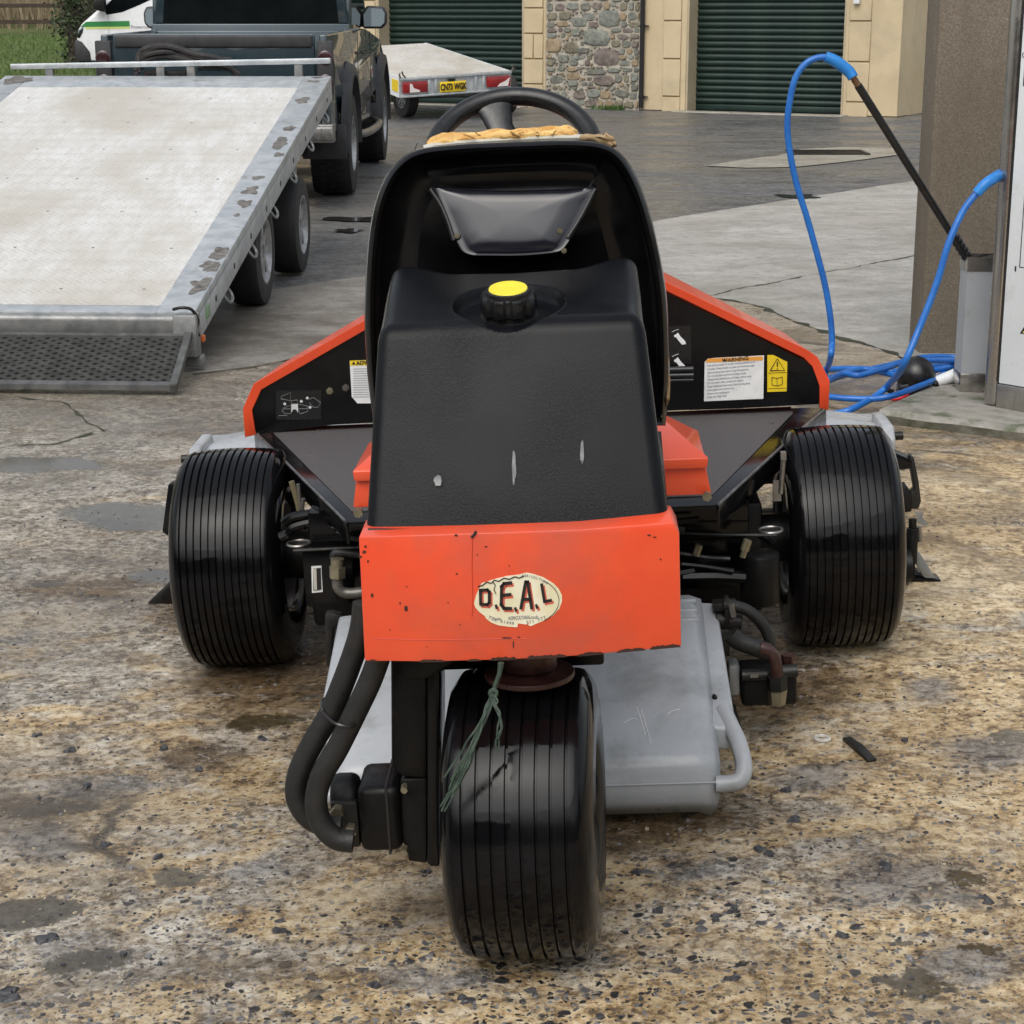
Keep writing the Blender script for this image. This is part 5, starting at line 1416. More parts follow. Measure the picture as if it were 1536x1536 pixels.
# dried drips on the back of the tank (thin residue)
def tank_y(px, py):
    best = None
    for k in range(200):
        ly = -0.16 + k * .001
        p = L(px, py, ly)
        zz = interp([(0.776, -0.152), (1.072, -0.024)], p.z)
        if ly >= zz - .0045: return ly - .0035
    return -0.1
dripm = pm('residue', (0.10, 0.105, 0.11), (0.26, 0.27, 0.27), 40, (.5, .7))
for (x, y, w, h, sd) in ((657, 721, 6, 8, 1), (771, 700, 3.0, 24, 2), (873, 680, 3.0, 16, 3)):
    mb = MB()
    n = 18; pts = []
    for k in range(n):
        t = 6.283 * k / n
        rr_ = 1 + .45 * mnoise.noise(Vector((math.cos(t) * 1.5, math.sin(t) * 1.5, sd)))
        xx, yy = x + w * rr_ * math.cos(t), y + h * rr_ * math.sin(t)
        pts.append(L(xx, yy, tank_y(xx, yy) - .0018))
    mb.prism(pts, (0, .0012, 0)).build('dried_drip', dripm, tk_, smooth=30)

# ---- seat
SL = 0.36
so_ = [(552, 560), (549, 480), (552, 400), (560, 330), (575, 278), (597, 243), (630, 222), (690, 214), (775, 210), (850, 208), (900, 212), (928, 226), (950, 256), (968, 300), (984, 360), (997, 430), (1002, 500), (1003, 575), (998, 640), (560, 640)]
def off_poly(P, d):
    c = Vector((776, 460))
    out_ = []
    n = len(P)
    for i in range(n):
        a, b, c_ = Vector(P[i - 1]), Vector(P[i]), Vector(P[(i + 1) % n])
        t = ((b - a).normalized() + (c_ - b).normalized()).normalized()
        nn = Vector((-t.y, t.x))
        if (c - b).dot(nn) < 0: nn = -nn
        out_.append((b.x + nn.x * d, b.y + nn.y * d))
    return out_
def smooth_closed(P, sub=5):
    V = [Vector((x, y, 0)) for x, y in P]
    n = len(V); out_ = []
    for i in range(n):
        p0, p1, p2, p3 = V[i - 1], V[i], V[(i + 1) % n], V[(i + 2) % n]
        if i >= n - 3: 
            out_.append((p1.x, p1.y)); continue
        for k in range(sub):
            t = k / sub
            q = 0.5 * ((2 * p1) + (p2 - p0) * t + (2 * p0 - 5 * p1 + 4 * p2 - p3) * t * t + (3 * p1 - p0 - 3 * p2 + p3) * t ** 3)
            out_.append((q.x, q.y))
    return out_
SO = smooth_closed(so_)
def lean(z): return 0.10 * (z - 0.9)        # the back leans towards the front of the machine? it reclines to the rear: sign below
def ringL(P, ly): return [(lambda p: Vector((p.x, p.y - lean(p.z), p.z)))(L(x, y, ly)) for x, y in P]
R0 = ringL(off_poly(SO, -1), SL + .075)
R0a = ringL(SO, SL + .03)
R1 = ringL(off_poly(SO, 1), SL + .004)
R2 = ringL(off_poly(SO, 7), SL - .004)
R3 = ringL(off_poly(SO, 14), SL + .004)
R4 = ringL(off_poly(SO, 19), SL + .040)
R5 = ringL(off_poly(SO, 48), SL + .055)
R6 = ringL(off_poly(SO, 75), SL + .045)
seat = MB()
seat.loft([R0, R0a, R1, R2, R3, R4, R5, R6], cap=False)
n_ = len(SO)
seat.add(R6, [tuple(range(n_))])
seat = seat.build('seat_shell', M['black_gloss'], mw, smooth=50)
# pad behind the shell (the side the driver leans on), pale piping showing at the rim
F0 = ringL(off_poly(SO, 2), SL + .076); F1 = ringL(off_poly(SO, 1.5), SL + .10); F2 = ringL(off_poly(SO, 8), SL + .16); F3 = ringL(off_poly(SO, 60), SL + .175)
mb = MB().loft([F0, F1, F2, F3])
mb.build('seat_cushion', M['vinyl'], mw, smooth=60)
# seat base cushion towards the front
MB().box(-.22, .22, SL + .10, SL + .58, .80, .90).build('seat_base', M['vinyl'], mw, bevel=.03, seg=3)
# torn foam along the top
r2 = random.Random(31)
mb = MB()
top_pts = [(641, 217), (660, 211), (700, 206), (740, 203), (780, 202), (820, 199), (850, 198), (868, 206)]
for rowi, (dy_, dyl, rad_) in enumerate(((0, .10, .0088), (2.5, .075, .007), (0, .125, .008), (-1.5, .15, .007))):
    path = [L(x, y + dy_ + r2.uniform(-1, 1), SL + dyl - .04) for x, y in top_pts]
    path = [Vector((p.x, p.y, p.z)) for p in path]
    mb.tube(path, rad_, n=10, sub=6, rf=lambda s: .45 + .75 * math.sin(min(1, s * 4) * 1.57) * math.sin(min(1, (1 - s) * 6) * 1.57) + .18 * mnoise.noise(Vector((s * 22, 1, 1))))
for k in range(22):
    x = r2.uniform(650, 862); y = interp(top_pts, x)
    p = L(x, y + r2.uniform(-2, 3), SL + r2.uniform(.02, .10))
    mb.tube([p, p + Vector((r2.uniform(-.02, .02), r2.uniform(-.01, .01), r2.uniform(.002, .009)))], r2.uniform(.0012, .003), n=6, sub=2)
fo = mb.build('torn_foam', M['foam'], mw, smooth=80)
for v in fo.data.vertices:
    q = v.co * 55
    v.co += Vector((mnoise.noise(q), mnoise.noise(q + Vector((9, 0, 0))), mnoise.noise(q + Vector((0, 9, 0))))) * .0035 + Vector((0, 0, mnoise.noise(v.co * 17) * .004))
MB().tube([L(x, y, SL + .03) for x, y in ((636, 222), (660, 217), (720, 212), (800, 208), (866, 206), (895, 207), (908, 211))], .005, n=8, sub=5).build('piping', M['vinyl'], mw)
mb = MB()
fr = [[(888, 205), (900, 203), (908, 207), (915, 213), (924, 214), (926, 221), (914, 222), (902, 214), (892, 210)], [(905, 205), (910, 200), (914, 206), (922, 208), (920, 215), (911, 213)], [(996, 590), (1003, 560), (1006, 572), (1004, 600), (996, 625), (992, 628)]]
for P_ in fr:
    MB().prism([L(x, y, SL + r2.uniform(.0, .03)) for x, y in P_], (0, .012, 0.003)).build('torn_cover', M['cloth_brown'], mw, bevel=.002, seg=1, smooth=60)
mb.tube([L(x, y, SL + .02) for x, y in ((870, 207), (888, 206), (905, 212), (922, 219))], .006, n=7, sub=4, rf=lambda s: 1 + .4 * mnoise.noise(Vector((s * 15, 3, 1))))
mb.build('torn_cover', M['cloth_brown'], mw, bevel=.002, seg=1, smooth=60)
MB().tube([L(x, y, SL + .03) for x, y in ((626, 213), (623, 219), (621, 224))], .002, n=6).build('wire', M['steel'], mw)
# document pouch: raised glossy flap
PY = SL - .012
po = [(643, 281), (700, 284), (775, 285), (850, 283), (896, 281), (884, 306), (866, 340), (850, 365), (838, 374), (810, 378), (775, 380), (735, 380), (708, 379), (692, 371), (680, 350), (664, 315)]
Pc = (772, 325)
zpt = L(772, 281, PY).z
def pring(k, ly): return [p - Vector((0, .33 * max(0, zpt - p.z), 0)) for p in [L(Pc[0] + (x - Pc[0]) * k, Pc[1] + (y - Pc[1]) * k, ly) for x, y in smooth_closed(po, 4)]]
mb = MB().loft([pring(1.0, PY + .03), pring(1.0, PY + .004), pring(.985, PY), pring(.94, PY + .002), pring(.86, PY - .002), pring(.55, PY - .004), pring(.2, PY - .005)])
pouch = mb.build('pouch', pm('pouch_plastic', (0.010, 0.010, 0.016), (0.013, 0.013, 0.02), 9, (.14, .22), spec=.6), seat, smooth=60)
for P_ in (((645, 284), (660, 305), (672, 330), (682, 358)), ((893, 284), (882, 305), (868, 330), (852, 354))):
    MB().tube([p - Vector((0, .33 * max(0, zpt - p.z), 0)) for p in [L(x, y, PY - .004) for x, y in P_]], .0042, n=8, sub=4).build('side_lip', M['black_plastic'], pouch)
for x, y in ((687, 351), (840, 344), (846, 372)):
    p = L(x, y, PY - .004); p.y -= .33 * max(0, zpt - p.z)
    MB().cyl(p, p + Vector((0, -.003, 0)), .0048, n=12).cyl(p + Vector((0, -.003, 0)), p + Vector((0, -.005, 0)), .003, n=6).build('screw', M['brass'], pouch)
MB().tube([L(775 + a * 3, 232 - b, SL + .012) for a, b in ((-32, -4), (-15, -1.5), (0, 0), (20, 1), (38, 2))], .0016, n=6, sub=4).build('moulding_line', M['black_plastic'], seat)
# seat suspension column, dark, between seat and chassis
MB().box(-.17, .17, .28, .78, .60, .80).build('seat_mount', M['black_dull'], mw, bevel=.02)

# ---- steering wheel
c_ = L(770, 228, 0.93)
sw = new_obj('steering_wheel', None, mw)
e_ = R(50)
nv = Vector((0, -math.cos(e_), math.sin(e_))); xv = Vector((1, 0, 0)); yv = nv.cross(xv)
SWM = Matrix.Translation(c_) @ Matrix(((xv.x, yv.x, nv.x), (xv.y, yv.y, nv.y), (xv.z, yv.z, nv.z))).to_4x4()
RS = (L(903, 228, .93) - L(637, 228, .93)).length / 2 - .017
mb = MB()
rings = []
for i in range(72):
    t = 2 * math.pi * i / 72
    rings.append([SWM @ Vector(((RS + .0195 * math.cos(a)) * math.cos(t), (RS + .0195 * math.cos(a)) * math.sin(t), .019 * math.sin(a))) for a in [2 * math.pi * k / 14 for k in range(14)]])
rings.append(rings[0])
mb.loft(rings, cap=False)
mb.build('rim', M['black_plastic'], sw, smooth=70)
mb = MB()
for a0 in (106, 226, 346):
    a = R(a0)
    d_ = Vector((math.cos(a), math.sin(a), 0)); s_ = Vector((-math.sin(a), math.cos(a), 0))
    secs = []
    for f, wd_, dz in ((.02, .045, -.045), (.35, .036, -.04), (.62, .027, -.022), (.82, .034, -.008), (.99, .062, 0.0)):
        cc = d_ * (RS * f)
        secs.append([SWM @ (cc + s_ * (wd_ * math.cos(q)) + Vector((0, 0, dz + .011 * math.sin(q)))) for q in [2 * math.pi * k / 14 for k in range(14)]])
    mb.loft(secs)
mb.build('spoke', M['black_plastic'], sw, smooth=60)
MB().cyl(SWM @ Vector((0, 0, -.06)), SWM @ Vector((0, 0, -.02)), .06, .05, n=24).build('hub', M['black_plastic'], sw)
MB().cyl(SWM @ Vector((0, 0, -.06)), SWM @ Vector((0, 0, -.62)), .028, n=16).build('steering_column', M['black_dull'], mw)

# ---- front cowl: black plate with orange shell
CY = 1.86
kk = [(384, 652), (378, 615), (392, 584), (420, 567), (548, 494), (700, 408), (725, 394), (885, 386), (1003, 442), (1110, 493), (1206, 541), (1218, 551), (1230, 580), (1229, 606)]
cowl = plate(kk + [(1100, 613), (800, 622), (500, 637)], CY, CY + .012).build('cowl', M['black_gloss'], mw)
def shell_side(inner, outer, fl):
    """inner = inner edge of the rear flange, outer = outer edge of it (photo pixels)"""
    a = [L(x, y, CY - .006) for x, y in inner]
    b = [L(x, y, CY - .010) for x, y in outer]
    c2 = []
    cen = Vector((0, 0, .45))
    for p in b:
        q = p.copy(); q.y = CY + fl; s = 1.0
        q.x *= .955; q.z = .30 + (q.z - .30) * 1.0
        c2.append(q)
    d2 = [Vector((p.x * .6, p.y + .22, .30 + (p.z - .30) * .70)) for p in c2]
    ain = [p + Vector((0, .03, 0)) for p in a]
    n = len(a)
    vs = ain + a + b + c2 + d2
    return MB().add(vs, [(k * n + i, k * n + i + 1, (k + 1) * n + i + 1, (k + 1) * n + i) for k in range(4) for i in range(n - 1)])
inner = [(383, 652), (377.5, 615), (391.5, 584), (548, 494), (712, 401), (885, 379), (1003, 437), (1206, 536), (1219, 549), (1230, 579), (1230, 612)]
outer = [(368, 656), (365, 613), (381, 576), (547, 481), (705, 391), (890, 370), (1002, 425), (1212, 526), (1226, 536), (1244, 571), (1242, 615)]
sh = shell_side(inner, outer, .26)
hood = sh.build('hood', M['red'], mw, smooth=25)
m_ = hood.modifiers.new('thick', 'SOLIDIFY'); m_.thickness = .003; m_.offset = 0
hood.modifiers.new('soft', 'BEVEL').width = .004
# labels on the cowl
CF = CY - .0012
def lab(name, pts, m, th=.0008, ly=CF, par=cowl): return MB().prism([L(x, y, ly) for x, y in pts], (0, th, 0)).build(name, M[m], par, smooth=0)
wl_ = lab('warning_label', [(1057, 543), (1062, 538), (1072, 537), (1146, 533), (1145, 598), (1056, 602)], 'label_white')
lab('header', [(1059, 541), (1063, 537.8), (1144.5, 534.5), (1144.3, 540.5), (1058.5, 544)], 'label_orange', ly=CF - .0006, par=wl_)
pxm = (L(1150, 570, CF) - L(1050, 570, CF)).x / 100
text_mesh('lettering', 'WARNING', 8.2 * pxm, M['ink'], wl_, LM(1103, 539.3, CF - .0012, 3.5), depth=.0001, bold=.0003, sx=1.0)
MB().prism([L(x, y, CF - .001) for x, y in ((1084, 542), (1090, 541.6), (1087, 537.4))], (0, .0002, 0)).build('symbol', M['ink'], wl_, smooth=0)
r2 = random.Random(8)
words = 'Keep operator manual with machine and follow safety instructions before use never carry passengers stop engine and remove key'.split()
body_lines = ['Read operator manual. Do not allow untrained operators to use', 'machine. Keep shields in place and hardware tight', 'Before you leave, clean, adjust or repair this equipment:', 'Do not use this machine on steep slopes',
              'Always look behind you and keep others away', 'Do not mow when people are nearby', 'Keep hands and feet away from moving parts', 'Stop engine and remove key', 'Never carry passengers', 'Keep this label clean']
for k, ln_ in enumerate(body_lines):
    y0 = 548.5 + k * 5.25
    text_mesh('lettering', ln_, 4.4 * pxm, M['ink_blue'], wl_, LM(1061, y0, CF - .0006, 2.6), depth=.0001, align='LEFT', sx=.62 if len(ln_) > 50 else .8, bold=.0001)
yl = lab('caution_label', [(1151, 532.5), (1160, 532.5), (1181, 543), (1180, 587), (1151, 588)], 'label_yellow')
MB().tube([L(x, y, CF - .0006) for x, y in ((1155, 556), (1166, 538), (1177, 555.5), (1155, 556))], .0013, n=4).tube([L(x, y, CF - .0006) for x, y in ((1166, 543), (1166, 550))], .0016, n=5).tube([L(x, y, CF - .0006) for x, y in ((1166, 552.4), (1166, 553.6))], .0016, n=5) \
    .tube([L(x, y, CF - .0006) for x, y in ((1152, 559.5), (1180, 558.5))], .0006, n=4).tube([L(x, y, CF - .0006) for x, y in ((1158, 566), (1165.5, 567.5), (1173.5, 565.2), (1173.5, 576.5), (1165.5, 579), (1158, 577.4), (1158, 566))], .0009, n=4) \
    .tube([L(x, y, CF - .0006) for x, y in ((1165.5, 567.5), (1165.5, 579))], .0006, n=4).tube([L(x, y, CF - .0006) for x, y in ((1152, 583), (1180, 582))], .0005, n=4).build('symbol', M['ink'], yl)
al = lab('warning_label', [(524.5, 541), (560, 540), (560, 605), (536, 605), (527.5, 595)], 'label_white')
lab('header', [(524.8, 541), (560, 540.2), (560, 547.8), (525, 548.6)], 'label_yellow', ly=CF - .0006, par=al)
text_mesh('lettering', 'ADVERT', 8.0 * pxm, M['ink'], al, LM(534.5, 545, CF - .0012, 2), depth=.0001, bold=.0006, align='LEFT')
MB().prism([L(x, y, CF - .001) for x, y in ((527.5, 547.2), (533.5, 546.9), (530.5, 541.8))], (0, .0002, 0)).build('symbol', M['ink'], al, smooth=0)
for k in range(13):
    lab('text_line', [(530, 553 + k * 3.5), (559, 552.4 + k * 3.5), (559, 553.6 + k * 3.5), (530, 554.2 + k * 3.5)], 'ink_blue', ly=CF - .0006, par=al, th=.0003)
# white outline pictogram (deck engagement diagram)
dg = lab('diagram_label', [(414, 586), (482, 585), (482, 629), (414, 630)], 'label_black')
def lines(paths, m, r=.0007, name='symbol', par=dg, ly=CF - .0008):
    mb = MB()
    for P_ in paths: mb.tube([L(x, y, ly) for x, y in P_], r, n=4)
    return mb.build(name, M[m], par, smooth=0)
lines([((421, 598), (423, 594), (436, 589), (436, 601), (424, 599), (421, 598)), ((437, 601), (446, 600), (447, 606), (437, 606), (437, 601)), ((423, 616), (425, 612), (436, 608), (437, 620), (428, 621), (423, 616)),
       ((448, 606), (461, 609), (462, 617), (450, 621), (447, 612)), ((464, 599), (470, 596), (481, 604), (477, 611), (470, 611), (464, 604)), ((424, 613.5), (436, 613)), ((449, 613), (461, 613)), ((418, 623.5), (431, 623.2))], 'ink_grey')
mb = MB()
for x, y in ((427, 606), (452, 602), (461, 597), (465, 611)):
    p = L(x, y, CF - .0012); mb.cyl(p, p + Vector((0, .0006, 0)), .0038, n=10)
mb.prism([L(x, y, CF - .001) for x, y in ((437, 606), (447, 606), (447, 619), (444, 614), (440, 614), (437, 619))], (0, .0004, 0))
mb.build('symbol', pm('ink_white', (0.55, 0.55, 0.55), None, 5, (.4, .5)), dg, smooth=0)
# bolts
for x, y in ((495, 586), (519, 581)):
    p = L(x, y, CY - .001)
    MB().cyl(p, p + Vector((0, -.008, 0)), .0095, n=6).cyl(p + Vector((0, -.008, 0)), p + Vector((0, -.013, 0)), .005, n=8).build('bolt', M['brass'] if x < 500 else M['steel'], cowl)
# white lever pictograms and black lever grips to the right of the seat
pg = lab('lever_label', [(1000, 490), (1036, 488), (1037, 546), (1000, 548)], 'label_black')
mb = MB()
for oy in (0, 37):
    mb.prism([L(x, y + oy, CF - .001) for x, y in ((1012, 503), (1017, 499), (1021, 505), (1028, 512), (1029, 516), (1023, 517), (1017, 510))], (0, .0004, 0))
    p = L(1013, 504 + oy, CF - .0012); mb.cyl(p, p + Vector((0, .0006, 0)), .0035, n=10)
    mb.tube([L(x, y + oy, CF - .0008) for x, y in ((1008, 498), (1014, 495), (1018, 494))], .0007, n=4)
mb.build('symbol', pm('ink_bright', (0.75, 0.75, 0.75), None, 5, (.4, .5)), pg, smooth=0)
for k, (y, rad_) in enumerate(((555, .009), (564, .009), (571, .006))):
    MB().cyl(L(1000, y, CY - .06), L(1040, y - 1, CY - .06), rad_, n=12).build('lever', M['black_plastic'], mw)

# ---- foot platform (trapezoid), grip sheet and flanges
PZ = 0.50
fl_, nl_, nr_, fr_ = Lz(384, 646, PZ), Lz(523, 783, PZ), Lz(1074, 757, PZ), Lz(1236, 610, PZ)
pf = MB().prism([fl_, nl_, nr_, fr_], (0, 0, -.012)).build('footplate', M['black_gloss'], mw, bevel=.002)
ins = [Lz(402, 645, PZ), Lz(524, 772, PZ), Lz(1071, 748, PZ), Lz(1204, 613, PZ)]
gt = [Lz(404, 646, PZ + .002), Lz(521, 762, PZ + .002), Lz(560, 778, PZ + .002), Lz(1040, 755, PZ + .002), Lz(1073, 745, PZ + .002), Lz(1197, 622, PZ + .002), Lz(1190, 613, PZ + .002)]
MB().prism([Lz(405, 643, PZ + .001), Lz(412, 652, PZ + .001), Lz(528, 768, PZ + .001), Lz(1068, 744, PZ + .001), Lz(1190, 620, PZ + .001), Lz(1186, 611, PZ + .001)], (0, 0, .002)).build('grip_sheet', M['grit'], pf, smooth=0)
for a, b in ((fl_, nl_), (fr_, nr_)):
    d = (b - a)
    o_ = Vector((-.006 if a.x < 0 else .006, 0, 0))
    MB().loft([[a, a + o_, a + o_ - Vector((0, 0, .055)), a - Vector((0, 0, .055))], [b, b + o_, b + o_ - Vector((0, 0, .05)), b - Vector((0, 0, .05))]]).build('flange', M['black_gloss'], pf, bevel=.002)
    MB().tube([a + o_ + Vector((0, 0, .001)), b + o_ + Vector((0, 0, .001))], .0035, n=8).build('edge_strip', pm('worn_edge', (0.12, 0.12, 0.125), (0.25, 0.25, 0.26), 30, (.25, .4), metal=.6), pf)
mb = MB()
for x, y in ((444, 642), (478, 646), (1157, 635)):
    p = Lz(x, y, PZ + .003); mb.cyl(p, p + Vector((0, 0, .003)), .006, n=10)
mb.build('rivet', M['steel'], pf)

# ---- orange seat pedestal
SB = .70
hx = L(1061, 700, SB).x
hx0 = L(531, 715, SB).x
hm = (hx + hx0) / 2; hx = (hx - hx0) / 2
z1_, z0_ = L(1061, 686, SB).z, L(1062, 703, SB).z
z2_ = L(1068, 742, SB + .01).z
tp = MB().loft([[Vector((-hx, SB, z0_)), Vector((hx, SB, z0_)), Vector((hx + .004, SB, z1_)), Vector((-hx - .004, SB, z1_))],
                [Vector((-hx, SB + .25, z0_ + .02)), Vector((hx, SB + .25, z0_ + .02)), Vector((hx * .72, SB + .25, z1_ + .05)), Vector((-hx * .72, SB + .25, z1_ + .05))]])
tp.v = [v + Vector((hm, 0, 0)) for v in tp.v]
ped = tp.build('seat_pedestal', M['red'], mw, bevel=.004)
sk_ = MB().loft([[Vector((-hx - .008, SB + .012, z2_)), Vector((hx + .008, SB + .012, z2_)), Vector((hx - .002, SB + .012, z0_ - .001)), Vector((-hx + .002, SB + .012, z0_ - .001))],
           [Vector((-hx - .008, SB + .28, z2_)), Vector((hx + .008, SB + .28, z2_)), Vector((hx - .002, SB + .28, z0_ - .001)), Vector((-hx + .002, SB + .28, z0_ - .001))]])
sk_.v = [v + Vector((hm, 0, 0)) for v in sk_.v]
sk_.build('side_skirt', M['red'], ped, bevel=.003)
for x, y in ((1060, 743), (538, 768)):
    p = L(x, y, SB - .0)
    MB().cyl(p, p + Vector((0, -.012, 0)), .010, n=6).build('bolt', M['brass'], ped)

# ---- chassis, axle, engine underside
MB().box(-.235, .235, SB + .02, SB + .5, .44, z2_ - .002).build('frame_box', M['black_dull'], mw, bevel=.008)
MB().box(-.20, .20, -.09, .70, .60, .775).build('engine_box', M['black_dull'], mw, bevel=.01)
MB().box(-.15, .13, -.03, .10, .545, .598).build('rear_crossmember', M['black_dull'], mw, bevel=.01)
ax = MB().box(-.53, .545, 1.36, 1.62, .13, .40).build('front_axle', M['black_dull'], mw, bevel=.012)
MB().box(-.50, .50, 1.20, 1.40, .36, .46).build('axle_beam', M['black_gloss'], mw, bevel=.008)
for s in (-1, 1):
    MB().cyl((s * .50, 1.52, RF), (s * .66, 1.52, RF), .06, n=20).cyl((s * .64, 1.52, RF), (s * .70, 1.52, RF), .075, n=20).build('hub_motor', M['black_dull'], mw, bevel=.003)
    MB().box(min(s * .32, s * .50), max(s * .32, s * .50), 1.27, 1.355, .22, .36).build('side_bracket', M['black_gloss'], mw, bevel=.006)
# bracket with serial label, left
br = plate([(452, 824), (530, 821), (530, 905), (459, 906)], 1.16, 1.19).build('bracket', M['black_gloss'], mw, bevel=.004)
MB().prism([L(x, y, 1.158) for x, y in ((467, 849.5), (482, 848.5), (484, 888), (468, 889.5))], (0, .001, 0)).build('serial_label', M['label_white'], br, smooth=0)
MB().prism([L(x, y, 1.1565) for x, y in ((469.5, 853), (481, 852), (482, 884.5), (470, 886))], (0, .001, 0)).build('serial_label', M['ink'], br, smooth=0)
MB().prism([L(x, y, 1.155) for x, y in ((469.5, 853.5), (474.5, 853), (475.5, 884.5), (471, 885))], (0, .001, 0)).build('serial_label', pm('label_worn', (.5, .48, .42), None, 9, (.4, .5)), br, smooth=0)
MB().cyl(L(440, 826, 1.15), L(540, 821, 1.15), .004, n=8).build('rod', M['iron'], mw)
MB().tube([L(x, y, 1.10) for x, y in ((506, 866), (507, 880), (514, 888), (526, 890), (545, 888))], .0125, n=12, sub=5).build('elbow_pipe', pm('grey_pipe', (.10, .095, .085), (.2, .19, .17), 30, (.35, .5), metal=.5), mw)
MB().cyl(L(506, 850, 1.10), L(506, 866, 1.10), .019, n=6).cyl(L(506, 838, 1.10), L(506, 850, 1.10), .015, n=12).build('fitting', M['brass'], mw)
MB().tube([L(x, y, 1.12) for x, y in ((500, 838), (502, 830), (512, 829), (540, 832))], .009, n=10, sub=4).build('hose', M['rubber_hose'], mw)
for (x, y) in ((448, 815), (1156, 795)):
    p = L(x, y, 1.2)
    mb = MB()
    for rr_, sq in ((.026, .3),):
        mb.tube([p + Vector((rr_ * math.cos(t), rr_ * math.sin(t), 0)) for t in [6.2832 * k / 28 for k in range(29)]], .0032, n=6)
    mb.build('clamp_ring', M['steel'], mw)
mb = MB().tube([L(x, y, 1.25) for x, y in ((437, 722), (444, 745), (449, 765), (450, 780))], .007, n=8, sub=3)
mb.build('cable', pm('cable_tan', (.13, .11, .06), None, 9, (.4, .5)), mw)
MB().tube([L(x, y, 1.24) for x, y in ((447, 726), (450, 750), (452, 778))], .004, n=8).tube([L(x, y, 1.24) for x, y in ((455, 748), (453, 765), (460, 772))], .005, n=8).build('cable', M['steel'], mw)
for side_, pts in (('l', ((420, 806), (432, 800), (440, 790), (470, 782))), ('r', ((1138, 800), (1150, 806), (1160, 815))), ('l', ((425, 785), (440, 775), (470, 770)))):
    MB().tube([L(x, y, 1.22) for x, y in pts], .011, n=8, sub=4).build('linkage', M['black_gloss'], mw)
MB().box(L(1160, 750, 1.3).x, L(1172, 750, 1.3).x, 1.3, 1.31, L(1160, 752, 1.3).z, L(1160, 722, 1.3).z).build('cylinder_rod', M['steel'], mw)
MB().cyl(L(1171, 740, 1.3), L(1175, 690, 1.3), .006).box(L(1171, 690, 1.3).x, L(1179, 690, 1.3).x, 1.29, 1.31, L(1171, 689, 1.3).z, L(1171, 678, 1.3).z).build('cylinder_rod', M['steel'], mw)
for k, P_ in enumerate((((1020, 830), (1060, 836), (1095, 838)), ((1022, 846), (1060, 850), (1100, 857)), ((1022, 800), (1080, 802), (1165, 803)), ((1024, 865), (1075, 864), (1118, 866)))):
    MB().tube([L(x, y, 1.13 + .01 * k) for x, y in P_], (.006, .007, .004, .015)[k], n=8, sub=3).build('pipe', (M['iron'], M['black_gloss'], M['iron'], M['black_gloss'])[k], mw)
for x, y, rr_ in ((1046, 825, .009), (1119, 818, .010), (1116, 828, .007)):
    p = L(x, y, 1.12); MB().cyl(p + Vector((-.004, 0, -.012)), p + Vector((.004, 0, .012)), rr_, n=6).build('fitting', M['brass'], mw)
p = L(1140, 860, 1.18)
MB().cyl(p + Vector((0, 0, -.07)), p + Vector((0, 0, .05)), .045, n=20).build('oil_filter', M['black_dull'], mw, bevel=.008)
r2 = random.Random(77)
for k in range(10):      # hydraulic hoses under the platform
    x0, x1 = r2.uniform(-.45, -.1), r2.uniform(.1, .45)
    y0 = r2.uniform(1.0, 1.2); z0 = r2.uniform(.28, .45)
    MB().tube([(x0, y0, z0), (x0 * .4, y0 - .05, z0 - r2.uniform(0, .06)), (x1 * .4, y0 + .02, z0 + r2.uniform(-.03, .03)), (x1, y0 + .05, z0)], r2.uniform(.007, .012), n=8, sub=4).build('hydraulic_hose', M['rubber_hose'] if k % 3 else M['black_gloss'], mw)
for s in (-1, 1):
    MB().box(min(s * .30, s * .36), max(s * .30, s * .36), .15, 1.36, .52, .60).build('chassis_rail', M['black_dull'], mw, bevel=.006) if False else None
MB().box(-.16, .16, .1, 1.3, .46, .58).build('chassis_rail', M['black_dull'], mw, bevel=.006)

# ---- rear fork leg, pivot and wheel motor
LY = -.03
MB().cyl((L(792, 1003, -.1).x, -.045, .498), (L(792, 1003, -.1).x, -.045, .508), .073, n=40).cyl((L(792, 1003, -.1).x, -.03, .509), (L(792, 1003, -.1).x, -.03, .56), .045, n=30).build('pivot_disc', M['rust'], mw, bevel=.003)
xa, xb, xc_ = L(586, 1100, -.05).x, L(640, 1100, -.05).x, L(660, 1100, -.05).x
zt_, zb_ = .60, L(620, 1165, -.05).z
MB().prism([L(x, y, -.05) for x, y in ((586, 985), (587, 1145), (592, 1158), (604, 1166), (640, 1168), (640, 985))], (0, .10, 0)).build('fork_leg', M['black_dull'], mw, bevel=.006)
MB().prism([L(x, y, -.055) for x, y in ((640.5, 985), (640.5, 1296), (646, 1300), (659, 1300), (659, 985))], (0, .14, 0)).build('fork_leg', M['black_gloss'], mw, bevel=.003)
MB().prism([L(x, y, -.05) for x, y in ((606, 1168), (640, 1168), (640, 1296), (612, 1292), (611, 1272), (600, 1262), (600, 1172))], (0, .09, 0)).build('motor_flange', M['black_dull'], mw, bevel=.006)
MB().box(-.20, .14, -.03, .08, .545, .60).build('fork_crown', M['black_dull'], mw, bevel=.006)
MB().prism([L(x, y, -.06) for x, y in ((600, 990), (686, 990), (640, 1018), (605, 1018))], (0, .02, 0)).build('gusset', M['black_dull'], mw, bevel=.002)
zc_ = L(560, 1216, -.03).z
xl_, xm_, xr_ = L(497, 1216, -.03).x, L(541, 1216, -.03).x, L(604, 1216, -.03).x
mo = MB().box(xm_, xr_, -.066, .05, zc_ - .060, zc_ + .056).cyl((xl_, -.01, zc_ + .018), (xm_ - .001, -.01, zc_ + .018), .040, n=28).build('wheel_motor', M['black_dull'], mw, bevel=.014, seg=3)
MB().box(xl_ + .002, xm_ - .001, -.055, .04, zc_ - .055, zc_ + .028).build('motor_port', M['iron'], mo, bevel=.006)
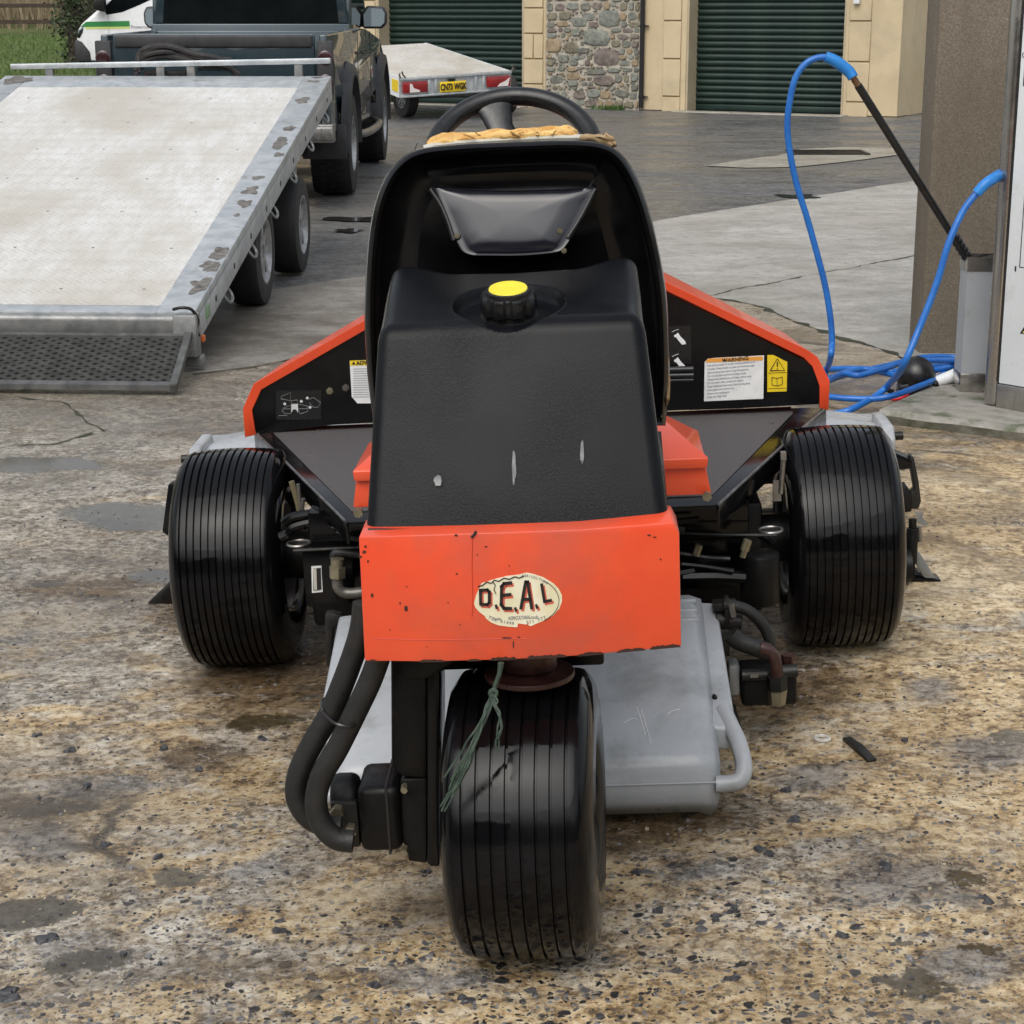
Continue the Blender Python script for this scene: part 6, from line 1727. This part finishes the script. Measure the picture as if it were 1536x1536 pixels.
MB().box((xm_ + xr_) / 2 + .012, (xm_ + xr_) / 2 + .016, -.068, .052, zc_ - .062, zc_ + .058).build('motor_seam', M['ink'], mo)
for x, y in ((606, 1186), (606, 1280), (505, 1222), (524, 1250)):
    p = L(x, y, -.075)
    MB().cyl(p, p + Vector((0, .02, 0)), .011 if x < 600 else .006, n=6).build('bolt', M['brass'], mo)
# hoses
h1 = [(546, 905), (540, 950), (520, 1010), (495, 1070), (466, 1120), (448, 1160), (445, 1195), (462, 1225), (492, 1240), (512, 1242)]
h2 = [(572, 975), (556, 1020), (530, 1075), (505, 1125), (482, 1165), (474, 1205), (484, 1238), (505, 1258), (530, 1262)]
MB().tube([L(x, y, -.10 + .0 * i) for i, (x, y) in enumerate(h1)], .0185, n=14, sub=6).build('hydraulic_hose', M['rubber_hose'], mw, smooth=70)
MB().tube([L(x, y, -.135) for i, (x, y) in enumerate(h2)], .0185, n=14, sub=6).build('hydraulic_hose', M['rubber_hose'], mw, smooth=70)
a_, b_ = L(484, 1068, -.125), L(530, 1088, -.155)
MB().tube([a_, a_.lerp(b_, .5) + Vector((0, -.022, 0)), b_, b_ + Vector((.004, .05, 0)), a_ + Vector((-.004, .06, 0)), a_], .003, n=6, sub=4).build('cable_tie', M['black_plastic'], mw)

# ---- frayed green twine (a loose thing hung over the panel)
tw = thing('twine', 'frayed green baler twine hanging over the rear tyre of the mower', 'twine')
r2 = random.Random(6)
mb = MB()
W_ = lambda px, py, ly: MM @ L(px, py, ly)
main = [(752, 994), (748, 1010), (743, 1030), (740, 1042)]
for k in range(3):
    mb.tube([W_(x + r2.uniform(-2, 2), y, -.215 - .006 * k) for x, y in main], .0034, n=6, sub=4)
mb.tube([W_(740 + 5 * math.cos(t), 1040 + 5 * math.sin(t), -.235) for t in [.7 * k for k in range(10)]], .0032, n=6, sub=2)
for k in range(15):
    ex_, ey_ = (664 + r2.uniform(-5, 16), 1205 + r2.uniform(-40, 18)) if k < 12 else (744 + r2.uniform(-5, 5), 1120 + r2.uniform(-10, 10))
    pts = []
    for s in range(8):
        f = s / 7
        x = 740 + (ex_ - 740) * f + r2.uniform(-4, 4) * (1 if 0 < s < 7 else .2) + 5 * math.sin(f * 3.1)
        y = 1040 + (ey_ - 1040) * f + r2.uniform(-3, 3)
        lyf = -.232 - .035 * math.sin(min(1, f * 1.2) * 1.57)
        pts.append(W_(x, y, lyf + r2.uniform(-.003, .003)))
    mb.tube(pts, .0016, n=5, sub=3)
mb.build('strands', pm('twine_green', (0.018, 0.035, 0.026), (0.06, 0.09, 0.065), 60, (.6, .8)), tw)

# ---- centre reel unit: grey grass catcher
cc_ = .012
lbx, ltx = L(497, 1120, .5).x, L(524, 925, .96).x
def cpt(k, side): return None
rbx, rtx = L(1081, 1190, .45).x, L(1044, 912, .96).x
cc_ = (lbx + rbx) / 2
hb = (rbx - lbx) / 2; ht = hb * 1.0
prof = [(.455, .028, .955), (.435, .06, .985), (.428, .098, 1.0), (.431, .106, 1.0), (.431, .132, 1.0), (.447, .152, 1.0), (.70, .240, None), (.90, .300, None), (.955, .308, None), (.975, .295, None), (.975, .06, None)]
rings = []
nx = 28
for (ly, lz, k) in prof:
    f = (ly - .43) / .53
    hw_ = (hb + (ht - hb) * max(0, min(1, f))) * (k or 1.0)
    ring = []
    for j in range(nx + 1):
        u = -1 + 2 * j / nx
        au = abs(u)
        e = max(0, (au - .93) / .07)
        ring.append(Vector((cc_ + u * hw_, ly + .012 * e ** 2, lz - .014 * e ** 2)))
    rings.append(ring)
gc = MB().loft(rings, cap=False, closed=False).build('grass_catcher', M['grey_catcher'], mw, smooth=45)
m_ = gc.modifiers.new('thick', 'SOLIDIFY'); m_.thickness = .006; m_.offset = -1
for s in (-1, 1):
    # side strip, slightly lower than the face, with a looped handle at its foot
    def spt(f, off, dz=0): 
        ly = .455 + .505 * f
        return Vector((cc_ + s * (hb + (ht - hb) * f + off), ly, .152 + .150 * f + dz - .006))
    MB().loft([[spt(f, -.012), spt(f, .040 - .008 * f, -.004), spt(f, .044 - .008 * f, -.05), spt(f, -.012, -.05)] for f in (.16, .4, .7, .985)]).build('side_strip', M['grey_catcher'], gc, bevel=.007, seg=3)
    A0, A1 = Vector((cc_ + s * (hb + .026), .545, .160)), Vector((cc_ + s * (hb + .044), .46, .115))
    path = [Vector((cc_ + s * (hb + .018), .60, .180)), Vector((cc_ + s * (hb + .030), .55, .162)), Vector((cc_ + s * (hb + .040), .51, .146)), Vector((cc_ + s * (hb + .046), .465, .118)), Vector((cc_ + s * (hb + .038), .443, .098)), Vector((cc_ + s * (hb + .018), .439, .092)), Vector((cc_ + s * (hb - .01), .439, .092))]
    MB().tube(path, .017, n=14, sub=5).build('handle', M['grey_catcher'], gc, smooth=70)
for k in range(3):
    a, b = L(1006, 918 + k * 14 + 6, .87 - k * .03), L(1044, 916 + k * 14 + 6, .87 - k * .03)
    ly = .925 - k * .034; lz = .303 - (.925 - ly) * .30 - 0.004
    MB().box(ht - .055 + cc_, ht - .012 + cc_, ly - .006, ly + .008, lz - .004, lz + .010).build('rib', M['grey_catcher'], gc, bevel=.005, seg=3)
MB().tube([(cc_ - hb * .99, .4275, .100), (cc_ + hb * .99, .4275, .100)], .0018, n=6).build('seam', M['grey_paint'], gc)
for P_ in (((955, 1060), (968, 1100), (982, 1147)), ((962, 1064), (975, 1110), (986, 1146)), ((1000, 1072), (1010, 1066), (1020, 1064)), ((935, 1085), (948, 1078), (955, 1080))):
    pts = []
    for x, y in P_:
        best = None
        for k in range(120):
            p_ = L(x, y, .44 + k * .004)
            if p_.z <= .152 + (p_.y - .447) * .348 + .001: best = p_; break
        if best: pts.append(best + Vector((0, -.001, .0005)))
    if len(pts) > 1: MB().tube(pts, .0009, n=5, sub=4).build('scratch', M['label_white'], gc)
# rollers and frame below
MB().cyl((-.36, 1.02, .06), (.38, 1.02, .06), .055, n=24).build('roller', M['black_dull'], mw)
MB().cyl((-.34, .78, .10), (.36, .78, .10), .075, n=24).build('cutting_reel', M['iron'], mw)
for s in (-1, 1):
    MB().box(min(s * .37, s * .385), max(s * .37, s * .385), .62, 1.12, .03, .20).build('reel_side_plate', M['black_dull'], mw, bevel=.01)
MB().prism([L(x, y, 1.0) for x, y in ((487, 922), (497, 920), (512, 924), (512, 935), (500, 945), (497, 1000), (489, 1000))], (0, .03, 0)).build('lift_bracket', M['iron'], mw, bevel=.003)

# ---- reel motor at the right of the centre unit
RY = .86
def lb(x0, y0, x1, y1, d0, d1): 
    a, b = L(x0, y0, RY), L(x1, y1, RY)
    return (a.x, b.x, RY + d0, RY + d1, b.z, a.z)
rm = MB().box(*lb(1112, 1008, 1196, 1058, 0, .085)).build('reel_motor', M['black_dull'], mw, bevel=.008, seg=3)
MB().box(*lb(1093, 1000, 1111, 1046, .005, .06)).build('coupling', M['galv_dark'], rm, bevel=.008)
MB().cyl(L(1113, 1013, RY - .004), L(1150, 1012, RY - .004), .013, n=16).cyl(L(1168, 1008, RY - .003), L(1196, 1006, RY - .003), .014, n=16).build('motor_bar', M['iron'], rm)
MB().cyl(L(1182, 1007, RY + .03), L(1183, 985, RY + .03), .013, n=14).cyl(L(1183, 990, RY + .03), L(1183, 982, RY + .03), .016, n=6).build('port', M['rust'], rm)
MB().tube([L(x, y, RY - .03) for x, y in ((1166, 1020), (1164, 1000), (1160, 984), (1150, 974), (1140, 972))], .0135, n=12, sub=5).build('elbow', M['rust'], rm)
MB().cyl(L(1165, 1014, RY - .03), L(1166, 1034, RY - .03), .022, n=6).build('nut', M['iron'], rm)
MB().cyl(L(1166, 1034, RY - .03), L(1166, 1056, RY - .03), .021, .017, n=6).build('nut', M['brass'], rm)
MB().box(*[(-.0 + v) for v in lb(1124, 1006, 1136, 1011, -.022, -.018)]).build('plate_tag', M['steel'], rm)
MB().tube([L(x, y, RY - .02) for x, y in ((1152, 978), (1130, 970), (1108, 962), (1096, 950))], .019, n=12, sub=5).build('hydraulic_hose', M['rubber_hose'], mw)
MB().tube([L(x, y, RY + .03) for x, y in ((1156, 976), (1153, 955), (1140, 932), (1118, 914), (1085, 906))], .0125, n=12, sub=6).build('hydraulic_hose', M['rubber_hose'], mw)
lk = MB().box(*lb(1078, 950, 1096, 990, .02, .05)).box(*lb(1072, 915, 1108, 926, .04, .08)).box(*lb(1088, 905, 1096, 940, .02, .06)).cyl(L(1072, 930, RY + .05), L(1112, 932, RY + .05), .020, n=16).build('lift_linkage', M['iron'], mw, bevel=.003)
MB().cyl(L(1096, 905, RY + .02), L(1100, 925, RY + .02), .007, n=6).build('bolt', M['steel'], lk)
MB().prism([L(x, y, RY - .05) for x, y in ((1092, 1062), (1104, 1062), (1127, 1140), (1119, 1142))], (0, .03, 0)).build('strut', M['black_dull'], mw, bevel=.003)

# ---- wing reel units with grey catchers ahead of the front wheels
for s in (-1, 1):
    if s < 0:
        px_o, px_i, ytop, yb = 292, 470, 668, 700
    else:
        px_o, px_i, ytop, yb = 1334, 1200, 634, 664
    CYW = 2.32
    a, b = L(px_o, ytop, CYW), L(px_i, ytop - 12 * 0, CYW)
    zt2 = a.z
    xo, xi = a.x, s * .30
    secs = []
    for ly, dz, in_ in ((CYW - .10, -.10, 0), (CYW - .07, -.035, 0), (CYW - .03, -.008, 0), (CYW + .02, 0, 0), (CYW + .25, -.02, .02), (CYW + .30, -.05, .02)):
        secs.append([Vector((xi + (xo - xi) * f, ly, zt2 + dz + (.012 * math.sin(f * math.pi) if f < .85 else 0) - (.006 if f > .9 else 0))) for f in [k / 16 for k in range(17)]])
    o = MB().loft(secs, cap=False, closed=False).build('grass_catcher', M['grey_catcher'], mw, smooth=50)
    mm_ = o.modifiers.new('thick', 'SOLIDIFY'); mm_.thickness = .006
    MB().prism([(xo - s * .0, CYW - .12, zt2 - .10), (xo, CYW - .115, zt2 - .02), (xo, CYW - .08, zt2 + .012), (xo, CYW + .10, zt2 + .012), (xo, CYW + .14, zt2 - .10)], (-s * .035, 0, 0)).build('catcher_end', M['grey_catcher'], o, bevel=.010, seg=3)
    MB().cyl((xo - s * .01, CYW - .06, zt2 - .025), (xo + s * .028, CYW - .06, zt2 - .025), .012, n=12).build('end_pin', M['iron'], o)
    MB().tube([(xo - s * .12, CYW - .12, zt2 - .05), (xo - s * .10, CYW - .125, zt2 - .015), (xo - s * .03, CYW - .125, zt2 - .02)], .012, n=8, sub=4).build('hook', M['black_plastic'], o)
    MB().cyl((xi, CYW - .15, .09), (xo, CYW - .15, .09), .075, n=20).build('cutting_reel', M['iron'], mw)
    MB().cyl((xi, CYW - .36, .05), (xo, CYW - .36, .05), .045, n=20).build('roller', M['black_dull'], mw)
    MB().cyl((s * .2, CYW - .30, .30), (xo - s * .1, CYW - .30, .30), .025, n=12).build('wing_arm', M['black_dull'], mw)
WY = 1.98
def W2(pts, th, m, name, ly=WY, bev=.004): return MB().prism([L(x, y, ly) for x, y in pts], (0, th, 0)).build(name, M[m], mw, bevel=bev)
# right outboard frame
W2([(1330, 672), (1340, 678), (1369, 690), (1370, 702), (1352, 706), (1332, 696)], .05, 'black_gloss', 'wing_bracket')
W2([(1365, 684), (1371, 686), (1378, 720), (1382, 752), (1378, 764), (1366, 764), (1366, 740), (1372, 735), (1367, 706)], .04, 'iron', 'wing_bracket')
W2([(1345, 735), (1360, 728), (1368, 742), (1368, 768), (1350, 770)], .05, 'black_dull', 'wing_bracket')
W2([(1372, 768), (1386, 768), (1384, 776), (1392, 786), (1388, 789), (1378, 786)], .004, 'galv_dark', 'reel_guard', bev=0)
a = L(1369, 800, WY)
MB().cyl(L(1369, 792, WY), L(1366, 845, WY), .0165, n=16).cyl(L(1369, 778, WY), L(1369, 792, WY), .011, n=12).cyl(L(1366, 845, WY), L(1366, 866, WY), .012, n=12).build('adjuster', M['black_dull'], mw, bevel=.002)
MB().cyl(L(1379, 790, WY), L(1380, 812, WY), .006, n=10).build('adjuster', M['steel'], mw)
W2([(1374, 825), (1381, 832), (1398, 858), (1403, 868), (1386, 868), (1374, 846)], .02, 'galv_dark', 'skid')
W2([(1350, 862), (1380, 860), (1390, 866), (1412, 870), (1411, 880), (1394, 884), (1384, 876), (1360, 880), (1350, 874)], .06, 'black_gloss', 'skid')
# left outboard frame
W2([(252, 727), (263, 722), (274, 726), (268, 760), (252, 805), (243, 798), (244, 790)], .03, 'black_gloss', 'wing_bracket')
W2([(254, 800), (268, 776), (276, 790), (276, 870), (262, 864), (256, 830)], .04, 'iron', 'wing_bracket')
W2([(248, 880), (254, 872), (262, 876), (262, 905), (244, 915), (226, 914), (221, 905)], .03, 'iron', 'skid')
W2([(240, 892), (258, 870), (270, 880), (270, 905), (240, 912)], .05, 'black_dull', 'skid')

# ------------------------------------------------------------------ wash bay on the right
# raised concrete base
c0 = atz(1318, 615, 0.065)
plx0, ply0 = c0.x, c0.y
d_k = (atz(1536, 641, 0.065) - c0)
kx = Vector((d_k.x, d_k.y, 0)).normalized(); ky = Vector((-kx.y, kx.x, 0))
bs = MB()
def KP(u, v, z): return Vector((c0.x, c0.y, 0)) + kx * u + ky * v + Vector((0, 0, z))
nn = 30
rings = []
front = [(u, 0.012 * mnoise.noise(Vector((u * 9, 3, 1))), .065 + .004 * mnoise.noise(Vector((u * 7, 1, 4)))) for u in frange(0, 2.2, .07)]
vs = []; n = len(front)
for (v, z) in ((0.0, -.03), (-.004, .045), (.012, .065), (.25, .066), (1.15, .066)):
    vs.append([KP(u, v + (jj if v < .2 else 0), z + (zz - .065 if z > .04 else 0)) for u, jj, zz in front])
bs.loft(vs, cap=False, closed=False)
nfr = 2 * (n - 1)
base_top = [KP(0, .012, .065), KP(0, 1.15, .066), KP(0, 1.15, -.03), KP(0, 0, -.03)]
bs.add(base_top, [(0, 1, 2, 3)])
M['kerb_face'] = pm('mossy_kerb_face', (0.075, 0.07, 0.05), (0.15, 0.14, 0.11), 12, (0.6, 0.85), bump=1.0, bscale=50, bdist=0.005, dirt=(0.035, 0.045, 0.018), dscale=9, dth=(0.5, 0.62))
bs = bs.build('concrete_plinth', [M['kerb'], M['kerb_face']], smooth=40)
for p_ in bs.data.polygons:
    if abs(p_.normal.z) < .6: p_.material_index = 1
tag(bs, 'low concrete plinth with a mossy front edge under the jet wash machine', kind='structure')

# pebbledash pillar
p0 = atz(1362, 530, 0.0)
pw = thing('pebbledash_pillar', 'tall brown pebbledash pillar behind the blue hoses', 'pillar', (p0.x, p0.y, 0))
MB().box(0.055, 1.15, 0.0, 0.26, -.03, 3.4).build('wall', M['pebbledash'], pw, bevel=.015, seg=2)
MB().box(.01, 1.2, -.05, .31, 3.402, 3.5).build('coping', M['kerb'], pw, bevel=.01)

# jet wash machine
m0 = atz(1473, 607, .066)
m1 = atz(1536, 618, .066)
kx2 = (m1 - m0); kx2.z = 0
ang = math.atan2(kx2.y, kx2.x)
jm = thing('jet_wash_machine', 'stainless steel jet wash machine with a white instruction panel at the right edge', 'wash machine', (m0.x, m0.y, .066), (0, 0, ang))
MJ = Matrix.Translation((m0.x, m0.y, .066)) @ Matrix.Rotation(ang, 4, 'Z'); MJi = MJ.inverted()
def J(px, py, ly=0.0):
    o = MJi @ Vector((0, 0, CAM_H)); d = MJi.to_3x3() @ ray(px, py)
    return o + d * ((ly - o.y) / d.y)
xw = .95; JH = 1.95
pl_x = J(1511, 400).x; pz0 = J(1510, 576).z
MB().box(.06, xw - .06, .012, .50, .1, JH - .02).build('cabinet', M['grey_paint'], jm, bevel=.005)
# rounded corner posts
for xx in (0.0, xw - .062):
    MB().box(xx, xx + .062, -.004, .10, 0.0, JH).build('corner_post', M['stainless'], jm, bevel=.022, seg=5)
MB().box(.0625, xw - .0625, -.003, .011, 0.0, pz0 - .004).build('kick_plate', M['stainless'], jm, bevel=.003)
MB().box(-.01, xw + .01, -.02, .52, JH + .001, JH + .09).build('top_cap', M['stainless'], jm, bevel=.01)
pnl = MB().box(pl_x, xw - .075, -.005, .0115, pz0, JH - .03).build('panel', M['white_panel'], jm, bevel=.002)
MB().box(pl_x - .008, pl_x - .001, -.0045, .0115, pz0, JH - .03).build('seal', M['ink'], jm)
def jt(name, body, px, py, size, m='ink', sx=1.0, bold=0.0008, al='LEFT'):
    p = J(px, py, -.0058)
    return text_mesh(name, body, size, M[m], pnl, Matrix.Translation(p) @ Matrix.Rotation(R(90), 4, 'X'), depth=.0003, align=al, sx=sx, bold=bold)
# printed marks at the edge of the panel
def jline(pts, r, m='ink', nm='print_line'):
    return MB().tube([J(x, y, -.0058) for x, y in pts], r, n=4).build(nm, M[m], pnl, smooth=0)
jt('lettering', 'O', 1532.5, 83, .030, bold=.0)
jt('lettering', 'D', 1533.5, 110, .135, bold=.004)
a, b = J(1532.5, 340, 0), J(1530, 400, 0)
px0 = J(1531.5, 380).x; pzt, pzb = J(1533, 190).z, J(1530, 401).z
MB().box(px0, px0 + .003, -.0062, -.0052, pzb, pzt).box(px0, xw - .10, -.0062, -.0052, pzb, pzb + .003).box(px0, xw - .10, -.0062, -.0052, pzt, pzt + .003).box(xw - .103, xw - .10, -.0062, -.0052, pzb, pzt).build('print_frame', M['ink'], pnl, smooth=0)
q = J(1524.5, 403)
MB().box(q.x - .003, q.x + .003, -.0065, -.0052, q.z - .010, q.z + .010).build('slot', M['ink'], pnl)
q = J(1531, 500)
def tri(s, k): 
    c = Vector((q.x + .07, -.0056 - k, q.z + .032))
    return [c + Vector((-.07 * s, 0, -.032 * s - (1 - s) * 0.01)), c + Vector((.07 * s, 0, -.032 * s - (1 - s) * 0.01)), c + Vector((0, 0, .09 * s))]
MB().prism(tri(1, 0), (0, -.0004, 0)).build('warning_triangle', M['ink'], pnl, smooth=0)
MB().prism(tri(.82, .0004), (0, -.0003, 0)).build('warning_triangle', pm('label_pale_yellow', (.8, .75, .25), None, 5, (.4, .5)), pnl, smooth=0)
q = J(1533, 95)
jline([(1530, 42), (1536, 42.5)], .0007)

# lance holder box beside the machine
hb0 = atz(1440, 588, .066)
hx1 = at(1487, 500, hb0.y).x
hz1 = at(1442, 386, hb0.y).z
lhx = thing('lance_holder', 'grey rectangular lance holder box standing beside the jet wash machine', 'holder', (hb0.x, hb0.y, .066))
w_ = .20; H_ = hz1 - .066
MB().box(0, w_, 0, .004, .075, H_ - .055).box(0, .004, .0045, .12, .075, H_ - .055).box(w_ - .004, w_, .0045, .12, .075, H_ - .055).box(.0045, w_ - .0045, .116, .12, .075, H_ - .055).build('body', M['grey_paint'], lhx)
MB().box(-.003, w_ + .003, -.003, .123, 0, .0745).build('base_band', M['stainless'], lhx, bevel=.003)
for bx in ((-.003, w_ + .003, -.003, .004), (-.003, w_ + .003, .117, .123), (-.003, .004, .0042, .1168), (w_ - .004, w_ + .003, .0042, .1168)):
    MB().box(*bx, H_ - .0545, H_).build('top_band', M['stainless'], lhx)
MB().box(.006, w_ - .006, .006, .114, .08, H_ - .06).build('liner', M['black_dull'], lhx)
MB().prism([(.05, .02, H_ - .02), (w_ - .01, .02, H_ - .02), (w_ - .01, .02, H_ + .022)], (0, .08, 0)).build('insert', M['black_plastic'], lhx)

# pressure lance with its blue hose
pl_ = thing('pressure_lance', 'black pressure lance standing in the holder with its looped blue hose', 'pressure washer lance')
LNY = hb0.y + .06
P0, P1 = at(1452, 388, LNY), at(1287, 128, LNY - .15)
MB().cyl(P0.lerp(P1, .0) + Vector((.03, 0, -.05)), P1, .0145, .0155, n=16).build('lance_tube', M['black_plastic'], pl_)
mb = MB()
for k in range(5):
    c = P0.lerp(P1, .012 + k * .026); d = (P1 - P0).normalized()
    mb.cyl(c, c + d * .013, .022, n=14)
mb.build('grip', M['black_plastic'], pl_, bevel=.002)
d = (P1 - P0).normalized()
MB().cyl(P1 + d * .0005, P1 + d * .028, .013, n=14).cyl(P1 + d * .0285, P1 + d * .04, .011, n=12).build('brass_fitting', pm('copper_fitting', (.2, .1, .06), (.3, .2, .12), 30, (.3, .5), metal=.7), pl_)
HY = LNY - .15
sl_path = [P1 + d * .035, at(1274, 108, HY), at(1262, 98, HY), at(1250, 90, HY), at(1238, 85, HY)]
MB().tube(sl_path, .0215, n=16, sub=6, rf=lambda s: .92 + .12 * math.sin(s * 3.1)).build('sleeve', M['blue_sleeve'], pl_, smooth=70)
hp = [at(x, y, HY - .0) for x, y in ((1250, 90), (1238, 86), (1222, 88), (1206, 98), (1193, 118), (1185, 150), (1181, 190), (1186, 235), (1196, 280), (1210, 325), (1224, 375), (1238, 430), (1246, 480), (1248, 515))]
n_h = len(hp)
g1 = [at(1246, 535, HY - .02), atz(1241, 552, .06), atz(1230, 575, .02), atz(1205, 592, .017)]
hp += g1
MB().tube(hp, .0125, n=14, sub=8).build('hose', M['blue_hose'], pl_, smooth=80)
loops = [
    [(1180, 575), (1215, 560), (1242, 554), (1294, 553), (1337, 557), (1380, 553), (1405, 549), (1450, 538), (1480, 532)],
    [(1190, 590), (1225, 577), (1245, 570), (1277, 560), (1328, 549), (1371, 538), (1405, 535), (1450, 537), (1490, 540)],
    [(1190, 590), (1222, 590), (1244, 595), (1277, 598), (1315, 598), (1345, 592), (1372, 582), (1401, 570), (1435, 549), (1460, 537)],
    [(1200, 580), (1244, 567), (1275, 557), (1300, 554), (1330, 560), (1360, 566), (1400, 556), (1450, 545)],
    [(1195, 585), (1235, 575), (1262, 561), (1290, 563), (1330, 552), (1352, 545), (1390, 541), (1450, 541)]]
for i, lp in enumerate(loops):
    pts = []
    for x, y in lp:
        base_z = .017 + .022 * i
        p = atz(x, y, base_z)
        # rise over the plinth where the hose crosses it
        rel = p - c0; u, v = rel.dot(kx), rel.dot(ky)
        if u > -.12 and v > -.15: 
            k_ = sstep(-.12, .06, u); p = atz(x, y, base_z + .067 * k_)
        pts.append(p)
    MB().tube(pts, .0125, n=12, sub=8).build('hose_coil', M['blue_hose'], pl_, smooth=80)
bh = thing('machine_hose', 'blue hose sagging from the side of the jet wash machine down to the ground', 'hose')
BY = 7.05
p2 = [at(1500, 262, BY + .05), at(1490, 268, BY + .0), at(1477, 277, BY - .02), at(1465, 290, BY - .02), at(1444, 318, BY - .03), at(1423, 365, BY - .05), at(1405, 425, BY - .06), at(1380, 490, BY - .08), at(1354, 550, BY - .10)]
p2 += [atz(1335, 575, .12), atz(1315, 593, .07), atz(1277, 614, .04), atz(1250, 621, .02), atz(1218, 624, .018), atz(1185, 628, .018)]
MB().tube(p2, .0130, n=14, sub=8).build('hose', M['blue_hose'], bh, smooth=80)
MB().tube(p2[:4], .0205, n=14, sub=8, rf=lambda s: 1.05 - .1 * s).build('sleeve', M['blue_sleeve'], bh, smooth=80)

# strimmer lying by the plinth: domed black head, red tip, white shaft
sc = atz(1378, 592, .03)
sm = thing('strimmer', 'black domed strimmer head with a red tip and a white shaft lying by the plinth', 'garden tool', (sc.x, sc.y, 0.066))
def S(px, py, dy=0.0):
    p = at(px, py, sc.y + dy); return p - Vector((sc.x, sc.y, .066))
c = S(1372, 568, .06)
MB().lathe([(-.085, .004), (-.083, .03), (-.07, .058), (-.045, .080), (-.01, .092), (.025, .090), (.045, .078), (.05, .004)], (0, 0, 0), 'x', 36).build('head', M['black_plastic'], sm, smooth=60)
hd = [o for o in sm.children if o.name.startswith('head')][0]
hd.location = c + Vector((.005, 0, .012)); hd.rotation_euler = (R(10), R(-12), R(38)); hd.scale = (.88, .88, .88)
MB().prism([S(1350, 578), S(1384, 572), S(1391, 588), S(1362, 597), S(1348, 595)], (0, .07, 0)).build('guard', M['black_plastic'], sm, bevel=.008)
MB().cyl(S(1392, 577, .02), S(1440, 560, .05), .021, .028, n=16).build('shaft', M['white_paint'], sm)
MB().cyl(S(1400, 577, -.01), S(1407, 574, -.01), .014, n=14).build('knob', M['black_dull'], sm, bevel=.003)
MB().tube([S(1337, 599, -.02), S(1350, 597, -.02), S(1362, 590, -.02)], .012, n=10, sub=3, rf=lambda s: .5 + .6 * s).build('red_tip', pm('tool_red', (.6, .02, .03), None, 9, (.25, .4)), sm)
MB().cyl(S(1331, 585, 0), S(1340, 588, 0), .010, n=10).build('knob', M['black_dull'], sm)

# ------------------------------------------------------------------ litter on the ground
def gz(px, py):
    p = atz(px, py); return atz(px, py, g(p.x, p.y))
p = gz(1289, 1127)
rb = thing('rubber_strip', 'short strip of dark rubber lying on the tan concrete right of the mower', 'strip', p)
a, b = gz(1270, 1110) - p, gz(1308, 1143) - p
dd = (b - a).normalized(); sd_ = Vector((-dd.y, dd.x, 0)) * .010
MB().loft([[a - sd_, a + sd_, a + sd_ + Vector((0, 0, .007)), a - sd_ + Vector((0, 0, .007))], [a.lerp(b, .5) - sd_ * .9, a.lerp(b, .5) + sd_ * .9, a.lerp(b, .5) + sd_ + Vector((0, 0, .012)), a.lerp(b, .5) - sd_ + Vector((0, 0, .012))],
           [b - sd_, b + sd_, b + sd_ + Vector((0, 0, .006)), b - sd_ + Vector((0, 0, .006))]]).build('rubber', M['rubber_hose'], rb, bevel=.001)
p = gz(1233, 1109)
ws = tag(MB().lathe([(0, .010), (.004, .011), (.005, .016), (.003, .019), (0, .0195)], (0, 0, .001), 'z', 24, close=False).build('washer', pm('washer_white', (.4, .38, .34), (.6, .58, .52), 60, (.5, .7), bump=.5)), 'small pale ring shaped washer on the concrete beside the rubber strip', 'washer')
ws.location = p
lf = MB()
r2 = random.Random(44)
for (px, py, s) in ((103, 1128, .018), (249, 1124, .013), (57, 1103, .010), (1143, 1277, .018), (1100, 1367, .012), (1265, 1405, .012), (1190, 1230, .013), (70, 1410, .02), (18, 1490, .025), (395, 1110, .012), (300, 1155, .01), (240, 1285, .012),
                    (1100, 1470, .012), (1180, 1185, .012), (985, 1365, .011), (1072, 1378, .012), (955, 1310, .01), (130, 1180, .014), (160, 1270, .012), (640, 1310, .01), (1358, 1112, .010), (700, 1500, .012), (560, 1480, .012), (420, 1400, .014), (1330, 1300, .015), (1480, 1350, .014)):
    c = gz(px, py)
    for k in range(3):
        cx_, cy_ = c.x + r2.uniform(-s, s) * .6, c.y + r2.uniform(-s, s) * .8
        n = 7; a0 = r2.uniform(0, 6)
        ring = [(cx_ + s * r2.uniform(.4, .95) * math.cos(a0 + 6.283 * i / n), cy_ + s * .9 * r2.uniform(.35, .95) * math.sin(a0 + 6.283 * i / n), c.z - .001) for i in range(n)]
        tp_ = [(cx_ + (x - cx_) * .75, cy_ + (y - cy_) * .75, c.z + r2.uniform(.002, .007)) for x, y, z in ring]
        lf.loft([ring, tp_])
tag(lf.build('debris', M['chips'][0], smooth=0), 'dark wet leaf and bark scraps scattered on the concrete', kind='stuff')
